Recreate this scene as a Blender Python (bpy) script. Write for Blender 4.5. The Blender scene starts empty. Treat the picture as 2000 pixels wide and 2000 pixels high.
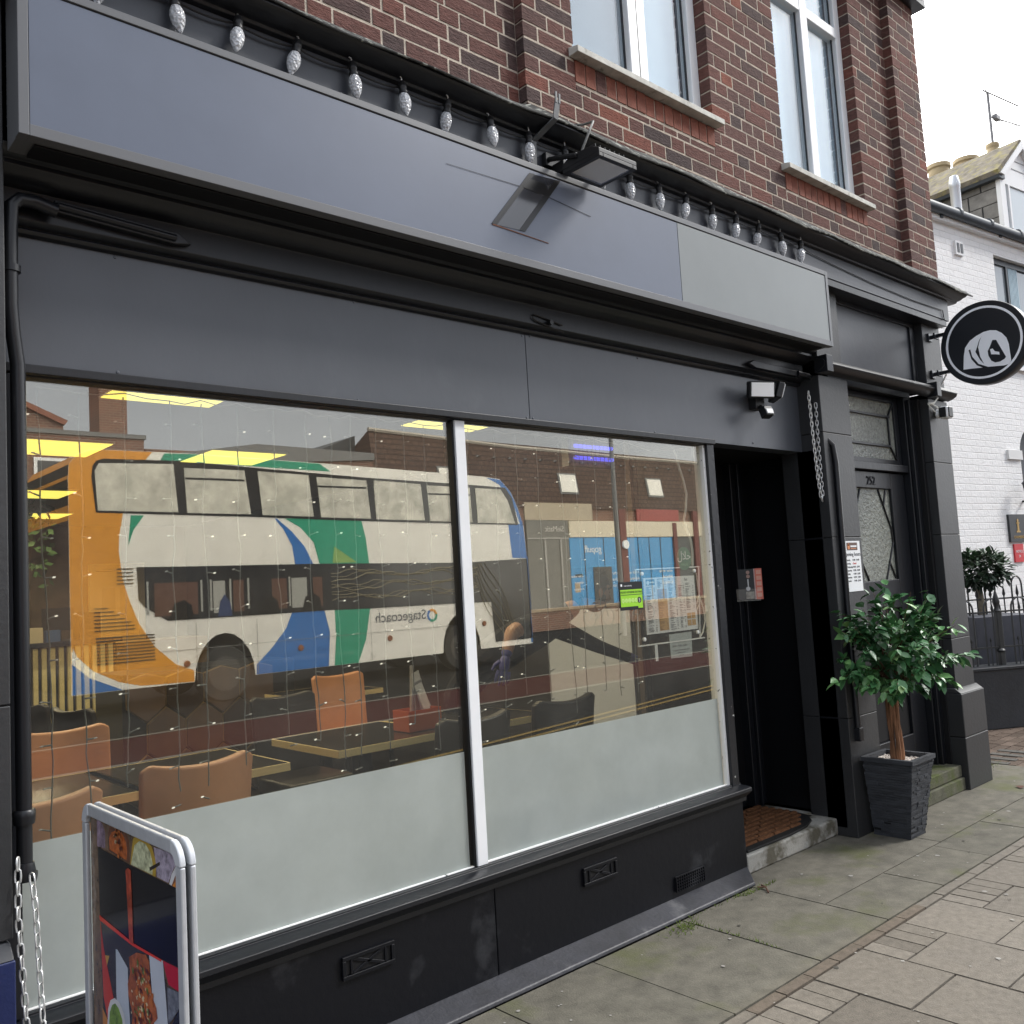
import bpy, bmesh, math, random
from mathutils import Vector, Matrix, Euler
R = math.radians
rng = random.Random(7)
scene = bpy.context.scene
col = scene.collection

# ------------------------------------------------------------------ camera
cam_d = bpy.data.cameras.new('camera')
cam = bpy.data.objects.new('camera', cam_d)
col.objects.link(cam)
cam_d.sensor_fit = 'HORIZONTAL'
cam_d.sensor_width = 36.0
cam_d.lens = 36.0 * 1773.0 / 2000.0
cam_d.clip_start = 0.05
cam_d.clip_end = 600.0
_y, _p, _r = R(42.111), R(4.745), R(3.358)
_fw = Vector((math.sin(_y) * math.cos(_p), math.cos(_y) * math.cos(_p), math.sin(_p)))
_rt = Vector((math.cos(_y), -math.sin(_y), 0))
_dn = _fw.cross(_rt)
_x = _rt * math.cos(_r) + _dn * math.sin(_r)
_d = _dn * math.cos(_r) - _rt * math.sin(_r)
_m = Matrix((( _x.x, -_d.x, -_fw.x, 0), (_x.y, -_d.y, -_fw.y, 0), (_x.z, -_d.z, -_fw.z, 1.6), (0, 0, 0, 1)))
cam.matrix_world = _m
scene.camera = cam

# ------------------------------------------------------------------ sky, sun, exposure
scene.view_settings.view_transform = 'Standard'
scene.view_settings.look = 'None'
scene.view_settings.exposure = 0.0
scene.view_settings.gamma = 1.0
scene.cycles.use_denoising = True
scene.cycles.max_bounces = 10
scene.cycles.glossy_bounces = 5
scene.cycles.transparent_max_bounces = 24
scene.cycles.transmission_bounces = 6
scene.cycles.caustics_reflective = False
scene.cycles.caustics_refractive = False
scene.cycles.sample_clamp_indirect = 6.0

SUN_DIR = Vector((0.64, -0.42, 0.66)).normalized()
world = bpy.data.worlds.new('World')
scene.world = world
world.use_nodes = True
nt = world.node_tree
nt.nodes.clear()
def wn(t, **kw):
    n = nt.nodes.new(t)
    for k, v in kw.items():
        setattr(n, k, v)
    return n
w_out = wn('ShaderNodeOutputWorld')
w_bg = wn('ShaderNodeBackground')
w_bg.inputs['Strength'].default_value = 0.1
w_sky = wn('ShaderNodeTexSky', sky_type='NISHITA')
w_sky.sun_disc = False
w_sky.sun_elevation = math.asin(SUN_DIR.z)
w_sky.sun_rotation = math.atan2(SUN_DIR.x, SUN_DIR.y)
w_sky.dust_density = 2.0
w_tc = wn('ShaderNodeTexCoord')
w_noise = wn('ShaderNodeTexNoise')
w_noise.inputs['Scale'].default_value = 2.6
w_noise.inputs['Detail'].default_value = 6.0
w_noise.inputs['Roughness'].default_value = 0.55
nt.links.new(w_tc.outputs['Generated'], w_noise.inputs['Vector'])
w_dot = wn('ShaderNodeVectorMath', operation='DOT_PRODUCT')
w_dot.inputs[1].default_value = Vector((0.38, 0.85, 0.42)).normalized()
nt.links.new(w_tc.outputs['Generated'], w_dot.inputs[0])
w_mr = wn('ShaderNodeMapRange', interpolation_type='SMOOTHSTEP')
w_mr.inputs['From Min'].default_value = -0.35
w_mr.inputs['From Max'].default_value = 0.95
w_mr.inputs['To Min'].default_value = 10.5
w_mr.inputs['To Max'].default_value = 60.0
nt.links.new(w_dot.outputs['Value'], w_mr.inputs['Value'])
w_ramp = wn('ShaderNodeMapRange')
w_ramp.inputs['From Min'].default_value = 0.3
w_ramp.inputs['From Max'].default_value = 0.7
w_ramp.inputs['To Min'].default_value = 0.82
w_ramp.inputs['To Max'].default_value = 1.18
nt.links.new(w_noise.outputs['Fac'], w_ramp.inputs['Value'])
w_mul = wn('ShaderNodeMath', operation='MULTIPLY')
nt.links.new(w_mr.outputs['Result'], w_mul.inputs[0])
nt.links.new(w_ramp.outputs['Result'], w_mul.inputs[1])
w_tone = wn('ShaderNodeMapRange', data_type='FLOAT_VECTOR')
w_tone.inputs[7].default_value = (10.5, 10.5, 10.5)
w_tone.inputs[8].default_value = (40, 40, 40)
w_tone.inputs[9].default_value = (0.92, 0.99, 1.12)
w_tone.inputs[10].default_value = (1.0, 1.0, 0.985)
nt.links.new(w_mr.outputs['Result'], w_tone.inputs[6])
w_col = wn('ShaderNodeVectorMath', operation='SCALE')
nt.links.new(w_tone.outputs[1], w_col.inputs[0])
nt.links.new(w_mul.outputs[0], w_col.inputs['Scale'])
w_mix = wn('ShaderNodeMix', data_type='RGBA')
w_mix.inputs['Factor'].default_value = 0.86
nt.links.new(w_sky.outputs['Color'], w_mix.inputs['A'])
nt.links.new(w_col.outputs['Vector'], w_mix.inputs['B'])
nt.links.new(w_mix.outputs['Result'], w_bg.inputs['Color'])
nt.links.new(w_bg.outputs['Background'], w_out.inputs['Surface'])

sun_d = bpy.data.lights.new('sun', 'SUN')
sun_d.energy = 2.6
sun_d.angle = R(12)
sun_d.color = (1.0, 0.97, 0.93)
sun = bpy.data.objects.new('sun', sun_d)
col.objects.link(sun)
sun.rotation_euler = SUN_DIR.to_track_quat('Z', 'Y').to_euler()

# ------------------------------------------------------------------ materials
MATS = {}
def mat(name, c, rough=.5, spec=.5, metal=0., var=0., vscale=6., bump=0., bscale=40., bstretch=(1, 1, 1), coat=0., attr=None, trans=0., emit=None, estr=0., alpha=1., stain=None):
    """Principled material with noise colour variation and noise bump in object space."""
    if name in MATS:
        return MATS[name]
    m = bpy.data.materials.new(name)
    m.use_nodes = True
    t = m.node_tree
    b = t.nodes['Principled BSDF']
    b.inputs['Base Color'].default_value = (*c, 1)
    b.inputs['Roughness'].default_value = rough
    b.inputs['Specular IOR Level'].default_value = spec
    b.inputs['Metallic'].default_value = metal
    b.inputs['Coat Weight'].default_value = coat
    b.inputs['Transmission Weight'].default_value = trans
    b.inputs['Alpha'].default_value = alpha
    if emit:
        b.inputs['Emission Color'].default_value = (*emit, 1)
        b.inputs['Emission Strength'].default_value = estr
    tc = t.nodes.new('ShaderNodeTexCoord')
    src = None
    if attr:
        a = t.nodes.new('ShaderNodeAttribute'); a.attribute_name = 'rnd'
        cr = t.nodes.new('ShaderNodeValToRGB')
        e = cr.color_ramp.elements
        e[0].position = attr[0][0]; e[0].color = (*attr[0][1], 1)
        e[1].position = attr[-1][0]; e[1].color = (*attr[-1][1], 1)
        for p, cc in attr[1:-1]:
            k = e.new(p); k.color = (*cc, 1)
        t.links.new(a.outputs['Fac'], cr.inputs['Fac'])
        src = cr.outputs['Color']
    if var:
        n = t.nodes.new('ShaderNodeTexNoise')
        n.inputs['Scale'].default_value = vscale; n.inputs['Detail'].default_value = 7; n.inputs['Roughness'].default_value = .65
        mp0 = t.nodes.new('ShaderNodeMapping'); mp0.inputs['Scale'].default_value = bstretch
        t.links.new(tc.outputs['Object'], mp0.inputs['Vector']); t.links.new(mp0.outputs['Vector'], n.inputs['Vector'])
        mr = t.nodes.new('ShaderNodeMapRange')
        mr.inputs['From Min'].default_value = .3; mr.inputs['From Max'].default_value = .7
        mr.inputs['To Min'].default_value = 1 - var; mr.inputs['To Max'].default_value = 1 + var
        t.links.new(n.outputs['Fac'], mr.inputs['Value'])
        sc = t.nodes.new('ShaderNodeVectorMath'); sc.operation = 'SCALE'
        sc.inputs[0].default_value = c
        if src: t.links.new(src, sc.inputs[0])
        t.links.new(mr.outputs['Result'], sc.inputs['Scale'])
        src = sc.outputs['Vector']
    if stain:
        scol, sscale, lo, hi = stain
        n = t.nodes.new('ShaderNodeTexNoise')
        n.inputs['Scale'].default_value = sscale; n.inputs['Detail'].default_value = 8; n.inputs['Roughness'].default_value = .6
        t.links.new(tc.outputs['Object'], n.inputs['Vector'])
        mr = t.nodes.new('ShaderNodeMapRange'); mr.inputs['From Min'].default_value = lo; mr.inputs['From Max'].default_value = hi
        t.links.new(n.outputs['Fac'], mr.inputs['Value'])
        mx = t.nodes.new('ShaderNodeMix'); mx.data_type = 'RGBA'
        mx.inputs['A'].default_value = (*c, 1); mx.inputs['B'].default_value = (*scol, 1)
        t.links.new(mr.outputs['Result'], mx.inputs['Factor'])
        if src: t.links.new(src, mx.inputs['A'])
        src = mx.outputs['Result']
    if src: t.links.new(src, b.inputs['Base Color'])
    if bump:
        n = t.nodes.new('ShaderNodeTexNoise')
        n.inputs['Scale'].default_value = bscale; n.inputs['Detail'].default_value = 5; n.inputs['Roughness'].default_value = .6
        mp = t.nodes.new('ShaderNodeMapping'); mp.inputs['Scale'].default_value = bstretch
        t.links.new(tc.outputs['Object'], mp.inputs['Vector']); t.links.new(mp.outputs['Vector'], n.inputs['Vector'])
        bp = t.nodes.new('ShaderNodeBump'); bp.inputs['Strength'].default_value = bump; bp.inputs['Distance'].default_value = .01
        t.links.new(n.outputs['Fac'], bp.inputs['Height']); t.links.new(bp.outputs['Normal'], b.inputs['Normal'])
    MATS[name] = m
    return m

def glass_mat(name, base, gain, tint=(1, 1, 1), wave=0.0, wscale=1.5, rough=0.0, gcol=(1, 1, 1), dust_haze=0.):
    """Window pane: Fresnel mirror over clear transmission."""
    if name in MATS: return MATS[name]
    m = bpy.data.materials.new(name); m.use_nodes = True
    t = m.node_tree; t.nodes.clear()
    o = t.nodes.new('ShaderNodeOutputMaterial'); mx = t.nodes.new('ShaderNodeMixShader')
    g = t.nodes.new('ShaderNodeBsdfGlossy'); g.inputs['Roughness'].default_value = rough; g.inputs['Color'].default_value = (*gcol, 1)
    tr = t.nodes.new('ShaderNodeBsdfTransparent'); tr.inputs['Color'].default_value = (*tint, 1)
    fr = t.nodes.new('ShaderNodeLayerWeight'); fr.inputs['Blend'].default_value = .5     # Schlick: the same from either side of the pane
    pw_ = t.nodes.new('ShaderNodeMath'); pw_.operation = 'POWER'; pw_.inputs[1].default_value = 4.5
    ma = t.nodes.new('ShaderNodeMath'); ma.operation = 'MULTIPLY_ADD'
    ma.inputs[1].default_value = gain; ma.inputs[2].default_value = base; ma.use_clamp = True
    t.links.new(fr.outputs['Facing'], pw_.inputs[0]); t.links.new(pw_.outputs[0], ma.inputs[0]); t.links.new(ma.outputs[0], mx.inputs[0])
    t.links.new(tr.outputs[0], mx.inputs[1]); t.links.new(g.outputs[0], mx.inputs[2])
    if dust_haze:  # diffuse dust layer, added to lift the glass's blacks like haze
        df = t.nodes.new('ShaderNodeBsdfDiffuse'); df.inputs['Color'].default_value = (.75, .73, .68, 1); m3 = t.nodes.new('ShaderNodeMixShader')
        tcd = t.nodes.new('ShaderNodeTexCoord'); nd = t.nodes.new('ShaderNodeTexNoise'); nd.inputs['Scale'].default_value = 2.2; nd.inputs['Detail'].default_value = 8; nd.inputs['Roughness'].default_value = .7
        md = t.nodes.new('ShaderNodeMapRange'); md.inputs['From Min'].default_value = .35; md.inputs['From Max'].default_value = .7; md.inputs['To Min'].default_value = dust_haze * .4; md.inputs['To Max'].default_value = dust_haze * 1.8
        t.links.new(tcd.outputs['Object'], nd.inputs['Vector']); t.links.new(nd.outputs['Fac'], md.inputs['Value']); t.links.new(md.outputs['Result'], m3.inputs[0])
        t.links.new(mx.outputs[0], m3.inputs[1]); t.links.new(df.outputs[0], m3.inputs[2]); t.links.new(m3.outputs[0], o.inputs[0])
    else:
        t.links.new(mx.outputs[0], o.inputs[0])
    if wave:
        tc = t.nodes.new('ShaderNodeTexCoord'); n = t.nodes.new('ShaderNodeTexNoise'); n.inputs['Scale'].default_value = wscale; n.inputs['Detail'].default_value = 1.5
        t.links.new(tc.outputs['Object'], n.inputs['Vector'])
        bp = t.nodes.new('ShaderNodeBump'); bp.inputs['Strength'].default_value = 1; bp.inputs['Distance'].default_value = wave
        t.links.new(n.outputs['Fac'], bp.inputs['Height']); t.links.new(bp.outputs['Normal'], g.inputs['Normal'])
    MATS[name] = m
    return m

# ------------------------------------------------------------------ mesh builder
class MB:
    def __init__(self):
        self.v = []; self.f = []; self.m = []; self.a = []; self.mats = []
    def mi(self, m):
        if m not in self.mats: self.mats.append(m)
        return self.mats.index(m)
    def add(self, vs, fs, m, a=0.5):
        k = len(self.v); i = self.mi(m)
        self.v += [tuple(p) for p in vs]
        for f in fs:
            self.f.append(tuple(k + q for q in f)); self.m.append(i); self.a.append(a)
        return self
    def box(self, x0, x1, y0, y1, z0, z1, m, a=0.5):
        return self.add([(x0, y0, z0), (x1, y0, z0), (x1, y1, z0), (x0, y1, z0), (x0, y0, z1), (x1, y0, z1), (x1, y1, z1), (x0, y1, z1)],
                        [(0, 3, 2, 1), (4, 5, 6, 7), (0, 1, 5, 4), (1, 2, 6, 5), (2, 3, 7, 6), (3, 0, 4, 7)], m, a)
    def prism(self, pts, axis, a0, a1, m, a=0.5):
        n = len(pts)
        def P(u, v, w):
            return (w, u, v) if axis == 'x' else ((u, w, v) if axis == 'y' else (u, v, w))
        vs = [P(u, v, a0) for u, v in pts] + [P(u, v, a1) for u, v in pts]
        fs = [tuple(range(n))[::-1], tuple(range(n, 2 * n))] + [(i, (i + 1) % n, n + (i + 1) % n, n + i) for i in range(n)]
        return self.add(vs, fs, m, a)
    def tube(self, pts, r, m, n=8, closed=False, a=0.5, cap=True):
        pts = [Vector(p) for p in pts]
        L = len(pts); rr = r if isinstance(r, (list, tuple)) else [r] * L
        vs = []; up = None
        for i, p in enumerate(pts):
            if closed: d = pts[(i + 1) % L] - pts[i - 1]
            else: d = pts[min(i + 1, L - 1)] - pts[max(i - 1, 0)]
            if d.length < 1e-9: d = Vector((0, 0, 1))
            d.normalize()
            if up is None:
                up = Vector((0, 0, 1)) if abs(d.z) < .9 else Vector((1, 0, 0))
            s = d.cross(up)
            if s.length < 1e-4: s = d.cross(Vector((.3, .5, .8)))
            s.normalize(); up = s.cross(d).normalized()
            for k in range(n):
                t = 2 * math.pi * k / n
                vs.append(p + (s * math.cos(t) + up * math.sin(t)) * rr[i])
        fs = []
        for i in range(L if closed else L - 1):
            j = (i + 1) % L
            for k in range(n):
                q = (k + 1) % n
                fs.append((i * n + k, i * n + q, j * n + q, j * n + k))
        if not closed and cap:
            fs.append(tuple(range(n))[::-1]); fs.append(tuple((L - 1) * n + k for k in range(n)))
        return self.add(vs, fs, m, a)
    def lathe(self, prof, c, m, n=16, M=None, a=0.5):
        """prof: (radius, height) list about local z, moved to c (and turned by M)."""
        vs = []
        c = Vector(c)
        for r, h in prof:
            for k in range(n):
                t = 2 * math.pi * k / n
                p = Vector((r * math.cos(t), r * math.sin(t), h))
                vs.append((M @ p if M else p) + c)
        L = len(prof); fs = []
        for i in range(L - 1):
            for k in range(n):
                q = (k + 1) % n
                fs.append((i * n + k, i * n + q, (i + 1) * n + q, (i + 1) * n + k))
        fs.append(tuple(range(n))[::-1]); fs.append(tuple((L - 1) * n + k for k in range(n)))
        return self.add(vs, fs, m, a)
    def poly(self, pts, m, a=0.5):
        return self.add(pts, [tuple(range(len(pts)))], m, a)
    def text(self, s, size, org, ux, uz, m, depth=.002, align='LEFT', font=None):
        """flat lettering: ux = reading direction, uz = up."""
        cu = bpy.data.curves.new('lettering', 'FONT'); cu.body = s; cu.size = size; cu.align_x = align; cu.extrude = depth / 2
        if font: cu.font = font
        ob = bpy.data.objects.new('lettering', cu); col.objects.link(ob)
        me = bpy.data.meshes.new_from_object(ob.evaluated_get(bpy.context.evaluated_depsgraph_get()))
        ux = Vector(ux).normalized(); uz = Vector(uz).normalized(); un = ux.cross(uz); org = Vector(org)
        self.add([org + ux * v.co.x + uz * v.co.y + un * v.co.z for v in me.vertices], [tuple(p.vertices) for p in me.polygons], m)
        bpy.data.objects.remove(ob); bpy.data.curves.remove(cu); bpy.data.meshes.remove(me)
        return self
    def xf(self, M):
        self.v = [tuple(M @ Vector(p)) for p in self.v]; return self
    def build(self, name, parent=None, bevel=0., smooth=40, recalc=True, label=None, cat=None, group=None, kind=None, origin=None, seg=2):
        o0 = Vector(origin) if origin is not None else (Vector(parent['o']) if parent is not None and 'o' in parent else Vector((0, 0, 0)))
        me = bpy.data.meshes.new(name)
        me.from_pydata([tuple(Vector(p) - o0) for p in self.v], [], self.f)
        for m in self.mats: me.materials.append(m)
        me.polygons.foreach_set('material_index', self.m)
        if any(x != .5 for x in self.a):
            at = me.attributes.new('rnd', 'FLOAT', 'FACE'); at.data.foreach_set('value', self.a)
        if recalc:
            bm = bmesh.new(); bm.from_mesh(me); bmesh.ops.recalc_face_normals(bm, faces=bm.faces); bm.to_mesh(me); bm.free()
        if smooth:
            me.polygons.foreach_set('use_smooth', [True] * len(me.polygons)); me.set_sharp_from_angle(angle=R(smooth))
        me.update()
        o = bpy.data.objects.new(name, me); col.objects.link(o)
        if parent is not None: o.parent = parent
        if origin is not None or parent is None: o.location = o0
        if parent is not None: o['o'] = tuple(o0); 
        if bevel:
            b = o.modifiers.new('edge', 'BEVEL'); b.width = bevel; b.segments = seg; b.limit_method = 'ANGLE'; b.angle_limit = R(40); b.harden_normals = True
        if label: o['label'] = label
        if cat: o['category'] = cat
        if group: o['group'] = group
        if kind: o['kind'] = kind
        return o
def thing(name, label, cat, loc, group=None):
    o = bpy.data.objects.new(name, None); col.objects.link(o); o.location = loc; o.empty_display_size = .1
    o['o'] = tuple(loc); o['label'] = label; o['category'] = cat
    if group: o['group'] = group
    return o
def copy_tree(o, loc=None, rotz=None, parent=None, label=None):
    c = o.copy(); col.objects.link(c)
    if parent is not None: c.parent = parent
    if loc is not None: c.location = loc
    if rotz is not None: c.rotation_euler = (0, 0, rotz)
    if label: c['label'] = label
    for ch in list(o.children): copy_tree(ch, parent=c)
    return c

# palette
PAINT = mat('black_gloss_paint', (.0075, .0085, .0115), .36, .5, var=.25, vscale=3, bump=.12, bscale=30, bstretch=(1, 1, .25))
BAND = mat('charcoal_band_paint', (.040, .044, .054), .40, .7, var=.2, vscale=3, bump=.08, bscale=24)
PANEL = mat('charcoal_panel_paint', (.066, .073, .087), .38, .7, var=.13, vscale=1.6, bump=.07, bscale=16, bstretch=(1, 1, .6), stain=((.10, .108, .122), 2.6, .58, .85))
CHIP = mat('chipped_black_paint', (.0075, .0085, .0115), .36, .5, bump=.15, bscale=30, stain=((.55, .55, .52), 34, .675, .70))
RISER = mat('scuffed_black_paint', (.0045, .005, .0075), .42, .28, bump=.15, bscale=25, stain=((.05, .052, .058), 3.2, .60, .80))
STONE = mat('painted_stone', (.019, .020, .022), .48, .7, var=.2, vscale=4, bump=.14, bscale=40)
DARKJ = mat('matt_black', (.006, .006, .007), .6, .3)
SIGNF = mat('grey_sign_panel', (.115, .134, .180), .32, .5, var=.1, vscale=1.2, bump=.015, bscale=3)
SIGNE = mat('grey_sign_frame', (.13, .133, .14), .35, .45)
WHITE = mat('white_upvc', (.80, .81, .82), .35, .5, var=.05, vscale=4)
LEAD = mat('weathered_lead', (.045, .046, .044), .8, .3, var=.45, vscale=14, bump=.5, bscale=40, stain=((.34, .35, .31), 26, .54, .63))
MORTAR = mat('mortar', (.52, .45, .37), .95, .1, var=.25, vscale=20, bump=.5, bscale=90)
BRICK = mat('wirecut_brick', (.1, .05, .04), .85, .25, var=.32, vscale=45, bump=1.0, bscale=95, bstretch=(.45, .6, 1.5),
            attr=[(0, (.068, .048, .046)), (.2, (.11, .060, .052)), (.5, (.142, .062, .050)), (.75, (.172, .068, .052)), (.88, (.205, .072, .05)), (1, (.245, .082, .05))])
SOLDIER = mat('red_soldier_brick', (.21, .072, .047), .8, .25, var=.3, vscale=18, bump=.4, bscale=80)
STEEL = mat('galvanised_steel', (.62, .62, .61), .4, .6, metal=.55, var=.2, vscale=60)
BLKPL = mat('black_plastic', (.011, .011, .012), .45, .5)
CABLEW = mat('white_cable', (.68, .68, .64), .5)
WHITEP = mat('white_paper', (.78, .79, .8), .6, .3)
INK = mat('printed_black', (.03, .03, .035), .6, .3)
DATA = {'p_outer': [(2.515, 1.12), (1.853, 1.129), (1.845, 0.669), (2.506, 0.44)], 'p_inner': [(2.454, 1.09), (1.908, 1.083), (1.894, 0.675), (2.427, 0.495)], 'p_brownbowl': [(2.368, 1.02), (2.367, 1.063), (2.351, 1.085), (2.329, 1.094), (2.287, 1.097), (2.247, 1.087), (2.225, 1.066), (2.224, 1.023), (2.228, 1.017)], 'p_sauce': [(2.359, 1.025), (2.361, 1.052), (2.343, 1.068), (2.313, 1.077), (2.272, 1.078), (2.245, 1.063), (2.238, 1.042), (2.244, 1.02)], 'p_yellowbowl': [(2.219, 1.016), (2.207, 1.05), (2.197, 1.076), (2.177, 1.089), (2.155, 1.094), (2.118, 1.092), (2.083, 1.079), (2.063, 1.057), (2.058, 1.038), (2.063, 1.017)], 'p_creamsauce': [(2.213, 1.016), (2.199, 1.044), (2.187, 1.064), (2.156, 1.078), (2.119, 1.078), (2.091, 1.065), (2.078, 1.044), (2.08, 1.018)], 'p_spoon': [(2.097, 1.031), (2.036, 1.054), (2.035, 1.047), (2.096, 1.023)], 'p_whitebowl': [(1.985, 1.017), (1.971, 1.039), (1.943, 1.064), (1.908, 1.08), (1.908, 1.015)], 'p_whitebowlin': [(1.971, 1.017), (1.951, 1.04), (1.925, 1.057), (1.908, 1.064), (1.908, 1.015)], 'p_orangesoup': [(1.966, 1.017), (1.946, 1.032), (1.908, 1.046), (1.908, 1.015)], 'p_purple1': [(2.452, 1.087), (2.408, 1.077), (2.391, 1.059), (2.393, 1.022), (2.452, 1.017)], 'p_purple2': [(2.064, 1.052), (2.069, 1.079), (1.91, 1.089), (1.911, 1.077), (1.964, 1.05), (1.992, 1.018), (2.056, 1.018)], 'p_black': [(2.445, 1.017), (2.221, 1.014), (1.906, 1.017), (1.897, 0.858), (2.113, 0.845), (2.209, 0.84), (2.438, 0.853)], 'p_skewer': [(2.245, 0.998), (2.229, 1.006), (2.212, 1.004), (2.207, 0.936), (2.205, 0.841), (2.231, 0.84), (2.238, 0.929)], 'p_redline': [(2.438, 0.854), (2.209, 0.843), (2.037, 0.85), (2.036, 0.845), (2.21, 0.836), (2.436, 0.842)], 'p_dark2': [(2.436, 0.842), (2.21, 0.836), (2.037, 0.845), (2.032, 0.824), (2.007, 0.796), (2.012, 0.635), (2.427, 0.495), (2.427, 0.635)], 'p_redL': [(2.436, 0.842), (2.413, 0.779), (2.34, 0.666), (2.393, 0.617), (2.421, 0.665)], 'p_plate': [(2.327, 0.8), (2.315, 0.801), (2.248, 0.777), (2.248, 0.713), (2.228, 0.562), (2.316, 0.533), (2.329, 0.704)], 'p_plate2': [(2.11, 0.843), (2.03, 0.849), (2.012, 0.732), (2.012, 0.635), (2.08, 0.612), (2.1, 0.781)], 'p_chicken': [(2.235, 0.805), (2.187, 0.827), (2.128, 0.837), (2.107, 0.827), (2.106, 0.789), (2.095, 0.757), (2.072, 0.739), (2.066, 0.72), (2.095, 0.699), (2.077, 0.663), (2.203, 0.597), (2.225, 0.659), (2.22, 0.682), (2.244, 0.72), (2.247, 0.743), (2.229, 0.772)], 'p_redR': [(2.03, 0.85), (1.897, 0.857), (1.894, 0.809), (2.0, 0.808)], 'p_glassjar': [(2.007, 0.801), (1.895, 0.809), (1.893, 0.795), (1.945, 0.776), (1.985, 0.74), (2.006, 0.726)], 'p_pan': [(1.986, 0.732), (1.958, 0.762), (1.895, 0.795), (1.894, 0.687), (1.991, 0.654)], 'p_salad_plate': [(2.394, 0.608), (2.387, 0.646), (2.369, 0.671), (2.339, 0.685), (2.306, 0.684), (2.275, 0.666), (2.269, 0.646), (2.288, 0.595), (2.38, 0.566)], 'p_salad': [(2.381, 0.615), (2.375, 0.642), (2.357, 0.664), (2.335, 0.674), (2.311, 0.669), (2.288, 0.651), (2.285, 0.633), (2.303, 0.604), (2.374, 0.581)], 'p_orangeL': [(2.431, 0.636), (2.393, 0.617), (2.392, 0.507), (2.427, 0.495)], 'p_mango': [(2.423, 0.763), (2.375, 0.772), (2.394, 0.742), (2.416, 0.739)], 'l_hood': [(2.559, 2.967), (2.547, 3.066), (2.533, 3.121), (2.496, 3.164), (2.45, 3.188), (2.4, 3.204), (2.357, 3.206), (2.316, 3.195), (2.282, 3.168), (2.255, 3.128), (2.244, 3.08), (2.242, 3.023), (2.239, 2.966), (2.252, 2.941), (2.289, 2.938), (2.382, 2.95), (2.445, 2.956), (2.499, 2.962)], 'l_face': [(2.346, 3.133), (2.322, 3.128), (2.297, 3.064), (2.27, 2.996), (2.279, 2.984), (2.311, 2.971), (2.343, 2.972), (2.367, 2.99), (2.382, 3.028), (2.384, 3.062), (2.369, 3.087)], 'l_eye': [(2.368, 3.07), (2.351, 3.074), (2.338, 3.051), (2.31, 3.039), (2.309, 3.019), (2.332, 3.027), (2.363, 3.034)], 'l_fold1': [(2.416, 3.176), (2.433, 3.143), (2.445, 3.105), (2.438, 3.035), (2.417, 2.978), (2.44, 3.012), (2.466, 3.076), (2.452, 3.107), (2.435, 3.149)], 'l_fold2': [(2.511, 3.098), (2.499, 3.101), (2.491, 3.047), (2.453, 2.986), (2.382, 2.945), (2.424, 2.952), (2.465, 2.978), (2.498, 3.031)], 'l_disc': [(2.684, 3.157), (2.363, 3.424), (2.134, 3.064), (2.421, 2.825), (2.392, 3.124)]}
# ------------------------------------------------------------------ the ground
base = MB(); GRIT = mat('joint_grit', (.035, .032, .026), .95, .1, var=.4, vscale=60)
base.poly([(-60, -1.3, -.012), (90, -1.3, -.012), (90, 60, -.012), (-60, 60, -.012)], GRIT)
base.build('ground', kind='structure')
SLAB = mat('concrete_flag', (.15, .13, .11), .85, .35, bump=.45, bscale=140, var=.22, vscale=30,
           attr=[(0, (.132, .116, .096)), (.5, (.166, .147, .122)), (1, (.196, .174, .146))], stain=((.30, .275, .24), 160, .66, .74))
FLAG = mat('worn_stone_flag', (.12, .112, .09), .85, .35, bump=.4, bscale=110, var=.3, vscale=9,
           attr=[(0, (.105, .098, .078)), (.5, (.128, .118, .094)), (1, (.150, .138, .112))], stain=((.10, .105, .045), 2.4, .54, .74))
PAVER = mat('red_paver', (.12, .08, .058), .9, .3, bump=.4, bscale=120, var=.25, vscale=25, attr=[(0, (.115, .094, .074)), (1, (.145, .118, .092))])
pv = MB()
def slab(x0, x1, y0, y1, m, g=.006, dz=0):
    h = rng.uniform(-.0015, .0015) + dz
    pv.box(x0 + g / 2, x1 - g / 2, y0 + g / 2, y1 - g / 2, -.03, h, m, rng.choice((rng.random() * .98, .49)) + .001)
# worn flags along the wall
xs = [-4.3, -3.1, -1.9, -.7, .35, 1.1, 1.72, 2.30, 2.85, 3.46, 4.05]
for a, b in zip(xs[:-1], xs[1:]):
    slab(a, b, 2.095, 2.81, FLAG, .008)
slab(4.05, 5.35, 2.41, 2.95, FLAG, .008); slab(5.35, 7.3, 2.41, 2.95, FLAG, .008); slab(7.3, 7.62, 2.41, 2.95, FLAG, .008)
for a, b in ((4.05, 4.64), (4.64, 5.25), (5.25, 5.9), (5.9, 6.6), (6.6, 7.62)):
    slab(a, b, 2.095, 2.41, FLAG, .008)
# thin row of pavers
xx = -4.3
while xx < 7.5:
    w = .2
    slab(xx, xx + w, 2.035, 2.09, PAVER if 2.9 < xx < 4.3 else SLAB, .006)
    xx += w
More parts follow.
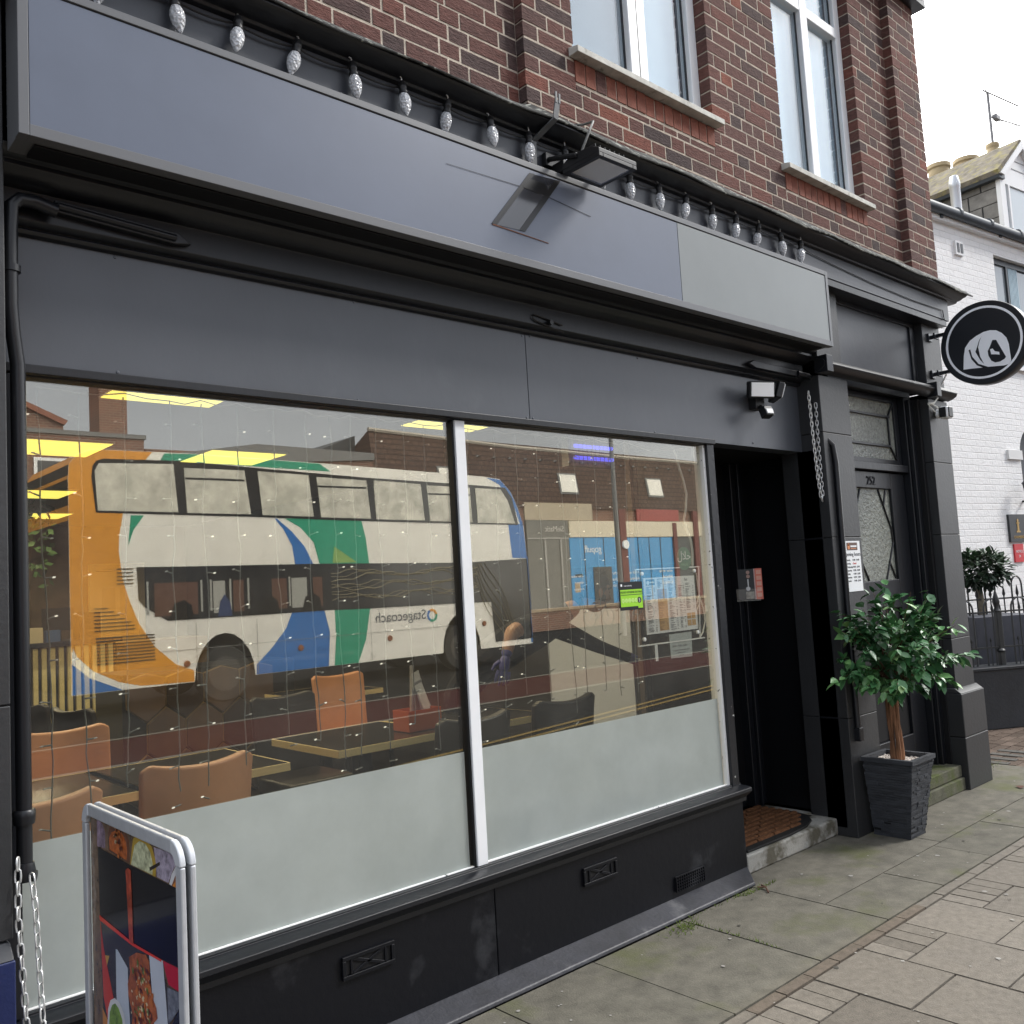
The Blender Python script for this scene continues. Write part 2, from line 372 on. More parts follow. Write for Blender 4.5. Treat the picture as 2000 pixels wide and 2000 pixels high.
# modular flags with a block infill, alternate columns shifted half a flag
pitch = .3865
k0 = int((-4.3 - 3.285) / pitch)
for k in range(k0, 12):
    x0 = 3.285 + k * pitch; x1 = x0 + pitch
    if x0 > 7.3: break
    y = 2.03
    if k % 2 != 0:
        for q in range(4):
            slab(x0 + q * pitch / 4, x0 + (q + 1) * pitch / 4, y - .19, y, SLAB, .008)
        y -= .19
    c = 0
    while y > -1.0:
        yb = max(y - pitch, -1.05)
        slab(x0, x1, yb, y, SLAB, .009)
        y = yb
        c += 1
GUM = mat('gum_spot', (.30, .285, .26), .9); DRT = mat('dark_spot', (.06, .055, .045), .9)
for i in range(240):
    px, py = rng.uniform(1.5, 7.2), rng.uniform(.2, 2.78); r_ = rng.choice((.003, .004, .005, .006, .009, .013)); m_ = GUM if rng.random() < .7 else DRT
    pv.poly([(px + r_ * math.cos(k * .9) * rng.uniform(.7, 1.2), py + r_ * math.sin(k * .9) * rng.uniform(.7, 1.2), .0034) for k in range(7)], m_)
pv.build('pavement', kind='structure', smooth=0, recalc=False)
kb = MB(); KERB = mat('granite_kerb', (.2, .19, .18), .8, .3, var=.25, vscale=30, bump=.3, bscale=90)
x = -60.
while x < 7.6:
    kb.box(x + .005, x + .905, -1.2, -1.06, -.12, .002, KERB); x += .91
kb.build('kerb', kind='structure', bevel=.012)
ROAD = mat('asphalt', (.014, .0145, .016), .95, .02, var=.25, vscale=30, bump=.4, bscale=160)
MAROON = mat('maroon_asphalt', (.038, .011, .012), .95, .02, var=.2, vscale=20, bump=.3, bscale=140)
LINEW = mat('white_road_paint', (.12, .115, .105), .9, .05, var=.2, vscale=30)
LINEY = mat('yellow_road_paint', (.16, .11, .035), .9, .05, var=.25, vscale=30)
rd = MB(); rd.poly([(-80, -1.2, -.115), (120, -1.2, -.115), (120, -21, -.115), (-80, -21, -.115)], ROAD); rd.build('road', kind='structure')
cl = MB(); cl.poly([(-80, -4.75, -.111), (120, -4.75, -.111), (120, -6.75, -.111), (-80, -6.75, -.111)], MAROON); cl.build('cycle_lane', kind='structure')
rm = MB()
for ya, yb in ((-4.60, -4.72), (-6.76, -6.88)):
    rm.poly([(-80, ya, -.107), (120, ya, -.107), (120, yb, -.107), (-80, yb, -.107)], LINEW)
for off in (0, .22):
    rm.poly([(-20, -1.45 - off, -.107), (5, -1.45 - off, -.107), (14, -2.75 - off, -.107), (40, -4.2 - off, -.107), (40, -4.28 - off, -.107), (14, -2.83 - off, -.107), (5, -1.53 - off, -.107), (-20, -1.53 - off, -.107)], LINEY)
rm.build('road_markings', kind='structure')
fp = MB(); fp.box(-80, 120, -60, -21, -.14, .0, mat('far_pavement', (.17, .16, .15), .9, .2, var=.2, vscale=5)); fp.build('far_pavement', kind='structure')
ss = MB(); SETT = mat('brown_setts', (.11, .08, .062), .9, .25, attr=[(0, (.085, .062, .048)), (1, (.145, .108, .085))], var=.3, vscale=40, bump=.5, bscale=90)
yy = -1.0; r_ = 0
while yy < 6.0:
    xx = 7.64 - (r_ % 2) * .05
    while xx < 14:
        ss.box(xx + .004, xx + .196, yy + .004, yy + .096, -.03, rng.uniform(-.004, .0), SETT, rng.random() * .98 + .001)
        xx += .2
    yy += .1; r_ += 1
ss.build('side_street', kind='structure', smooth=0, recalc=False)
sm = MB()
for i in range(4):
    sm.box(7.62 + i * .17, 7.70 + i * .17, 2.86, 3.12, -.002, .004, LINEW)
sm.build('street_markings', kind='structure')
grs = MB(); GRASS = mat('moss_and_weeds', (.07, .10, .015), .9, .2, var=.4, vscale=30)
for i in range(420):
    t = rng.random()
    if t < .35: px, py = rng.gauss(3.40, .05), rng.gauss(2.74, .025)
    elif t < .5: px, py = rng.uniform(3.4, 4.1), 2.80 - rng.random() * .02
    elif t < .65: px, py = rng.uniform(3.46, 3.47), rng.uniform(2.3, 2.75)
    elif t < .85: px, py = rng.uniform(7.35, 7.75), rng.gauss(2.93, .03)
    else: px, py = rng.uniform(3.9, 4.2), 2.78 - rng.random() * .02
    h = rng.uniform(.006, .022); dx, dy = rng.gauss(0, .012), rng.gauss(0, .012); w = .003
    grs.add([(px - w, py, 0), (px + w, py, 0), (px + dx, py + dy, h)], [(0, 1, 2)], GRASS)
grs.build('moss_tufts', kind='stuff', recalc=False, smooth=0)

# ------------------------------------------------------------------ the shop
shop = thing('shop_building', 'dark brick corner shop with black painted shopfront and long grey blank sign', 'shop', (3.2, 2.9, 0))
def P_(mb, name, bevel=0., parent=None, **k):
    return mb.build(name, parent or shop, bevel=bevel, **k)
# plinth wall under the window
b = MB()
b.box(.64, 2.429, 2.93, 3.06, 0, .432, RISER); b.box(2.433, 4.19, 2.93, 3.06, 0, .432, RISER); b.box(.64, 4.185, 2.94, 3.08, 0, .43, DARKJ)
riser = P_(b, 'stall_riser', .004)
b = MB(); SKIRT = mat('slate_grey_render', (.028, .029, .036), .5, .6, var=.4, vscale=6, bump=.3, bscale=40, stain=((.12, .12, .125), 5, .6, .75))
b.add([(.64, 2.81, 0), (4.08, 2.81, 0), (4.19, 2.93, 0), (.64, 2.93, 0), (.64, 2.815, .018), (4.075, 2.815, .018), (4.19, 2.932, .05), (.64, 2.932, .05)],
      [(0, 3, 2, 1), (4, 5, 6, 7), (0, 1, 5, 4), (1, 2, 6, 5), (2, 3, 7, 6), (3, 0, 4, 7)], SKIRT)
P_(b, 'skirting', .006)
b = MB()
b.prism([(2.915, .392), (2.915, .412), (2.90, .425), (2.885, .438), (2.875, .447), (2.875, .464), (2.885, .470), (2.945, .474), (2.945, .482), (3.04, .49), (3.04, .392)], 'x', .64, 4.205, PAINT)
P_(b, 'window_sill', .002)
def air_brick(x0, x1, z0, z1):
    b = MB(); y0, y1 = 2.916, 2.93
    t = .014; mid = (z0 + z1) / 2
    for q in ((x0, x1, z0, z0 + t), (x0, x1, z1 - t, z1), (x0, x0 + t, z0 + t, z1 - t), (x1 - t, x1, z0 + t, z1 - t)):
        b.box(q[0], q[1], y0, y1, q[2], q[3], RISER)
    for xb in (x0 + .038, x1 - .038):
        b.box(xb - .005, xb + .005, y0 + .002, y1, z0 + t, z1 - t, RISER)
    for s in (1, -1):
        a0, a1 = (z0 + t, z1 - t) if s > 0 else (z1 - t, z0 + t)
        p, q = Vector((x0 + .045, 0, a0)), Vector((x1 - .045, 0, a1)); d = (q - p).normalized(); n = Vector((-d.z, 0, d.x)) * .006
        b.prism([(p.x + n.x, p.z + n.z), (q.x + n.x, q.z + n.z), (q.x - n.x, q.z - n.z), (p.x - n.x, p.z - n.z)], 'y', y0 + .003, y1 - .001 * s, RISER)
    b.box(x0 + t, x1 - t, y1 - .006, y1 - .002, z0 + t, z1 - t, DARKJ)
    P_(b, 'air_brick', .002, riser)
air_brick(1.71, 1.93, .255, .335); air_brick(2.94, 3.16, .262, .342)
b = MB(); b.box(3.575, 3.80, 2.924, 2.93, .075, .145, DARKJ)
for i in range(14):
    xx = 3.575 + .225 * i / 13
    b.box(xx - .0025, xx + .0025, 2.916, 2.924, .075, .145, RISER)
for i in range(6):
    zz = .075 + .07 * i / 5
    b.box(3.575, 3.80, 2.918, 2.9235, zz - .0022, zz + .0022, RISER)
P_(b, 'vent_grille', 0, riser)

# shop window
b = MB()
b.box(.64, 4.125, 2.955, 3.03, 2.318, 2.336, PAINT); b.box(.64, 4.19, 2.925, 2.955, 2.322, 2.350, PAINT); b.box(.64, .70, 2.93, 3.03, .48, 2.318, PAINT)
b.box(4.128, 4.19, 2.94, 3.05, .43, 2.336, CHIP); b.box(4.19, 4.215, 2.985, 3.5, .1, 2.336, PAINT)
wframe = P_(b, 'shop_window_frame', .003)
b = MB(); b.box(2.371, 2.425, 2.95, 3.02, .483, 2.317, WHITE); b.box(2.360, 2.370, 2.958, 3.02, .483, 2.317, DARKJ)
P_(b, 'mullion', .003, wframe)
b = MB(); PUTTY = mat('flaking_white_paint', (.85, .85, .84), .6, .3, stain=((.03, .03, .032), 40, .64, .67))
b.box(.70, 2.360, 2.962, 2.975, .476, .486, PUTTY); b.box(2.426, 4.108, 2.962, 2.975, .476, .488, PUTTY); b.box(4.108, 4.127, 2.958, 3.02, .476, 2.317, PUTTY)
P_(b, 'white_bead', 0, wframe)
SHOPG = glass_mat('shop_window_glass', .20, .8, (.97, .97, .93), wave=.0004, wscale=.8, gcol=(1, .965, .885), dust_haze=.014)
for x0, x1 in ((.70, 2.361), (2.425, 4.109)):
    b = MB(); b.box(x0, x1, 2.978, 2.984, .476, 2.318, SHOPG)
    pane = P_(b, 'window_pane', 0, wframe, smooth=0)
    m = MATS.get('frosted_film')
    if not m:
        m = bpy.data.materials.new('frosted_film'); m.use_nodes = True; MATS['frosted_film'] = m
        t = m.node_tree; t.nodes.clear(); o = t.nodes.new('ShaderNodeOutputMaterial'); mx = t.nodes.new('ShaderNodeMixShader'); mx.inputs[0].default_value = .40
        d = t.nodes.new('ShaderNodeBsdfDiffuse'); tcf = t.nodes.new('ShaderNodeTexCoord')
        nf = t.nodes.new('ShaderNodeTexNoise'); nf.inputs['Scale'].default_value = 3.5; nf.inputs['Detail'].default_value = 9; nf.inputs['Roughness'].default_value = .72; t.links.new(tcf.outputs['Object'], nf.inputs['Vector'])
        rf_ = t.nodes.new('ShaderNodeValToRGB'); rf_.color_ramp.elements[0].position = .3; rf_.color_ramp.elements[0].color = (.40, .44, .425, 1); rf_.color_ramp.elements[1].position = .72; rf_.color_ramp.elements[1].color = (.52, .565, .55, 1)
        t.links.new(nf.outputs['Fac'], rf_.inputs['Fac']); t.links.new(rf_.outputs['Color'], d.inputs['Color'])
        tl = t.nodes.new('ShaderNodeBsdfTranslucent'); tl.inputs['Color'].default_value = (.72, .74, .70, 1)
        t.links.new(d.outputs[0], mx.inputs[1]); t.links.new(tl.outputs[0], mx.inputs[2])
        gl = t.nodes.new('ShaderNodeBsdfGlossy'); gl.inputs['Roughness'].default_value = .12; m2 = t.nodes.new('ShaderNodeMixShader'); m2.inputs[0].default_value = .035
        t.links.new(mx.outputs[0], m2.inputs[1]); t.links.new(gl.outputs[0], m2.inputs[2]); t.links.new(m2.outputs[0], o.inputs[0])
    b = MB(); b.box(x0 + .004, x1 - .012, 2.9768, 2.9775, .479, .942, m)
    P_(b, 'frosted_film', 0, pane, smooth=0)
# head panel above window and door
b = MB(); b.box(.655, 2.808, 2.95, 3.06, 2.338, 2.765, PANEL); b.box(2.812, 5.21, 2.951, 3.06, 2.336, 2.765, PANEL)
for xx, zz in ((1.0, 2.36), (1.9, 2.355), (2.79, 2.36), (2.83, 2.36), (3.7, 2.358), (4.6, 2.36), (1.0, 2.74), (1.9, 2.745), (2.79, 2.74), (2.84, 2.745), (3.6, 2.74)):
    b.lathe([(.007, 0), (.005, .004)], (xx, 2.951, zz), PANEL, 8, Matrix.Rotation(R(90), 3, 'X'))
P_(b, 'head_panel', .002)
b = MB()
b.prism([(2.95, 2.748), (2.93, 2.752), (2.922, 2.762), (2.93, 2.772), (2.912, 2.775), (2.90, 2.786), (2.90, 2.875), (2.86, 2.885), (2.845, 2.90), (2.825, 2.915), (2.825, 2.93), (2.80, 2.94), (2.785, 2.96), (3.05, 2.96), (3.05, 2.748)], 'x', .64, 5.14, PAINT)
P_(b, 'architrave', .002)
b = MB()
prof = [(2.80, 2.805), (2.765, 2.815), (2.735, 2.832), (2.725, 2.855), (2.735, 2.876), (2.76, 2.888), (2.80, 2.892)]
b.prism(prof, 'x', 5.10, 7.04, PAINT)
b.prism([(7.0 + (2.80 - y), z) for y, z in prof], 'y', 2.80, 6, PAINT)
P_(b, 'string_moulding', .002)
for x0, x1 in ((5.085, 5.20), (6.64, 6.75)):
    b = MB(); b.box(x0 + .02, x1 - .02, 2.715, 2.80, 2.80, 2.905, PAINT); P_(b, 'moulding_block', .004)
# sign box
b = MB()
b.box(.652, 5.076, 2.66, 2.79, 2.932, 3.388, SIGNE)
b.box(.648, .676, 2.65, 2.69, 2.928, 3.392, SIGNE); b.box(5.052, 5.080, 2.65, 2.69, 2.928, 3.392, SIGNE)
b.box(.676, 5.052, 2.650, 2.69, 2.928, 2.962, SIGNE); b.box(.676, 5.052, 2.650, 2.69, 3.366, 3.392, SIGNE)
b.box(.70, 5.03, 2.70, 2.785, 2.924, 2.931, DARKJ)
sign = P_(b, 'sign_box', .002)
b = MB(); b.box(.678, 3.618, 2.6545, 2.66, 2.963, 3.362, SIGNF); P_(b, 'sign_face', .001, sign)
b = MB(); b.box(3.620, 5.050, 2.6535, 2.66, 2.963, 3.362, mat('sheen_toned_sign_panel', (.20, .217, .218), .35, .4, var=.08, vscale=1.3, bump=.015, bscale=3)); P_(b, 'sign_face', .001, sign)  # right panel's reflected sheen is put into its paler colour
b = MB(); SH = mat('shiny_dark_patch', (.035, .036, .042), .12, 1.0); SD = mat('dark_bar_and_reflection', (.006, .006, .007), .3, .4)  # flat dark patch with two slanting bars laid on the sign face
def zq(mb, pts, y, m): mb.prism(pts, 'y', y, y + .001, m)
zq(b, [(2.627, 3.345), (2.787, 3.357), (2.545, 3.078), (2.39, 3.07)], 2.6525, SH)
zq(b, [(2.610, 3.345), (2.640, 3.348), (2.408, 3.072), (2.378, 3.07)], 2.6512, SD)
zq(b, [(2.765, 3.355), (2.797, 3.358), (2.565, 3.078), (2.530, 3.076)], 2.6513, SD)
zq(b, [(2.575, 3.285), (2.610, 3.318), (2.70, 3.322), (2.715, 3.272), (2.64, 3.266), (2.565, 3.270)], 2.6505, SD)  # the floodlight's reflection, painted as a dark flat shape
zq(b, [(2.385, 3.071), (2.70, 3.058), (2.70, 3.055), (2.383, 3.066)], 2.6518, mat('reddish_seam', (.16, .06, .03), .8))
zq(b, [(2.16, 3.262), (2.56, 3.272), (2.56, 3.270), (2.16, 3.261)], 2.6517, SD); zq(b, [(2.70, 3.268), (2.98, 3.242), (2.98, 3.240), (2.70, 3.266)], 2.6517, SD)
P_(b, 'dark_patch_and_reflection', 0, sign, smooth=0, label='torn dark vinyl strip on the grey sign')
# fascia band, cornice and lead
b = MB(); b.box(-3, 7.02, 2.725, 2.86, 3.405, 3.565, BAND); b.box(6.90, 7.02, 2.86, 6, 3.405, 3.565, BAND); b.box(-3, 5.082, 2.715, 2.80, 3.398, 3.412, PAINT)
b.box(5.082, 6.98, 2.73, 3.1, 3.36, 3.404, PAINT)
P_(b, 'fascia_band', .003)
cor = [(2.725, 3.556), (2.705, 3.560), (2.70, 3.570), (2.672, 3.574), (2.655, 3.584), (2.635, 3.588), (2.622, 3.598), (2.622, 3.612), (2.86, 3.612), (2.86, 3.556)]
b = MB(); b.prism(cor, 'x', -3, 7.14, PAINT)
b.prism([(7.02 + (2.725 - y), z) for y, z in cor[:-2]] + [(6.9, 3.612), (6.9, 3.556)], 'y', 2.73, 6, PAINT)
P_(b, 'cornice', .002)
b = MB(); n = 150; vs = []; X0, X1 = -3, 7.2
for j in range(5):
    for i in range(n + 1):
        x = X0 + (X1 - X0) * i / n
        wy = (2.912 if x < 2.83 else 2.862) if x < 6.64 else 2.802
        t = j / 4
        s1 = math.sin(x * 5.1) * .5 + math.sin(x * 13.7 + 1) * .3 + math.sin(x * 31) * .2
        y = 2.606 + (wy - 2.606) * t
        z = 3.614 + (.205 if wy > 2.85 else .165) * t + (.006 * s1 * (1 - t) + .008 * s1 * t)
        if j == 0: y += .006 * s1; z -= .012 + .007 * math.sin(x * 8.3)
        vs.append((x, y, z))
fs = []
for j in range(4):
    for i in range(n):
        k = j * (n + 1) + i
        fs.append((k, k + 1, k + n + 2, k + n + 1))
b.add(vs, fs, LEAD)
lead = P_(b, 'lead_flashing', 0, smooth=60)
so = lead.modifiers.new('thick', 'SOLIDIFY'); so.thickness = .008; so.offset = -1
# pilasters
def pilaster(name, x0, x1, y0, z0, z1, joints):
    b = MB(); zz = [z0] + joints + [z1]
    for a, c in zip(zz[:-1], zz[1:]):
        b.box(x0, x1, y0, y0 + .30, a + .0015, c - .0015, STONE)
    b.box(x0 + .006, x1 - .006, y0 + .006, y0 + .29, z0, z1, DARKJ)
    return P_(b, 'pilaster', .004)
pilaster('p', 5.14, 5.50, 2.80, 0, 2.80, [.70, 1.79, 2.44])
pilaster('p', 5.15, 5.45, 2.80, 2.895, 3.37, [])
pilaster('p', 6.69, 7.015, 2.80, .695, 2.80, [1.05, 1.8, 2.33])
pilaster('p', 6.70, 7.0, 2.80, 2.895, 3.40, [])
pilaster('p', .28, .645, 2.80, .74, 3.40, [1.36])
b = MB(); b.box(6.66, 7.06, 2.755, 3.2, 0, .36, STONE); b.box(6.66, 7.06, 2.755, 3.2, .363, .665, STONE); b.prism([(2.755, .665), (2.80, .70), (3.2, .70), (3.2, .665)], 'x', 6.665, 7.05, STONE)
b.box(7.0, 7.015, 3.1, 10, .0, 3.4, STONE)
P_(b, 'pilaster_plinth', .006)
b = MB(); BLUE = mat('navy_paint', (.008, .016, .075), .45, .6, var=.2, vscale=5, bump=.2, bscale=40)
b.box(-3, .64, 2.755, 3.2, 0, .70, BLUE); b.prism([(2.755, .70), (2.80, .735), (3.2, .735), (3.2, .70)], 'x', -3, .638, mat('grey_cap', (.05, .052, .058), .5, .5))
P_(b, 'navy_plinth', .005)
b = MB(); b.box(-3, .28, 2.95, 3.04, .735, 3.40, PANEL)
for x0_ in (-3, -1.9, -.85): b.box(x0_, x0_ + .07, 2.91, 2.95, .735, 3.40, PAINT)
b.box(-3, .28, 2.905, 2.949, 2.30, 2.38, PAINT)
P_(b, 'side_panelling', .004)
# doorway of the shop
b = MB(); b.box(4.195, 5.20, 2.93, 3.62, .0, .10, mat('worn_painted_step', (.34, .33, .30), .8, .3, stain=((.11, .10, .075), 7, .46, .60), bump=.5, bscale=50)); P_(b, 'door_step', .012)
b = MB(); b.box(5.235, 5.27, 3.0, 3.50, .1, 2.338, mat('door_black', (.006, .0065, .008), .35, .35)); b.box(5.14, 5.235, 2.86, 2.99, .05, 2.34, PAINT); P_(b, 'recess_lining', .004)
b = MB(); b.box(4.21, 5.09, 3.52, 3.56, .1, 2.338, mat('door_black', (0, 0, 0)))
shopdoor = P_(b, 'shop_door', .004)
b = MB(); b.box(5.09, 5.14, 3.46, 3.56, .1, 2.338, PAINT); b.box(5.145, 5.17, 3.44, 3.54, .1, 2.338, PAINT); b.box(5.175, 5.235, 3.47, 3.56, .1, 2.338, PAINT); P_(b, 'door_frame', .006)
b = MB(); b.box(4.195, 5.235, 2.96, 3.56, 2.338, 2.36, DARKJ); P_(b, 'recess_ceiling')
# flat door
b = MB(); DY = 2.98
b.box(5.50, 5.64, 2.93, 3.1, .17, 2.82, PAINT); b.box(6.58, 6.69, 2.93, 3.1, .17, 2.82, PAINT); b.box(6.60, 6.66, 2.90, 2.93, .17, 2.80, PAINT); b.box(5.64, 6.58, 2.94, 3.1, 2.262, 2.315, PAINT)
b.box(5.50, 6.69, 2.93, 3.1, 2.82, 2.90, PAINT); b.box(6.70 - .05, 6.69, 2.86, 3.1, .17, 2.80, DARKJ)
P_(b, 'door_frame', .005)
b = MB()
b.box(5.45, 6.70, 2.86, 3.1, 2.90, 3.37, BAND); b.box(5.5, 6.66, 2.845, 2.86, 3.33, 3.362, PAINT); b.box(6.60, 6.66, 2.845, 2.86, 2.9, 3.33, PAINT)
P_(b, 'overdoor_panel', .004)
OBSC = mat('obscure_glass', (.22, .23, .2), .12, .9, bump=1.0, bscale=38, var=.35, vscale=45)
b = MB()
for q in ((5.645, 5.70, 2.318, 2.815), (6.51, 6.575, 2.318, 2.815), (5.70, 6.51, 2.318, 2.355), (5.70, 6.51, 2.775, 2.815)):
    b.box(q[0], q[1], DY, DY + .05, q[2], q[3], PAINT)
for z in (2.455, 2.67): b.box(5.70, 6.42 if z < 2.6 else 6.44, DY - .002, DY + .012, z - .009, z + .009, PAINT)
for p, q in (((6.42, 2.455), (6.505, 2.36)), ((6.42, 2.455), (6.42, 2.67)), ((6.42, 2.67), (6.505, 2.77))):
    b.tube([(p[0], DY + .006, p[1]), (q[0], DY + .006, q[1])], .008, PAINT, 6)
tr = P_(b, 'transom_light', .003)
b = MB(); b.box(5.70, 6.51, DY + .014, DY + .02, 2.355, 2.775, OBSC); P_(b, 'glass', 0, tr)
b = MB()
b.box(5.645, 5.80, DY, DY + .045, .175, 2.258, PAINT); b.box(6.36, 6.575, DY, DY + .045, .175, 2.258, PAINT); b.box(5.80, 6.36, DY, DY + .045, 2.14, 2.258, PAINT); b.box(5.80, 6.36, DY, DY + .045, 1.30, 1.50, PAINT)
b.box(5.80, 6.36, DY, DY + .045, .175, .42, PAINT); b.box(6.05, 6.11, DY + .001, DY + .045, .42, 1.30, PAINT); b.box(5.80, 6.36, DY + .022, DY + .04, .42, 1.30, DARKJ)
fd = P_(b, 'flat_door', .006)
b = MB(); b.box(5.80, 6.36, DY + .022, DY + .028, 1.50, 2.14, OBSC); P_(b, 'glass', 0, fd)
b = MB()
for pts in ([(5.93, 2.135), (5.83, 1.95)], [(6.19, 2.135), (6.34, 1.86)], [(5.83, 1.69), (5.95, 1.505)], [(6.35, 1.76), (6.21, 1.505)], [(6.30, 2.135), (6.255, 2.02)], [(6.27, 1.63), (6.345, 1.51)], [(6.34, 1.86), (6.35, 1.76)], [(5.83, 1.95), (5.83, 1.69)]):
    b.tube([(pts[0][0], DY + .018, pts[0][1]), (pts[1][0], DY + .018, pts[1][1])], .007, PAINT, 6)
P_(b, 'glazing_bars', 0, fd)
b = MB(); b.text('252', .085, (6.0, DY - .003, 2.165), (1, 0, 0), (0, 0, 1), INK, .004); P_(b, 'door_number', 0, fd, smooth=0)
b = MB(); b.box(5.90, 6.28, DY - .008, DY, .92, .96, PAINT); P_(b, 'letter_slot', .004, fd)
b = MB(); ST2 = mat('mossy_step_stone', (.10, .098, .07), .9, .25, var=.3, vscale=10, bump=.5, bscale=60, stain=((.07, .085, .025), 4, .5, .66))
b.box(5.50, 6.66, 2.785, 3.1, 0, .088, ST2); b.box(5.50, 6.655, 2.80, 3.1, .091, .17, ST2); P_(b, 'flat_door_step', .008)

# brickwork, flemish bond
def brick_field(name, x0, x1, y, z0, z1, holes, depth=.1, seed=1, bond0=0.):
    r = random.Random(seed); b = MB(); H_ = .0792; J = .0125
    row = 0; z = z0
    while z < z1:
        x = x0 - (r.random() * .02) - (0 if row % 2 else .17) - bond0; k = row % 2; segs = []
        while x < x1:
            w = .218 if k % 2 == 0 else .104
            if r.random() < .12: w = .322 - w
            segs.append([x, x + w]); x += w + J; k += 1
        act = [h for h in holes if z + H_ - J > h[2] and z < h[3]]
        edges = [(x0, 'L'), (x1, 'R')] + [(h[0], 'R') for h in act] + [(h[1], 'L') for h in act]
        spans = []; cur = x0
        for h in sorted(act): spans.append((cur, h[0])); cur = h[1]
        spans.append((cur, x1))
        for a, c in spans:
            ins = [[max(s[0], a), min(s[1], c)] for s in segs if min(s[1], c) - max(s[0], a) > .05]
            if not ins: continue
            ins[0][0] = a; ins[-1][1] = c
            for s0, s1 in ins:
                av = min(.98, max(.01, r.gauss(.36, .17)))
                if r.random() < .06: av = r.uniform(.78, .95)
                if r.random() < .12: av = r.uniform(.0, .1)
                e = [r.uniform(-.0015, .0015) for _ in range(4)]
                b.box(s0 + e[0] * .3, s1 + e[1] * .3, y + r.uniform(-.001, .0015), y + depth, z + e[2], z + H_ - J + e[3], BRICK, av)
        for h in act:
            if z < h[2] - .03:
                for s in segs:
                    c0, c1 = max(s[0], h[0] + .004), min(s[1], h[1] - .004)
                    if c1 - c0 > .03: b.box(c0, c1, y + r.uniform(-.001, .0015), y + depth, z, h[2] - J, BRICK, min(.98, max(.01, r.gauss(.34, .17))))
        z += H_; row += 1
    return b
Wz0, Wz1 = 3.60, 6.05
W1 = (3.17, 4.315, 4.155, 9.); W2 = (5.06, 6.118, 4.10, 9.)
b = brick_field('l', -3, 2.826, 2.91, Wz0, Wz1, [], seed=3)
b.box(-3, 2.83, 2.9125, 3.1, Wz0, Wz1, MORTAR)
wallL = P_(b, 'brick_wall', 0, smooth=0, recalc=False)
b = brick_field('r', 2.83, 6.64, 2.86, Wz0, Wz1, [(W1[0], W1[1], W1[2] - .118, 9), (W2[0], W2[1], W2[2] - .118, 9)], seed=5, depth=.2)
b.box(2.836, W1[0] - .006, 2.8625, 3.08, Wz0, Wz1, MORTAR); b.box(W1[1] + .006, W2[0] - .006, 2.8625, 3.08, Wz0, Wz1, MORTAR); b.box(W2[1] + .006, 6.66, 2.8625, 3.08, Wz0, Wz1, MORTAR)
b.box(W1[0] - .006, W1[1] + .006, 2.8625, 3.08, Wz0, W1[2] - .01, MORTAR); b.box(W2[0] - .006, W2[1] + .006, 2.8625, 3.08, Wz0, W2[2] - .01, MORTAR)
r = random.Random(4)
for (x0, x1, zt) in ((W1[0], W1[1], W1[2]), (W2[0], W2[1], W2[2])):
    x = x0
    while x < x1 - .02:
        w = .068
        dk = r.random() < .14
        b.box(x, min(x + w, x1), 2.858 + r.uniform(-.002, .002), 3.0, zt - .113, zt - .004, BRICK if dk else SOLDIER, .3 if dk else .501)
        x += w + .009
P_(b, 'brick_wall', 0, smooth=0, recalc=False)
b = brick_field('p', 6.645, 7.085, 2.80, Wz0, Wz1 - .1, [], seed=8, depth=.2, bond0=.02)
b.box(6.65, 7.079, 2.8025, 6.0, Wz0, Wz1, MORTAR)
P_(b, 'brick_pier', 0, smooth=0, recalc=False)
b = MB(); b.box(6.5, 7.16, 2.72, 6.0, 5.95, 6.02, PAINT); b.box(-3, 7.14, 2.70, 2.80, 6.02, 6.12, PAINT); b.box(-3, 7.1, 2.8, 12.8, 6.1, 6.2, LEAD); b.box(7.0, 7.079, 6, 12.8, 0, 6.1, MORTAR); b.box(-3, -2.9, 3, 12.8, 0, 6.1, MORTAR); b.box(-3, 7.08, 12.7, 12.8, 0, 6.1, MORTAR)
P_(b, 'eaves', .004)
UPG = glass_mat('upper_window_glass', .09, .6, (.95, .98, 1.0))
GASK = mat('black_gasket', (.012, .014, .018), .5)
NET = mat('net_curtain', (.44, .55, .61), .9, .1, var=.06, vscale=4)
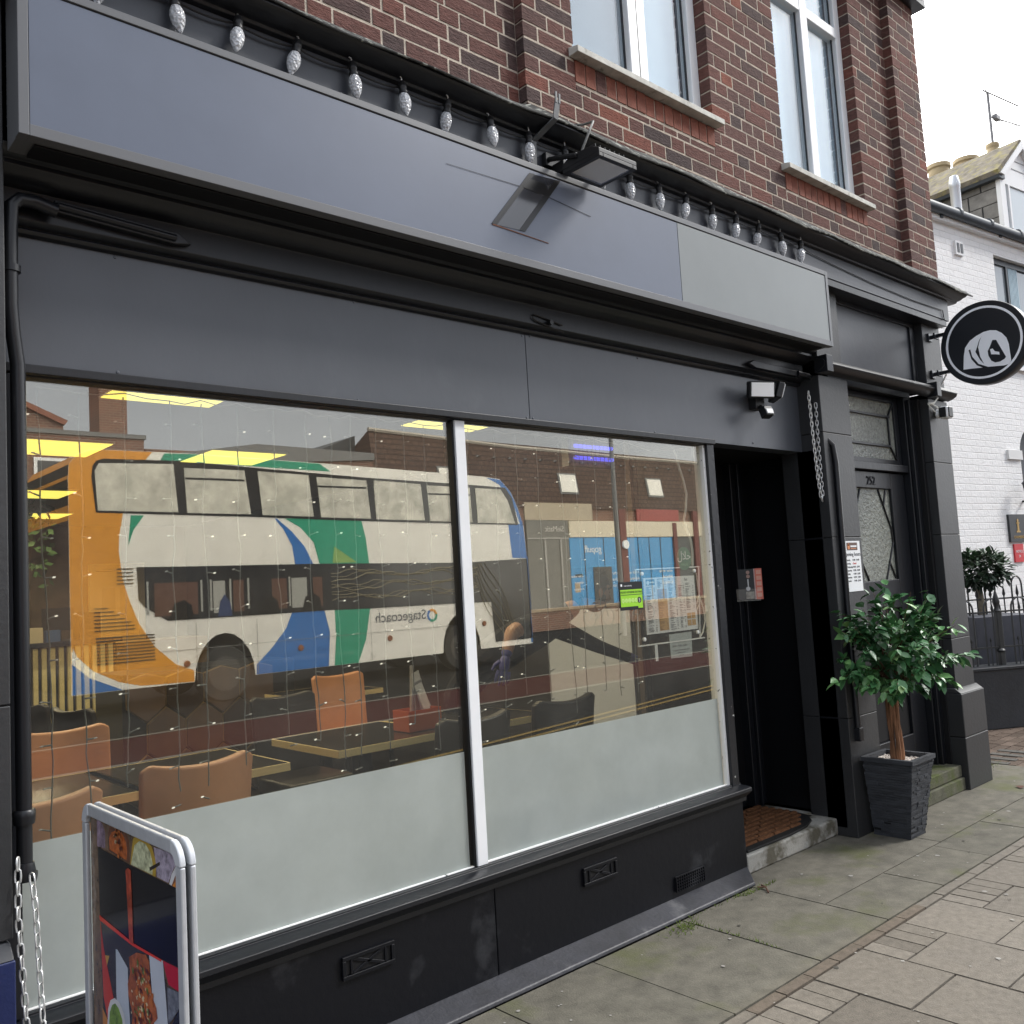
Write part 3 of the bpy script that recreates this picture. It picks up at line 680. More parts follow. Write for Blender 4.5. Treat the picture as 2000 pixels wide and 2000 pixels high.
def upper_window(x0, x1, zs, bars, transom=None, ribs=False):
    yf = 2.93
    b = MB(); zt = 5.9
    b.box(x0, x0 + .055, yf, yf + .07, zs + .035, zt, WHITE); b.box(x1 - .075, x1, yf, yf + .07, zs + .035, zt, WHITE); b.box(x0 + .055, x1 - .075, yf, yf + .07, zs + .035, zs + .10, WHITE)
    for bx0, bx1 in bars: b.box(bx0, bx1, yf - .004, yf + .07, zs + .10, zt, WHITE)
    if transom:
        for p0, p1, z in transom: b.box(p0, p1, yf - .002, yf + .07, z, z + .075, WHITE)
    f = P_(b, 'upper_window', .006)
    b = MB()
    for bx0, bx1 in bars:
        b.box(bx0 - .014, bx0, yf + .030, yf + .036, zs + .10, zt, GASK)
    b.box(x1 - .089, x1 - .075, yf + .030, yf + .036, zs + .10, zt, GASK)
    P_(b, 'gasket', 0, f)
    if ribs:
        b = MB(); b.box((bars[0][0] + bars[0][1]) / 2 - .003, (bars[0][0] + bars[0][1]) / 2 + .003, yf - .0055, yf, zs + .10, zt, GASK); P_(b, 'sash_joint', 0, f)
    b = MB(); b.box(x0 + .05, x1 - .07, yf + .035, yf + .041, zs + .09, zt, UPG); P_(b, 'glass_pane', 0, f, smooth=0)
    b = MB()
    if ribs:
        z = zs + .12
        while z < zt:
            b.add([(x0 + .02, yf + .08, z), (bars[0][0] + .02, yf + .08, z), (bars[0][0] + .02, yf + .065, z + .030), (x0 + .02, yf + .065, z + .030)], [(0, 1, 2, 3)], NET); z += .032
        b.box(bars[0][1] + .06, x1 - .10, yf + .075, yf + .077, zs + .05, zt, NET)
        b.box(x0, x1, yf + .105, yf + .11, zs + .02, zt, mat('pale_room', (.36, .42, .50), .9))
    else:
        n = 60; vs = []
        for j in (zs + .05, zt):
            for i in range(n + 1):
                t = i / n; vs.append((x0 + .02 + (x1 - x0 - .11) * t, yf + .075 + .008 * math.sin(t * 34) * math.sin(t * 9 + 1), j))
        b.add(vs, [(i, i + 1, n + 2 + i, n + 1 + i) for i in range(n)], NET)
        b.box(x0, x1, yf + .105, yf + .11, zs + .02, zt, mat('pale_room', (.36, .42, .50), .9))
    P_(b, 'curtain', 0, f)
    b = MB(); SILLM = mat('grimy_white_sill', (.52, .51, .46), .7, .3, var=.25, vscale=12, stain=((.16, .15, .12), 14, .56, .7))
    b.prism([(2.80, zs - .028), (2.80, zs + .004), (2.93, zs + .034), (3.0, zs + .034), (3.0, zs - .028)], 'x', x0 - .035, x1 + .03, SILLM)
    P_(b, 'window_sill', .003, f)
upper_window(W1[0], W1[1], 4.185, [(3.695, 3.84)], ribs=True)
upper_window(W2[0], W2[1], 4.125, [(5.552, 5.645)], transom=[(5.645, 6.045, 5.385), (5.11, 5.552, 5.40)])

# inside of the shop
FLOORI = mat('dark_floor', (.018, .014, .011), .5, .2, var=.3, vscale=8)
WALLI = mat('brown_inner_wall', (.13, .10, .075), .8, .2, var=.25, vscale=4)
CEILI = mat('grey_ceiling', (.30, .29, .27), .9, .1)
b = MB(); b.box(-.2, 5.12, 3.08, 12.6, .04, .1, FLOORI); P_(b, 'inner_floor')
b = MB(); b.box(-.2, 5.12, 3.07, 12.6, 2.72, 2.80, CEILI); P_(b, 'inner_ceiling')
b = MB(); b.box(5.10, 5.135, 3.60, 12.6, .1, 2.72, mat('dark_panelled_wall', (.035, .032, .03), .5, .4, var=.3, vscale=3)); b.box(-.2, 5.1, 12.5, 12.6, .1, 2.72, WALLI); b.box(-.3, -.2, 3.1, 12.6, .1, 2.72, WALLI); b.box(-.2, .64, 3.06, 3.1, .1, 2.72, WALLI)
b.box(4.20, 5.10, 3.565, 3.60, .1, 2.72, WALLI); b.box(.64, 5.1, 3.055, 3.07, 2.345, 2.72, WALLI)
P_(b, 'inner_wall')
b = MB(); b.box(5.085, 5.099, 4.41, 5.29, .1, 1.40, mat('pale_grey_panel', (.58, .63, .74), .6, .3)); P_(b, 'grey_wall_panel')
b = MB(); CREAM = mat('cream_door', (.55, .42, .22), .6); b.box(3.88, 4.42, 12.44, 12.48, .1, 2.12, CREAM); b.box(3.80, 3.88, 12.42, 12.5, .1, 2.22, CREAM); b.box(4.42, 4.50, 12.42, 12.5, .1, 2.22, CREAM); b.box(3.88, 4.42, 12.42, 12.5, 2.13, 2.22, CREAM)
for z0, z1 in ((.4, 1.0), (1.2, 1.9)):
    for x0 in (3.95, 4.18): b.box(x0, x0 + .17, 12.435, 12.44, z0, z1, mat('cream_door_panel', (.48, .36, .18), .6))
P_(b, 'inner_door', .004)
# ------------------------------------------------------------------ festoon lights
BULB = bpy.data.materials.new('clear_faceted_bulb'); BULB.use_nodes = True
t = BULB.node_tree; bs = t.nodes['Principled BSDF']; bs.inputs['Base Color'].default_value = (.8, .82, .85, 1); bs.inputs['Roughness'].default_value = .12; bs.inputs['Transmission Weight'].default_value = .25; bs.inputs['Specular IOR Level'].default_value = 1
vo = t.nodes.new('ShaderNodeTexVoronoi'); vo.inputs['Scale'].default_value = 95; tc = t.nodes.new('ShaderNodeTexCoord'); bp = t.nodes.new('ShaderNodeBump'); bp.inputs['Strength'].default_value = 1; bp.inputs['Distance'].default_value = .006
t.links.new(tc.outputs['Object'], vo.inputs['Vector']); t.links.new(vo.outputs['Distance'], bp.inputs['Height']); t.links.new(bp.outputs['Normal'], bs.inputs['Normal'])
fl = thing('festoon_lights', 'string of clear pine cone bulbs hung along the black fascia above the grey sign', 'festoon lights', (3.0, 2.69, 3.55))
bx = [0.89, 1.11] + [1.33 + .2212 * i for i in range(17)]
b = MB(); pts = []
prev = None
for i, x in enumerate(bx):
    if prev is not None:
        for k in range(1, 6):
            u = k / 6; pts.append((prev + (x - prev) * u, 2.708, 3.537 - .011 * math.sin(math.pi * u)))
    pts.append((x, 2.70, 3.537)); prev = x
pts += [(5.0, 2.715, 3.52), (5.3, 2.718, 3.50), (5.8, 2.718, 3.475), (6.4, 2.718, 3.462), (6.9, 2.718, 3.47), (6.92, 2.72, 3.40)]
b.tube(pts, .0035, BLKPL, 6); b.build('cable', fl)
rb_ = random.Random(3); proto = None
for i, x in enumerate(bx):
    tilt = rb_.gauss(0, .11) + (.16 if i == 9 else 0)
    Mx = Matrix.Rotation(tilt, 3, 'Y')
    if proto is None:
        b = MB(); b.lathe([(.004, .012), (.010, .010), (.0145, .002), (.0145, -.008), (.016, -.010), (.016, -.018), (.0145, -.020), (.0145, -.032), (.018, -.034), (.018, -.042), (.01, -.043)], (0, 0, 0), BLKPL, 12)
        b.tube([(0, 0, .01), (0, .004, .022), (.004, .010, .026)], .0025, STEEL, 6)
        cap = b.build('socket', fl, origin=(0, 0, 0)); cap.location = (0, 0, 0)
        g = MB(); g.lathe([(.012, -.040), (.017, -.046), (.0225, -.060), (.0245, -.075), (.023, -.090), (.018, -.106), (.011, -.120), (.005, -.130), (.002, -.133)], (0, 0, 0), BULB, 14)
        bulb = g.build('bulb', cap, origin=(0, 0, 0)); bulb.location = (0, 0, 0)
        proto = cap; c = cap
    else:
        c = copy_tree(proto)
        c.parent = fl
    c.location = Vector((x, 2.69, 3.545)) - fl.location; c.rotation_euler = (rb_.gauss(0, .08), tilt, rb_.uniform(0, 3))

# metal fork bracket and floodlight
b = MB(); GM = mat('grey_painted_iron', (.10, .105, .11), .5, .6, var=.3, vscale=30)
def strip(mb, pts, w, th, m):
    for p, q in zip(pts[:-1], pts[1:]):
        p, q = Vector(p), Vector(q); d = (q - p).normalized(); s = Vector((1, 0, 0)); s = (s - d * s.dot(d)).normalized(); n = d.cross(s)
        q = q + d * th * .4
        vs = [p + s * a * w / 2 + n * c * th / 2 for a, c in ((-1, -1), (1, -1), (1, 1), (-1, 1))] + [q + s * a * w / 2 + n * c * th / 2 for a, c in ((-1, -1), (1, -1), (1, 1), (-1, 1))]
        mb.add(vs, [(0, 3, 2, 1), (4, 5, 6, 7), (0, 1, 5, 4), (1, 2, 6, 5), (2, 3, 7, 6), (3, 0, 4, 7)], m)
strip(b, [(2.700, 2.712, 3.41), (2.700, 2.705, 3.535), (2.735, 2.60, 3.60), (2.745, 2.59, 3.68)], .028, .006, GM)
strip(b, [(2.735, 2.589, 3.67), (2.735, 2.587, 3.715)], .010, .006, GM); strip(b, [(2.755, 2.589, 3.67), (2.755, 2.587, 3.71)], .010, .006, GM)
o = b.build('bracket', origin=(2.70, 2.71, 3.41)); o['label'] = 'grey forked iron strap on the black fascia beside the floodlight'; o['category'] = 'bracket'
ft = thing('floodlight', 'black floodlight facing down from the fascia above the grey sign', 'floodlight', (2.86, 2.70, 3.45))
b = MB()
LN = mat('floodlight_reflector', (.80, .77, .70), .5, .6)
b.prism([(2.40, 3.385), (2.40, 3.405), (2.44, 3.425), (2.56, 3.435), (2.615, 3.41), (2.615, 3.385)], 'x', 2.775, 3.015, BLKPL)
for q in ((2.775, 2.80, 2.40, 2.615), (2.99, 3.015, 2.40, 2.615), (2.80, 2.99, 2.40, 2.42), (2.80, 2.99, 2.59, 2.615)):
    b.box(q[0], q[1], q[2], q[3], 3.368, 3.386, BLKPL)
for i in range(7): b.box(2.80 + i * .03, 2.806 + i * .03, 2.44, 2.58, 3.43, 3.445, BLKPL)
b.build('housing', ft, bevel=.004)
b = MB(); b.prism([(2.425, 3.371), (2.50, 3.383), (2.585, 3.371)], 'x', 2.802, 2.988, LN); b.lathe([(.045, 0), (.05, -.004), (.02, -.006)], (2.87, 2.5, 3.383), mat('lamp_disc', (.85, .82, .72), .3), 20); b.build('reflector', ft)
b = MB(); b.box(2.80, 2.99, 2.42, 2.59, 3.3665, 3.3685, glass_mat('lens_glass', .08, 1.5)); b.build('lens', ft, smooth=0)
b = MB(); b.tube([(2.78, 2.70, 3.47), (2.77, 2.66, 3.455), (2.768, 2.52, 3.415)], .012, BLKPL, 6); b.tube([(3.02, 2.70, 3.47), (3.022, 2.66, 3.455), (3.022, 2.52, 3.415)], .012, BLKPL, 6); b.box(2.76, 3.03, 2.695, 2.722, 3.44, 3.50, BLKPL); b.box(2.80, 2.86, 2.63, 2.722, 3.40, 3.45, BLKPL)
b.build('arm', ft, bevel=.003)
b = MB(); b.tube([(2.90, 2.66, 3.43), (2.905, 2.62, 3.50), (2.93, 2.58, 3.60), (2.98, 2.60, 3.665), (3.0, 2.68, 3.69), (3.0, 2.80, 3.74)], .0055, mat('grey_cable', (.18, .18, .17), .5), 8); b.build('cable', ft)

# security light on the head panel
sl = thing('security_light', 'black twin security light with sensor on the panel above the shop door', 'security light', (4.63, 2.95, 2.62))
LEDP = mat('white_led_panel', (.9, .9, .9), .3)
b = MB(); b.box(4.585, 4.675, 2.90, 2.951, 2.555, 2.655, BLKPL); b.tube([(4.61, 2.91, 2.63), (4.59, 2.87, 2.64)], .014, BLKPL); b.tube([(4.65, 2.91, 2.63), (4.68, 2.87, 2.645)], .014, BLKPL); b.tube([(4.62, 2.90, 2.57), (4.61, 2.86, 2.53)], .014, BLKPL)
b.build('base', sl, bevel=.008)
def lamp_head(loc, rz, rx):
    M_ = Matrix.Translation(loc) @ Matrix.Rotation(rz, 4, 'Z') @ Matrix.Rotation(rx, 4, 'X')
    b = MB(); b.box(-.085, .085, -.02, .02, -.048, .048, BLKPL); b.prism([(-.085, -.048), (.085, -.048), (.06, .0), (-.06, 0)], 'x', -.04, .04, BLKPL) if False else None
    b.box(-.06, .06, .018, .036, -.035, .035, BLKPL); b.xf(M_); h = b.build('lamp_head', sl, bevel=.01)
    p = MB(); p.box(-.076, .076, -.024, -.019, -.040, .040, LEDP); p.xf(M_); p.build('led_panel', h, bevel=.002)
lamp_head((4.555, 2.845, 2.65), R(-22), R(8)); lamp_head((4.74, 2.855, 2.655), R(48), R(18))
b = MB(); b.box(-.03, .03, -.03, .02, -.03, .03, BLKPL); b.box(-.026, .026, -.036, -.028, -.024, .010, mat('sensor_window', (.5, .51, .52), .3)); b.xf(Matrix.Translation((4.60, 2.85, 2.52)) @ Matrix.Rotation(R(-15), 4, 'Z') @ Matrix.Rotation(R(-20), 4, 'X')); b.build('motion_sensor', sl, bevel=.006)

# pipes and shutter gear on the front
pl = thing('drainpipe', 'black painted pipe down the left edge of the shop window', 'pipe', (.69, 2.86, .9))
b = MB(); b.tube([(.80, 2.855, 2.812), (.74, 2.855, 2.826), (.70, 2.855, 2.825), (.675, 2.855, 2.80), (.672, 2.855, 2.72), (.672, 2.86, 2.50), (.680, 2.87, 2.42), (.692, 2.875, 2.33), (.694, 2.88, 1.6), (.694, 2.88, .90)], .021, PAINT, 12)
b.build('pipe', pl)
b = MB(); b.lathe([(.026, 0), (.026, .02)], (.674, 2.858, 2.60), PAINT, 14); b.build('collar', pl)
b = MB(); b.lathe([(.027, -.02), (.030, 0), (.030, .015), (.026, .02)], (.694, 2.88, 1.04), PAINT, 14); b.build('collar', pl)
b = MB(); b.lathe([(.026, 0), (.03, .02), (.024, .05)], (.694, 2.88, .865), PAINT, 12); b.tube([(.69, 2.88, .88), (.72, 2.865, .875)], .016, PAINT); b.build('end_fitting', pl)
b = MB(); b.prism([(.80, 2.818), (1.17, 2.796), (1.225, 2.806), (1.18, 2.836), (.80, 2.858)], 'y', 2.872, 2.90, PAINT); b.tube([(.80, 2.868, 2.836), (1.17, 2.868, 2.814)], .012, PAINT, 8); o = b.build('shutter_bar', origin=(1.0, 2.89, 2.83), bevel=.004); o['label'] = 'pointed black painted bar on the beam at the left end'; o['category'] = 'bar'
pr = thing('drainpipe', 'black pipe beside the shop door running down past the silver chain', 'pipe', (5.2, 2.86, .7))
b = MB(); b.tube([(5.02, 2.87, 2.806), (5.12, 2.86, 2.80), (5.155, 2.855, 2.785), (5.16, 2.85, 2.74), (5.155, 2.85, 2.53), (5.17, 2.84, 2.44), (5.225, 2.79, 2.36), (5.235, 2.785, 2.25), (5.225, 2.785, 1.36), (5.22, 2.785, .66), (5.22, 2.785, .62)], .017, PAINT, 10); b.build('pipe', pr)
b = MB(); b.box(5.195, 5.245, 2.762, 2.81, .56, .64, PAINT); b.build('pipe_shoe', pr, bevel=.006)
b = MB(); b.lathe([(.022, 0), (.022, .02)], (5.157, 2.851, 2.62), PAINT, 12); b.build('collar', pr, bevel=.006)
b = MB(); b.prism([(4.50, 2.808), (4.555, 2.832), (5.02, 2.822), (5.02, 2.788), (4.57, 2.788)], 'y', 2.87, 2.90, PAINT); o = b.build('shutter_bar', origin=(4.8, 2.89, 2.81), bevel=.004); o['label'] = 'pointed black painted bar on the beam above the shop door'; o['category'] = 'bar'
b = MB(); HK = mat('black_wire', (.012, .012, .013), .4, .6)
b.tube([(3.005, 2.893, 2.772), (2.83, 2.893, 2.800), (2.808, 2.893, 2.812), (2.815, 2.893, 2.828), (2.84, 2.893, 2.828), (3.0, 2.893, 2.805)], .0035, HK, 6); b.tube([(2.915, 2.90, 2.803), (2.915, 2.875, 2.803)], .012, HK, 8)
o = b.build('hook', origin=(2.91, 2.9, 2.80)); o['label'] = 'long black wire hook on the beam above the window'; o['category'] = 'hook'

# chains
def chain(pts, label, link=.034):
    b = MB(); P = [Vector(p) for p in pts]
    L = [0]
    for p, q in zip(P[:-1], P[1:]): L.append(L[-1] + (q - p).length)
    def at(s):
        for i in range(len(P) - 1):
            if s <= L[i + 1] or i == len(P) - 2:
                u = (s - L[i]) / max(1e-6, L[i + 1] - L[i]); return P[i] + (P[i + 1] - P[i]) * u, (P[i + 1] - P[i]).normalized()
    n = int(L[-1] / (link * .80))
    for i in range(n):
        c, d = at((i + .5) * link * .80)
        s = Vector((1, 0, 0)) if abs(d.x) < .8 else Vector((0, 0, 1))
        s = (s - d * s.dot(d)).normalized(); t_ = d.cross(s)
        ang = R(35) if i % 2 else R(125)
        a = s * math.cos(ang) + t_ * math.sin(ang)
        ring = []
        for k in range(12):
            th = 2 * math.pi * k / 12
            ring.append(c + a * math.cos(th) * .0078 + d * (math.sin(th) * .0075 + (.0105 if math.sin(th) > .01 else (-.0105 if math.sin(th) < -.01 else 0))))
        b.tube(ring, .0026, STEEL, 6, closed=True)
    o = b.build('chain', origin=P[0], recalc=False); o['label'] = label; o['category'] = 'chain'
    return o
chain([(5.06, 2.83, 2.69), (5.068, 2.83, 2.45), (5.085, 2.83, 2.15), (5.10, 2.83, 2.05), (5.112, 2.83, 2.02), (5.125, 2.83, 2.05), (5.125, 2.83, 2.2), (5.128, 2.83, 2.45), (5.135, 2.83, 2.63)], 'silver chain looped from a hook beside the shop door')
chain([(.658, 2.80, .95), (.655, 2.79, .80), (.672, 2.775, .45), (.68, 2.77, .20), (.69, 2.77, .14), (.70, 2.77, .20), (.712, 2.79, .5), (.705, 2.82, .80), (.70, 2.84, .90)], 'silver chain hanging at the bottom left corner of the window', .04)
b = MB(); b.prism([(.640, 2.235), (.652, 2.24), (.655, 2.215), (.650, 2.19), (.647, 2.20), (.642, 2.22)], 'y', 2.848, 2.852, WHITEP); o = b.build('paper_scrap', origin=(.647, 2.85, 2.21)); o['label'] = 'torn white paper scrap stuck on the left pipe'; o['category'] = 'paper'

# round projecting sign
hs = thing('hanging_sign', 'round black projecting sign with white hooded head and thin white ring', 'sign', (6.80, 2.80, 3.14))
SB = mat('sign_black', (.012, .014, .018), .3, .6); SW = mat('sign_white', (.92, .94, .98), .4)
C = (2.408, 3.132); Rr = .297; MXr = Matrix.Rotation(R(90), 3, 'Y')
b = MB(); b.lathe([(Rr - .004, -.045), (Rr, -.04), (Rr, .04), (Rr - .004, .045)], (6.805, C[0], C[1]), SB, 64, MXr); disc = b.build('disc', hs)
b = MB(); vs = []
for r_ in (.258, .242):
    for k in range(64): vs.append((6.7585, C[0] + r_ * math.cos(k * math.pi / 32), C[1] + r_ * math.sin(k * math.pi / 32)))
b.add(vs, [(k, (k + 1) % 64, 64 + (k + 1) % 64, 64 + k) for k in range(64)], SW); b.build('ring', disc)
b = MB()
def pl_x(mb, key, x, m): mb.prism(DATA[key], 'x', x, x + .0006, m)
pl_x(b, 'l_hood', 6.7585, SW); pl_x(b, 'l_fold1', 6.7575, SB); pl_x(b, 'l_fold2', 6.7573, SB); pl_x(b, 'l_face', 6.7571, SB); pl_x(b, 'l_eye', 6.7563, SW)
b.build('emblem', disc, smooth=0)
for z0, yd in ((3.265, 2.66), (2.985, 2.64)):
    b = MB(); b.box(6.79, 6.82, yd - .03, 2.79, z0 - .012, z0 + .012, SB); b.box(6.775, 6.835, 2.785, 2.80, z0 - .03, z0 + .03, SB); b.box(6.77, 6.84, 2.74, 2.752, z0 - .022, z0 + .022, SB); b.build('bracket_arm', hs, bevel=.002)
b = MB()
b.tube([(6.66, 2.79, 2.755), (6.72, 2.775, 2.76), (6.77, 2.765, 2.80), (6.80, 2.76, 2.87), (6.81, 2.70, 2.97)], .006, CABLEW, 8)
b.tube([(6.66, 2.79, 2.752), (6.74, 2.79, 2.755), (6.80, 2.79, 2.745), (6.88, 2.79, 2.72), (7.012, 2.79, 2.70)], .005, CABLEW, 8)
b.tube([(6.66, 2.79, 2.75), (6.69, 2.79, 2.735), (6.73, 2.79, 2.715), (6.775, 2.785, 2.695)], .004, CABLEW, 8)
o = b.build('cable_bundle', origin=(6.66, 2.79, 2.75)); o['label'] = 'white cables looping on the corner pilaster below the round sign'; o['category'] = 'cable'
cc = thing('security_camera', 'small white box camera with black lens on the corner pilaster', 'camera', (6.80, 2.80, 2.69))
b = MB(); b.lathe([(.035, 0), (.035, .03), (.02, .04)], (6.80, 2.80, 2.69), WHITE, 20, Matrix.Rotation(R(90), 3, 'X')); b.box(6.765, 6.855, 2.70, 2.765, 2.645, 2.735, WHITE); b.build('body', cc, bevel=.018, seg=3)
b = MB(); b.box(6.775, 6.845, 2.693, 2.702, 2.655, 2.727, BLKPL); b.box(6.755, 6.766, 2.71, 2.76, 2.655, 2.727, BLKPL); b.build('lens', cc, bevel=.01, seg=3)

# opening hours paper
oh = thing('opening_hours_sign', 'long white opening hours sheet stuck on the middle pilaster', 'poster', (5.355, 2.797, 1.6))
b = MB(); b.box(5.252, 5.462, 2.7955, 2.7985, 1.452, 1.765, WHITEP); b.build('sheet', oh)
b = MB(); BR = mat('printed_brown', (.10, .05, .035), .5); OR = mat('printed_orange', (.6, .22, .08), .5); RD = mat('printed_red', (.6, .06, .05), .5)
b.box(5.295, 5.428, 2.7945, 2.7952, 1.708, 1.755, BR); b.lathe([(.014, 0), (.016, .0005)], (5.318, 2.7942, 1.728), OR, 16, MX := Matrix.Rotation(R(90), 3, 'X')); b.prism([(5.310, 1.735), (5.318, 1.756), (5.326, 1.735)], 'y', 2.7937, 2.7942, OR); b.box(5.342, 5.418, 2.7938, 2.7943, 1.727, 1.737, WHITEP); b.box(5.346, 5.412, 2.7938, 2.7943, 1.716, 1.720, OR)
b.build('logo_panel', oh, smooth=0)
b = MB(); GRT = mat('printed_grey', (.12, .12, .13), .6)
b.text('Opening hours', .034, (5.357, 2.7945, 1.672), (1, 0, 0), (0, 0, 1), GRT, .0008, 'CENTER')
for i, (d_, h_) in enumerate((('Monday', '12:00 - 22:00'), ('Tuesday', 'Closed'), ('Wednesday', '12:00 - 22:00'), ('Thursday', '12:00 - 22:00'), ('Friday', '12:00 - 23:00'), ('Saturday', '12:00 - 23:00'), ('Sunday', '12:00 - 22:00'))):
    b.text(d_, .016, (5.275, 2.7945, 1.642 - i * .0215), (1, 0, 0), (0, 0, 1), GRT, .0008); b.text(h_, .016, (5.352, 2.7945, 1.642 - i * .0215), (1, 0, 0), (0, 0, 1), RD if i == 1 else GRT, .0008)
b.build('lettering', oh, smooth=0)

# leaflet holder
lh = thing('leaflet_holder', 'clear holder with black and red menu leaflets on the door frame', 'leaflet holder', (5.16, 3.42, 1.53))
Ml = Matrix.Translation((5.145, 3.41, 1.53)) @ Matrix.Rotation(R(-52), 4, 'Z')
b = MB(); b.box(-.075, .075, -.012, 0, -.10, .10, mat('leaflet_black', (.015, .018, .018), .35)); b.xf(Ml); b.build('leaflet', lh)
b = MB(); RED = mat('leaflet_red', (.90, .22, .15), .45); b.box(.035, .078, -.0145, -.0125, -.10, .101, RED); b.box(.027, .034, -.014, -.0125, -.10, .10, mat('leaflet_pink', (.75, .5, .48), .5))
for i in range(5): b.box(.042, .072, -.0152, -.0146, -.085 + i * .037, -.058 + i * .037, mat('leaflet_salmon', (.95, .48, .36), .5))
b.lathe([(.011, 0), (.012, .001)], (-.01, -.0125, .078), mat('leaflet_beige', (.5, .32, .26), .5), 14, MX); b.lathe([(.011, 0), (.012, .001)], (-.01, -.0125, .052), mat('leaflet_beige', (.5, .32, .26), .5), 14, MX)
b.lathe([(.013, 0), (.014, .001)], (-.014, -.0125, -.028), WHITEP, 16, MX); b.box(-.016, -.008, -.0135, -.0125, -.015, .034, WHITEP)
b.box(-.03, .024, -.0135, -.0125, -.095, -.048, mat('leaflet_photo', (.35, .33, .28), .5, var=.5, vscale=60)); b.xf(Ml); b.build('printing', lh, smooth=0)
b = MB(); b.box(-.09, .06, -.018, -.0165, -.106, -.03, glass_mat('clear_acrylic', .03, 1.0)); b.box(-.09, -.086, -.018, .0, -.106, -.03, glass_mat('clear_acrylic', .03, 1.0)); b.box(-.09, .06, -.018, .0, -.108, -.104, mat('acrylic_edge', (.3, .31, .28), .3)); b.xf(Ml); b.build('clear_pocket', lh, smooth=0)

# door mat
dm = thing('doormat', 'black rubber doormat with brown coir bars on the shop step', 'doormat', (4.65, 3.15, .10))
out = [(4.235, 2.952), (4.66, 2.945), (4.86, 2.965), (4.99, 3.01), (5.07, 3.08), (5.10, 3.18), (5.10, 3.46), (4.235, 3.46)]
b = MB(); RUB = mat('black_rubber', (.012, .012, .012), .6, .4, bump=.3, bscale=80)
b.prism(out, 'z', .101, .114, RUB); b.build('rubber_base', dm, bevel=.004)
b = MB(); COIR = mat('brown_coir', (.15, .07, .035), .95, .1, var=.5, vscale=60, bump=1, bscale=200)
for r_ in range(9):
    y = 3.0 + r_ * .051
    lim = 5.075 if r_ > 2 else (4.86 + r_ * .085)
    x = 4.25 + (r_ % 2) * -.08
    while x < lim - .03:
        a0, a1 = max(4.25, x), min(x + .155, lim)
        b.prism([(y, .113), (y + .008, .124), (y + .028, .124), (y + .036, .113)], 'x', a0, a1, COIR); x += .168
b.build('coir_bars', dm)

# potted tree
pt = thing('potted_tree', 'artificial ficus tree with braided trunk in a tall dark slate effect planter', 'potted tree', (5.37, 2.65, 0))
SLATE = mat('slate_effect', (.040, .043, .050), .75, .4, var=.35, vscale=18, bump=.35, bscale=70, bstretch=(.5, .5, 2))
b = MB(); rs = random.Random(11); top = ((5.215, 5.50), (2.475, 2.77)); bot = ((5.285, 5.47), (2.555, 2.77)); N = 30
def lerp(a, b_, t): return a + (b_ - a) * t
for i in range(N):
    t0, t1 = i / N, (i + 1) / N
    zz0, zz1 = t0 * .455, t1 * .455
    for side in range(4):
        seg = 0.
        while seg < 1:
            s2 = min(1, seg + rs.uniform(.12, .4)); pr_ = rs.uniform(-.002, .006)
            def pt_(t, u, e):
                x0, x1 = lerp(bot[0][0], top[0][0], t) - e, lerp(bot[0][1], top[0][1], t) + e
                y0, y1 = lerp(bot[1][0], top[1][0], t) - e, lerp(bot[1][1], top[1][1], t) + e
                return [(lerp(x0, x1, u), y0), (x1, lerp(y0, y1, u)), (lerp(x1, x0, u), y1), (x0, lerp(y1, y0, u))][side]
            a, c = pt_(t0, seg, pr_), pt_(t0, s2, pr_); a1, c1 = pt_(t1, seg, pr_ * .6), pt_(t1, s2, pr_ * .6); ai, ci = pt_(t0, seg, -.01), pt_(t0, s2, -.01); ai1, ci1 = pt_(t1, seg, -.01), pt_(t1, s2, -.01)
            b.add([(*a, zz0 + .001), (*c, zz0 + .001), (*c1, zz1 - .0005), (*a1, zz1 - .0005), (*ai, zz0), (*ci, zz0), (*ci1, zz1), (*ai1, zz1)], [(0, 1, 2, 3), (4, 5, 1, 0), (3, 2, 6, 7), (1, 5, 6, 2), (4, 0, 3, 7)], SLATE)
            seg = s2
b.add([(bot[0][0] - .0, bot[1][0], .0), (bot[0][1], bot[1][0], 0), (bot[0][1], bot[1][1], 0), (bot[0][0], bot[1][1], 0), (top[0][0] + .012, top[1][0] + .012, .43), (top[0][1] - .012, top[1][0] + .012, .43), (top[0][1] - .012, top[1][1] - .012, .43), (top[0][0] + .012, top[1][1] - .012, .43)],
      [(0, 3, 2, 1), (4, 5, 6, 7), (0, 1, 5, 4), (1, 2, 6, 5), (2, 3, 7, 6), (3, 0, 4, 7)], DARKJ)
x0, x1, y0, y1 = 5.205, 5.51, 2.465, 2.78
for q in ((x0, x1, y0, y0 + .028), (x0, x1, y1 - .028, y1), (x0, x0 + .028, y0 + .028, y1 - .028), (x1 - .028, x1, y0 + .028, y1 - .028)): b.box(q[0], q[1], q[2], q[3], .445, .470, SLATE)
b.build('planter', pt, smooth=0)
b = MB(); PEB = mat('white_pebble', (.66, .60, .54), .8, .3, var=.2, vscale=40)
b.box(5.225, 5.49, 2.485, 2.76, .42, .437, PEB)
for i in range(420):
    px, py = rs.uniform(5.235, 5.48), rs.uniform(2.495, 2.75); r_ = rs.uniform(.006, .012)
    b.lathe([(r_ * .5, -r_ * .6), (r_, 0), (r_ * .55, r_ * .6)], (px, py, .44), PEB, 6, Euler((rs.uniform(-.5, .5), rs.uniform(-.5, .5), rs.random() * 3)).to_matrix())
b.build('pebbles', pt)
b = MB(); BARK = mat('tan_bark', (.22, .11, .06), .9, .2, var=.4, vscale=40, bump=.8, bscale=90, bstretch=(1, 1, .2))
tips = []
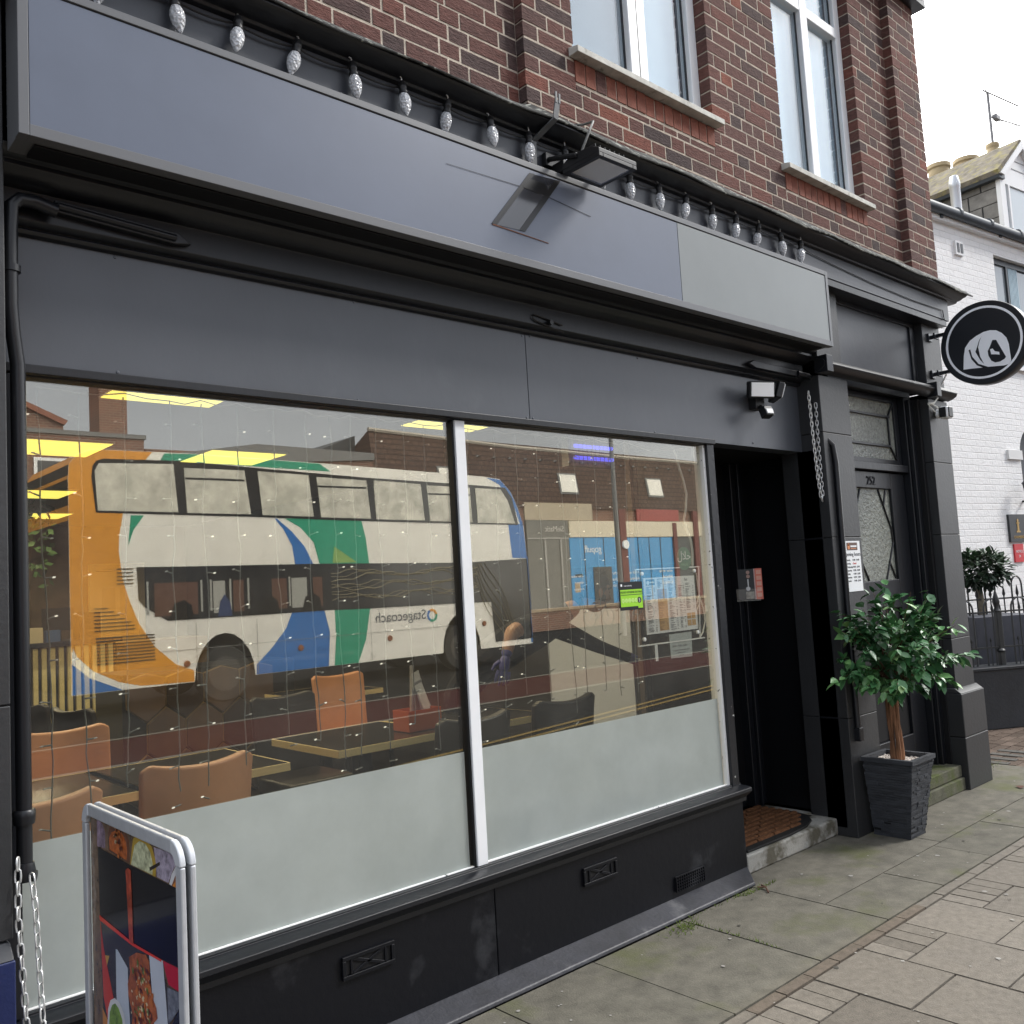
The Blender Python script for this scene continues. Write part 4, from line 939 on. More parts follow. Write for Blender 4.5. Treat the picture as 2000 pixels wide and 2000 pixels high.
for i in range(9):
    a0 = i * 2 * math.pi / 9 + rs.random() * .3
    pts = []
    for k in range(9):
        t = k / 8; rr = .026 + .006 * math.sin(t * 6 + i); a = a0 + t * 1.3 * (1 if i % 2 else -.6)
        pts.append((5.345 + rr * math.cos(a) + .0 * t, 2.62 + rr * math.sin(a), .43 + t * .46))
    b.tube(pts, [.013 - .003 * k / 8 + rs.uniform(-.001, .001) for k in range(9)], BARK, 7)
    tips.append((pts[-1], a0))
b.build('trunk', pt)
LEAFC = mat('ficus_leaf', (.03, .09, .03), .35, .55, attr=[(0, (.025, .075, .03)), (.4, (.06, .18, .065)), (.75, (.14, .30, .10)), (1, (.30, .44, .17))])
TWIG = mat('brown_twig', (.12, .06, .035), .8)
cr = MB()
leaves = 0
def leaf(mb, p, d, L, a):
    d = d.normalized(); s = d.cross(Vector((0, 0, 1)))
    if s.length < .05: s = Vector((1, 0, 0))
    s.normalize(); s = (s + Vector((rs.gauss(0, .35), rs.gauss(0, .35), rs.gauss(0, .35)))).normalized(); s = (s - d * s.dot(d)).normalized(); n = s.cross(d)
    if n.z < 0: n = -n
    w = L * rs.uniform(.26, .34); f = -n * L * .10
    P = [p, p + d * L * .28 + s * w * .85 - f * .6, p + d * L * .28 - s * w * .85 - f * .6, p + d * L * .28 + f * .6, p + d * L * .62 + s * w * .82 - f * .3, p + d * L * .62 - s * w * .82 - f * .3, p + d * L * .62 + f * .3, p + d * L - n * L * .10]
    mb.add(P, [(0, 3, 1), (0, 2, 3), (3, 6, 4, 1), (3, 2, 5, 6), (6, 7, 4), (6, 5, 7)], LEAFC, a)
CC = Vector((5.25, 2.56, 1.11)); nb = 0
for i in range(66):
    th = rs.random() * 2 * math.pi; ph = math.acos(rs.uniform(-.85, 1))
    rad = Vector((.37 * math.sin(ph) * math.cos(th), .43 * math.sin(ph) * math.sin(th), .37 * math.cos(ph))) * rs.uniform(.72, 1.08)
    end = CC + rad
    if end.y > 2.74: end.y = 2.74 - rs.random() * .05
    st = Vector(rs.choice(tips)[0]) + Vector((rs.gauss(0, .02), rs.gauss(0, .02), rs.uniform(-.05, .08)))
    mid = (st + end) / 2 + Vector((rs.gauss(0, .02), rs.gauss(0, .02), .05))
    end = end + Vector((0, 0, -.02))
    bp_ = []
    for k in range(8):
        t = k / 7; bp_.append(st * (1 - t) ** 2 + mid * 2 * t * (1 - t) + end * t * t)
    cr.tube(bp_, [.0045 * (1 - .75 * k / 7) for k in range(8)], TWIG, 5)
    tone = rs.gauss(.36, .17)
    for k in range(24):
        t = rs.uniform(.38, 1.02); t = min(t, 1.)
        q = st * (1 - t) ** 2 + mid * 2 * t * (1 - t) + end * t * t
        dd = (end - mid).normalized() * rs.uniform(.2, .9) + Vector((rs.gauss(0, .55), rs.gauss(0, .55), rs.gauss(-.35, .4)))
        p0 = q + Vector((rs.gauss(0, .012), rs.gauss(0, .012), rs.gauss(0, .012)))
        Lf = rs.uniform(.052, .092)
        if p0.y + dd.normalized().y * Lf > 2.785: continue
        leaf(cr, p0, dd, Lf, min(.99, max(.01, tone + rs.gauss(0, .14) + (.35 if rs.random() < .05 else 0))))
cr.build('crown', pt, recalc=False, smooth=60)

b = MB(); DL = mat('dead_leaf', (.09, .035, .02), .8)
b.add([(6.86, 2.50, .006), (6.90, 2.485, .016), (6.95, 2.52, .008), (6.90, 2.55, .012)], [(0, 1, 2, 3)], DL); o = b.build('dead_leaf', origin=(6.9, 2.51, .006)); o['label'] = 'small brown dead leaf on the flagstone near the corner pilaster'; o['category'] = 'leaf'
b = MB(); b.tube([(4.02, 2.70, .004), (4.06, 2.74, .012), (4.08, 2.78, .01)], .004, DL, 5); b.tube([(4.06, 2.74, .012), (4.03, 2.77, .014)], .003, DL, 5); o = b.build('twig', origin=(4.05, 2.74, .004)); o['label'] = 'dark twig on the pavement by the end of the skirting'; o['category'] = 'twig'
# A-board
ABX = .755
ab = thing('a_board', 'silver framed pavement board with food photos and black panels in front of the window', 'pavement sign', (.78, 2.21, 0))
ALU = mat('silver_aluminium', (.50, .515, .54), .4, .7, metal=.3, var=.08, vscale=40); ALP = mat('grey_corner_plastic', (.5, .52, .55), .4)
def abframe(x0, x1):
    b = MB(); yL, yR, zt, zb, w, rc = 2.535, 1.895, 1.118, .03, .030, .05
    for (ya, yb, za, zbb) in ((yL - w, yL, zb + rc, zt - rc), (yR, yR + w, zb + rc, zt - rc), (yR + rc, yL - rc, zt - w, zt), (yR + rc, yL - rc, zb, zb + w)):
        b.box(x0, x1, ya, yb, za, zbb, ALU)
    f = b.build('frame', ab, bevel=.004, seg=3)
    for yc, zc, a0 in ((yL - rc, zt - rc, 0), (yR + rc, zt - rc, 90), (yR + rc, zb + rc, 180), (yL - rc, zb + rc, 270)):
        o_ = [(yc + rc * math.cos(R(a0 + q)), zc + rc * math.sin(R(a0 + q))) for q in range(0, 91, 10)]; i_ = [(yc + (rc - w) * math.cos(R(a0 + q)), zc + (rc - w) * math.sin(R(a0 + q))) for q in range(90, -1, -10)]
        c = MB(); c.prism(o_ + i_, 'x', x0 - .001, x1 + .001, ALP); c.build('corner', f, bevel=.004)
abframe(.744, .7555); abframe(.766, .7775)
b = MB(); b.box(.7565, .7595, 1.925, 2.505, .06, 1.088, mat('poster_dark', (.02, .018, .017), .25)); b.box(.769, .773, 1.925, 2.505, .06, 1.088, WHITE); back = b.build('poster_panel', ab)
b = MB()
pcol = dict(brownbowl=(.16, .06, .03), sauce=(.45, .11, .02), yellowbowl=(.5, .33, .04), creamsauce=(.58, .60, .38), spoon=(.03, .02, .015), whitebowl=(.72, .72, .74), whitebowlin=(.25, .10, .05), orangesoup=(.55, .20, .03), purple1=(.28, .20, .27), purple2=(.38, .33, .42), black=(.004, .004, .007), skewer=(.42, .06, .025), redline=(.75, .05, .02), dark2=(.05, .045, .04), redL=(.6, .06, .03), plate=(.55, .60, .68), plate2=(.58, .62, .70), chicken=(.40, .11, .03), redR=(.5, .015, .03), glassjar=(.16, .17, .20), pan=(.02, .02, .025), salad_plate=(.75, .75, .76), salad=(.2, .32, .05), orangeL=(.6, .24, .05), mango=(.6, .35, .06))
order = ['purple1', 'purple2', 'brownbowl', 'sauce', 'yellowbowl', 'creamsauce', 'spoon', 'whitebowl', 'whitebowlin', 'orangesoup', 'black', 'dark2', 'mango', 'plate', 'plate2', 'redL', 'orangeL', 'redR', 'glassjar', 'pan', 'redline', 'skewer', 'chicken', 'salad_plate', 'salad']
b.box(.7555, .7562, 1.93, 2.50, .06, 1.088, mat('poster_wood', (.16, .10, .06), .25, var=.5, vscale=30))
rp = random.Random(5)
for i, k in enumerate(order):
    c = pcol[k]; food = k in ('sauce', 'chicken', 'salad', 'purple1', 'purple2', 'orangesoup', 'skewer', 'glassjar', 'creamsauce')
    m = mat('print_' + k, c, .22, .6, var=.6 if food else .08, vscale=55 if food else 8)
    x = .7553 - i * .00012
    pts = [(min(2.503, max(1.927, y)), max(.07, min(1.086, z))) for y, z in DATA['p_' + k]]
    b.prism(pts, 'x', x, x + .0001, m)
xx = .7553 - 27 * .00012
cxs = [(y, z) for y, z in DATA['p_chicken']]
y0, y1 = min(p[0] for p in cxs), max(p[0] for p in cxs); z0, z1 = min(p[1] for p in cxs), max(p[1] for p in cxs)
SES = mat('print_sesame', (.7, .58, .36), .3); GLZ = mat('print_glaze', (.55, .16, .03), .2); HRB = mat('print_herb', (.10, .16, .02), .3); CHR = mat('print_char', (.12, .025, .01), .3)
for i in range(170):
    cy, cz = rp.gauss((y0 + y1) / 2 - .005, (y1 - y0) * .17), rp.uniform(z0 + .02, z1 - .03); r_ = rp.uniform(.002, .005); m = rp.choice((SES, SES, GLZ, CHR, HRB, GLZ, CHR)); r_ = r_ * (1 if m is SES else 1.8); an = rp.random() * 3
    b.prism([(cy + r_ * math.cos(an + q) * (1 + .6 * math.cos(2 * q)), cz + r_ * math.sin(an + q)) for q in (0, 1.05, 2.1, 3.14, 4.2, 5.2)], 'x', xx - i * 1e-6, xx + .00008, m)
for i in range(34):
    cy, cz = rp.gauss(sum(p[0] for p in DATA['p_sauce']) / 8, .012), rp.gauss(sum(p[1] for p in DATA['p_sauce']) / 8 + .008, .018); r_ = rp.uniform(.002, .005); an = rp.random() * 3
    b.prism([(cy + r_ * math.cos(an + q) * 1.6, cz + r_ * math.sin(an + q)) for q in (0, 1.05, 2.1, 3.14, 4.2, 5.2)], 'x', xx, xx + .00008, rp.choice((GLZ, CHR, SES, GLZ)))
b.build('food_poster', back, smooth=0)
b = MB(); b.box(.7498, .7504, 1.93, 2.50, .06, 1.09, glass_mat('poster_cover', .015, .12)); b.build('clear_cover', ab, smooth=0)

# things stuck on the glass
hr = thing('hygiene_sticker', 'green and black food hygiene rating sticker on the glass showing a 5', 'sticker', (3.45, 2.976, 1.5))
GRN = mat('sticker_green', (.30, .62, .03), .4)
b = MB(); b.box(3.366, 3.541, 2.9755, 2.9772, 1.455, 1.594, mat('sticker_black', (.012, .013, .016), .35)); b.box(3.372, 3.536, 2.9748, 2.9754, 1.472, 1.556, GRN); b.box(3.50, 3.536, 2.9747, 2.9754, 1.462, 1.475, GRN); b.build('card', hr)
b = MB(); b.text('FOOD HYGIENE RATING', .0145, (3.454, 2.9742, 1.538), (1, 0, 0), (0, 0, 1), INK, .0004, 'CENTER'); b.box(3.374, 3.534, 2.9742, 2.9746, 1.529, 1.5315, INK)
for i in range(6):
    b.lathe([(.0115 if i < 5 else .015, 0), (.0115 if i < 5 else .015, .0004)], (3.388 + i * .0245, 2.9743, 1.502), mat('sticker_pale_green', (.5, .75, .2), .4) if i < 5 else INK, 18, MX)
for i in range(5): b.text(str(i), .014, (3.388 + i * .0245, 2.9736, 1.497), (1, 0, 0), (0, 0, 1), GRN, .0003, 'CENTER')
b.text('5', .024, (3.5105, 2.9736, 1.4935), (1, 0, 0), (0, 0, 1), WHITEP, .0003, 'CENTER'); b.text('local authority', .010, (3.40, 2.9742, 1.572), (1, 0, 0), (0, 0, 1), WHITEP, .0003)
b.box(3.376, 3.388, 2.9742, 2.9746, 1.572, 1.584, WHITEP)
b.build('lettering', hr, smooth=0)
mc = thing('menu_holder', 'clear white edged menu holder with a four column price list on the glass', 'menu', (3.77, 2.99, 1.27))
CLR = glass_mat('menu_acrylic', .06, .6, (.94, .96, .97)); EDG = mat('white_led_edge', (.85, .86, .86), .4)
b = MB(); b.box(3.55, 4.005, 2.992, 2.995, 1.30, 1.635, CLR); b.build('acrylic_sheet', mc, smooth=0)
b = MB(); w = .006
for q in ((3.500, 4.045, 1.268, 1.268 + w), (3.517, 4.045, 1.650, 1.656)): b.box(q[0], q[1], 2.989, 2.996, q[2], q[3], EDG)
b.box(3.500, 3.507, 2.989, 2.996, 1.274, 1.65, EDG) if False else b.tube([(3.503, 2.992, 1.27), (3.520, 2.992, 1.653)], .0035, EDG, 4); b.tube([(4.008, 2.992, 1.27), (4.042, 2.992, 1.653)], .0045, EDG, 4)
for xx, zz in ((3.56, 1.63), (3.995, 1.632), (3.545, 1.302), (3.985, 1.305)): b.lathe([(.010, 0), (.010, .008), (.006, .010)], (xx, 2.992, zz), EDG, 12, MX)
b.build('holder_edge', mc)
b = MB(); b.box(3.570, 3.990, 2.9885, 2.9915, 1.323, 1.608, WHITEP); sh_ = b.build('menu_sheet', mc)
b = MB(); y0, y1 = 2.9875, 2.988; TAN = mat('menu_tan', (.55, .33, .13), .6); BLU = mat('menu_blue', (.06, .13, .2), .5); rm_ = random.Random(2)
b.box(3.585, 3.655, y0, y1, 1.570, 1.600, BLU); b.lathe([(.010, 0), (.011, .0003)], (3.600, y0, 1.583), WHITEP, 14, MX); b.box(3.615, 3.648, y0 - .0004, y0, 1.58, 1.588, WHITEP)
b.box(3.672, 3.748, y0, y1, 1.335, 1.548, TAN)
for i in range(2):
    for j in range(2): b.box(3.905 + i * .038, 3.938 + i * .038, y0, y1, 1.345 + j * .036, 1.376 + j * .036, TAN)
for c0, c1, zt, zb, m in ((3.585, 3.655, 1.562, 1.335, GRT), (3.674, 3.745, 1.600, 1.553, GRT), (3.676, 3.744, 1.543, 1.338, mat('menu_brown', (.25, .13, .05), .6)), (3.763, 3.83, 1.60, 1.335, GRT), (3.848, 3.895, 1.56, 1.34, GRT), (3.905, 3.975, 1.57, 1.425, GRT)):
    z = zt
    while z > zb:
        wv = rm_.uniform(.35, .95); b.box(c0, c0 + (c1 - c0) * wv * .7, y0 - .0008, y0 - .0004, z - .0026, z, m)
        if rm_.random() < .7: b.box(c1 - .012, c1 - .002, y0 - .0008, y0 - .0004, z - .0026, z, m)
        z -= rm_.choice((.0062, .0062, .0105))
b.text('Salt', .02, (3.90, y0, 1.583), (1, 0, 0), (0, 0, 1), GRT, .0004)
b.build('price_list', sh_, smooth=0)
nt_ = thing('notice_sheet', 'small grey typed notice on the glass below the menu holder', 'notice', (3.84, 2.992, 1.19))
b = MB(); b.prism([(3.745, 1.310), (3.935, 1.312), (3.927, 1.183), (3.75, 1.188)], 'y', 2.9905, 2.992, mat('grey_paper', (.42, .46, .46), .7)); b.build('sheet', nt_)
b = MB()
for z, s_ in ((1.265, '16-17   12:00 - 14:00'), (1.243, '20-22   12:00 - 15:00')): b.text(s_, .014, (3.765, 2.9897, z), (1, 0, 0), (0, 0, 1), GRT, .0004)
for z, s_ in ((1.222, 'for business enquiries please call us'), (1.209, 'customer service'), (1.196, 'info desk')): b.text(s_, .0098, (3.838, 2.9897, z), (1, 0, 0), (0, 0, 1), GRT, .0004, 'CENTER')
b.build('lettering', nt_, smooth=0)
b = MB(); b.box(3.625, 3.646, 2.9905, 2.992, 1.185, 1.268, WHITEP); o = b.build('paper_strip', origin=(3.635, 2.991, 1.22)); o['label'] = 'narrow white paper strip hanging below the menu holder'; o['category'] = 'paper'
hl = thing('halal_sticker', 'round dark green sticker with white script near the right window edge', 'sticker', (3.915, 2.992, 1.70))
b = MB(); GR2 = mat('dark_green_sticker', (.02, .13, .05), .4); b.lathe([(.062, 0), (.062, .001)], (3.915, 2.9895, 1.70), GR2, 32, MX); b.build('disc', hl)
b = MB(); b.text('\uFEDD\uFEFC\uFEA3', .062, (3.915, 2.9875, 1.695), (1, 0, 0), (0, 0, 1), WHITEP, .0004, 'CENTER'); b.text('HALAL', .02, (3.915, 2.9875, 1.662), (1, 0, 0), (0, 0, 1), mat('pale_green_print', (.2, .45, .25), .5), .0004, 'CENTER'); b.build('lettering', hl, smooth=0)
b = MB(); b.tube([(3.915, 3.0, 2.285), (3.935, 3.0, 2.22), (3.975, 3.0, 2.12), (3.992, 3.0, 2.05), (3.98, 3.0, 1.98), (3.955, 3.0, 1.91), (3.968, 3.0, 1.86), (4.0, 3.0, 1.80), (4.008, 3.0, 1.74), (4.0, 3.0, 1.66)], .0055, CABLEW, 8)
b.tube([(4.02, 2.995, 1.62), (4.03, 2.995, 1.50), (4.062, 2.995, 1.42), (4.068, 2.995, 1.36), (4.04, 2.995, 1.30), (4.01, 2.995, 1.275)], .004, CABLEW, 6)
b.tube([(4.03, 2.995, 1.50), (4.005, 2.995, 1.455), (4.022, 2.995, 1.45), (4.0, 2.995, 1.42), (4.0, 2.995, 1.36), (4.01, 2.995, 1.31)], .003, CABLEW, 6)
o = b.build('white_cable', origin=(3.95, 3.0, 1.7)); o['label'] = 'white cable wriggling down the right edge inside the window'; o['category'] = 'cable'

# ------------------------------------------------------------------ the white house over the side street
U = Vector((.992, -.126, 0)).normalized(); NN = Vector((U.y, -U.x, 0)); O = Vector((10, 4.6, 0))
MW = Matrix(((U.x, -NN.x, 0, O.x), (U.y, -NN.y, 0, O.y), (0, 0, 1, 0), (0, 0, 0, 1)))   # local: x along wall, y into house, z up
def wb(mb): return mb.xf(MW)
def ux(x): return (x - 10) / U.x
wh = thing('white_house', 'white painted brick house with grey dormer and mossy roof over the side street', 'house', tuple(O))
WB = bpy.data.materials.new('white_painted_brick'); WB.use_nodes = True
t = WB.node_tree; bs = t.nodes['Principled BSDF']; bs.inputs['Roughness'].default_value = .75; bs.inputs['Specular IOR Level'].default_value = .3
tc = t.nodes.new('ShaderNodeTexCoord'); mp = t.nodes.new('ShaderNodeMapping'); mp.inputs['Rotation'].default_value = (R(90), 0, R(-7.2)); mp.vector_type = 'POINT'
sx = t.nodes.new('ShaderNodeSeparateXYZ'); cb = t.nodes.new('ShaderNodeCombineXYZ'); t.links.new(tc.outputs['Object'], sx.inputs[0]); t.links.new(sx.outputs['X'], cb.inputs['X']); t.links.new(sx.outputs['Z'], cb.inputs['Y'])
br = t.nodes.new('ShaderNodeTexBrick'); br.inputs['Scale'].default_value = 1.0; br.inputs['Brick Width'].default_value = .23; br.inputs['Row Height'].default_value = .079; br.inputs['Mortar Size'].default_value = .006; br.inputs['Mortar Smooth'].default_value = .6
br.inputs['Color1'].default_value = (.80, .795, .79, 1); br.inputs['Color2'].default_value = (.84, .835, .83, 1); br.inputs['Mortar'].default_value = (.75, .745, .74, 1)
nz = t.nodes.new('ShaderNodeTexNoise'); nz.inputs['Scale'].default_value = 7; nz.inputs['Detail'].default_value = 6; mxn = t.nodes.new('ShaderNodeVectorMath'); mxn.operation = 'MULTIPLY_ADD'; mxn.inputs[1].default_value = (.012, .012, 0)
t.links.new(tc.outputs['Object'], nz.inputs['Vector']); t.links.new(nz.outputs['Color'], mxn.inputs[0]); t.links.new(cb.outputs[0], mxn.inputs[2]); t.links.new(mxn.outputs[0], br.inputs['Vector'])
t.links.new(br.outputs['Color'], bs.inputs['Base Color'])
n2 = t.nodes.new('ShaderNodeTexNoise'); n2.inputs['Scale'].default_value = 30; n2.inputs['Detail'].default_value = 5; t.links.new(tc.outputs['Object'], n2.inputs['Vector'])
ad = t.nodes.new('ShaderNodeMath'); ad.operation = 'MULTIPLY_ADD'; ad.inputs[1].default_value = -1.0; t.links.new(br.outputs['Fac'], ad.inputs[0]); t.links.new(n2.outputs['Fac'], ad.inputs[2])
bpn = t.nodes.new('ShaderNodeBump'); bpn.inputs['Strength'].default_value = .55; bpn.inputs['Distance'].default_value = .012; t.links.new(ad.outputs[0], bpn.inputs['Height']); t.links.new(bpn.outputs[0], bs.inputs['Normal'])
b = MB(); xw0, xw1 = ux(12.62), ux(13.9); xd0, xd1 = ux(12.78), ux(13.8)
b.box(-3.5, xw0, 0, 4, 0, 5.95, WB); b.box(xw1, 9, 0, 4, 0, 5.95, WB); b.box(xw0, xw1, 0, 4, 5.58, 5.95, WB); b.box(xw0, xw1, .12, 4, 3.35, 5.58, DARKJ) if False else None
b.box(xw0, xd0, 0, 4, 0, 4.05, WB); b.box(xd1, xw1, 0, 4, 0, 4.05, WB); b.box(xd0, xd1, 0, 4, 3.35, 4.05, WB)
b.box(xd0 - .35, xd0, -.03, 0, 2.86, 2.98, mat('white_render', (.7, .7, .69), .8))
n = 14; cxm = (xd0 + xd1) / 2; rad = (xd1 - xd0) / 2
arc = [(cxm - rad * math.cos(math.pi * k / n), 2.95 + .4 * math.sin(math.pi * k / n)) for k in range(n + 1)]
b.prism([(xd0, 3.35)] + arc[:n // 2 + 1][0:] + [(cxm, 3.35)], 'y', 0, .3, WB); b.prism([(cxm, 3.35)] + arc[n // 2:] + [(xd1, 3.35)], 'y', 0, .3, WB)
wb(b).build('wall', wh)
DG = mat('dark_grey_paint', (.03, .034, .04), .4); WHT = mat('white_gloss_trim', (.74, .74, .74), .4)
b = MB(); b.box(xw0, xw1, .10, .16, 4.05, 5.58, GASK); b.box(xw0 - .02, xw1 + .02, .06, .10, 5.50, 5.58, DG); b.box(xw0, xw0 + .05, .06, .10, 4.1, 5.5, DG); b.box(xw0 + .42, xw0 + .46, .06, .10, 4.1, 5.5, DG); b.box(xw1 - .05, xw1, .06, .10, 4.1, 5.5, DG); b.box(xw0 - .03, xw1 + .03, -.05, .12, 4.05, 4.1, WHT)
wf = wb(b).build('window', wh)
b = MB(); b.box(xw0 + .05, xw1 - .05, .085, .09, 4.1, 5.5, mat('house_window_glass', (.25, .28, .3), .06, 1)); wb(b).build('pane', wf)
b = MB()
for i in range(7): b.box(xw0 + .50 + i * .035, xw0 + .525 + i * .035, .070, .080, 4.1, 5.5, mat('net_curtain', (0, 0, 0)))
wb(b).build('curtain', wf)
b = MB(); b.box(xd0, xd1, .14, .2, 0, 3.35, DG); d_ = wb(b).build('door', wh)
b = MB(); b.text('22', .24, (xd0 + .05, .128, 2.52), (1, 0, 0), (0, 0, 1), mat('grey_print', (.25, .27, .28), .5), .004); wb(b).build('door_number', d_, smooth=0)
b = MB(); GUT = mat('grey_gutter', (.045, .055, .068), .45)
b.tube([(-3.5, -.11, 5.93), (9, -.11, 5.83)], .062, GUT, 12)
for x in (1.62, 2.35, 3.1, 3.8): b.tube([(x, -.11, 5.92 - x * .008), (x + .05, -.11, 5.92 - x * .008)], .07, GUT, 12)
for x in (-2, 1.3, 2.7): b.box(x, x + .05, -.09, 0, 5.80, 5.87, GUT)
wb(b).build('gutter', wh)
b = MB(); b.box(-3.5, 9, -.07, 0, 5.78, 5.86, WHT); b.box(1.68, 1.86, -.03, 0, 5.42, 5.60, WHT); b.box(1.71, 1.76, -.035, -.03, 5.45, 5.57, DG); b.box(1.79, 1.84, -.035, -.03, 5.45, 5.57, DG); wb(b).build('soffit_and_vent', wh)
b = MB(); RT = mat('mossy_roof_tile', (.17, .15, .12), .9, .2, var=.45, vscale=7, bump=.8, bscale=12, stain=((.24, .21, .09), 9, .5, .66))
b.add([(-3.5, -.1, 5.95), (9, -.1, 5.95), (9, 3.2, 8.1), (-3.5, 3.2, 8.1), (-3.5, 4, 5.95), (9, 4, 5.95)], [(0, 1, 2, 3), (3, 2, 5, 4), (0, 3, 4), (1, 5, 2)], RT)
roof = wb(b).build('roof', wh)
# dormer
dx0, dx1, dz0, dze, dza = ux(13.0), ux(14.15), 5.98, 6.78, 7.28; dxm = (dx0 + dx1) / 2
b = MB(); CLAD = mat('grey_slab_cladding', (.20, .19, .175), .8, .3, var=.3, vscale=6)
SEAM = mat('cladding_joint', (.05, .05, .05), .9)
b.box(dx0, dx1, .02, 2.6, dz0, dze, SEAM)
for r_ in range(4):
    z0 = dz0 + r_ * .205
    y = .03 + (r_ % 2) * -.18
    while y < 2.5:
        a0, a1 = max(.03, y), min(y + .40, 2.5)
        b.box(dx0 - .012, dx0 + .01, a0 + .006, a1 - .006, z0 + .006, z0 + .199, CLAD); y += .41
dm_ = wb(b).build('dormer', wh)
b = MB()
b.box(dx0 - .03, dx0 + .10, -.02, .04, dz0 - .1, dze, WHT); b.box(dx1 - .10, dx1 + .03, -.02, .04, dz0 - .1, dze, WHT); b.box(dx0 + .1, dx1 - .1, -.02, .04, dze - .14, dze, WHT); b.box(dx0 + .1, dx1 - .1, -.02, .04, dz0 - .1, dz0 + .05, WHT)
b.prism([(dx0 - .05, dze), (dx1 + .05, dze), (dxm, dza - .02)], 'y', -.01, .03, WHT)
for s in (1, -1):
    e = dx0 - .10 if s > 0 else dx1 + .10
    b.prism([(e, dze - .05), (e + s * .09, dze - .06), (dxm, dza - .06), (dxm, dza + .05)], 'y', -.08, -.01, WHT)
for z in (dze + .12, dze + .25): b.box(dxm - .35 + (z - dze) * .9, dxm + .35 - (z - dze) * .9, -.016, -.01, z, z + .012, mat('grey_trim_strip', (.4, .4, .4), .8))  # thin grey strips across the dormer gable
b.box(dx0 + .16, dx0 + .20, -.03, .02, dz0 + .05, dze - .14, WHT)
wb(b).build('dormer_front', dm_)
b = MB(); b.box(dx0 + .1, dx1 - .1, .0, .01, dz0 + .05, dze - .14, mat('pale_dormer_glass', (.45, .5, .53), .08, 1)); wb(b).build('pane', dm_)
b = MB()
b.prism([(dx0 - .12, dze - .06), (dx0 - .14, dze + .0), (dxm, dza + .09), (dxm, dza + .02)], 'y', -.06, 2.6, RT); b.prism([(dx1 + .12, dze - .06), (dx1 + .14, dze + .0), (dxm, dza + .09), (dxm, dza + .02)], 'y', -.06, 2.6, RT)
b.prism([(dx0 - .10, dze - .10), (dx0 - .12, dze - .05), (dx0 + .05, dze + .05), (dx0 + .05, dze - .10)], 'y', -.05, 2.6, GUT)
wb(b).build('dormer_roof', dm_)
fp_ = MB(); fp_.lathe([(.062, 0), (.062, .40), (.066, .41), (.07, .47), (.05, .56), (.03, .57)], (1.95, .05, 5.95), mat('steel_flue', (.55, .56, .58), .35, metal=.7), 16); wb(fp_).build('flue_pipe', wh)
ch = MB(); CHB = mat('grey_chimney', (.17, .165, .15), .9, var=.3, vscale=10); POT = mat('buff_chimney_pot', (.38, .30, .18), .8)
ch.prism([(4.2, 6.6), (4.2, 7.62), (5.6, 8.05), (6.4, 8.45), (6.6, 8.68), (7.6, 8.72), (7.9, 6.6)], 'y', 1.4, 2.3, CHB); chm = wb(ch).build('chimney', wh)
for x, z, r_ in ((4.78, 7.72, .17), (5.66, 8.02, .19), (6.62, 8.52, .10)):
    p_ = MB(); p_.lathe([(r_ * .9, 0), (r_, .03), (r_ * .92, .22), (r_ * 1.08, .24), (r_ * 1.08, .30), (r_ * .8, .30)], (x, 1.75, z), POT, 16); wb(p_).build('chimney_pot', chm)
pq = MB(); pq.box(ux(12.27), ux(12.66), -.03, 0, 1.80, 2.15, mat('dark_plaque', (.03, .033, .036), .35)); 
GLD = mat('gold_print', (.45, .28, .08), .4)
xm = ux(12.47); pq.box(xm - .05, xm + .05, -.034, -.03, 1.92, 1.94, GLD); pq.box(xm - .02, xm + .02, -.034, -.03, 1.94, 2.04, GLD); pq.box(xm - .035, xm + .035, -.034, -.03, 2.03, 2.05, GLD); pq.lathe([(.02, 0), (.022, .003)], (xm, -.031, 2.07), GLD, 12, MX)
pq.text('CHAMBERS', .05, (xm, -.032, 1.845), (1, 0, 0), (0, 0, 1), GLD, .002, 'CENTER')
o = wb(pq).build('wall_plaque', origin=tuple(MW @ Vector((xm, -.01, 2)))); o['label'] = 'dark plaque with gold emblem on the white house wall'; o['category'] = 'plaque'
rs_ = MB(); rs_.box(ux(12.35), ux(12.57), -.02, 0, 1.545, 1.775, mat('alarm_red', (.55, .03, .04), .4)); rs_.text('NOTICE', .045, (ux(12.46), -.022, 1.665), (1, 0, 0), (0, 0, 1), WHITEP, .002, 'CENTER'); rs_.text('24', .045, (ux(12.46), -.022, 1.605), (1, 0, 0), (0, 0, 1), WHITEP, .002, 'CENTER')
o = wb(rs_).build('red_notice', origin=tuple(MW @ Vector((ux(12.46), -.01, 1.66)))); o['label'] = 'small red notice below the plaque on the white wall'; o['category'] = 'notice'
ln = thing('wall_lantern', 'black lantern on the white wall beside the arched door', 'lantern', tuple(MW @ Vector((ux(12.6), -.05, 2.5))))
b = MB(); b.lathe([(.02, -.14), (.05, -.10), (.07, .04), (.08, .06), (.03, .12), (.012, .20)], (ux(12.58), -.16, 2.48), DG, 10); wb(b).build('lamp_body', ln)
b = MB(); b.tube([(ux(12.58), -.16, 2.4), (ux(12.62), -.16, 2.3), (ux(12.72), 0, 2.32)], .015, DG, 8); wb(b).build('arm', ln)
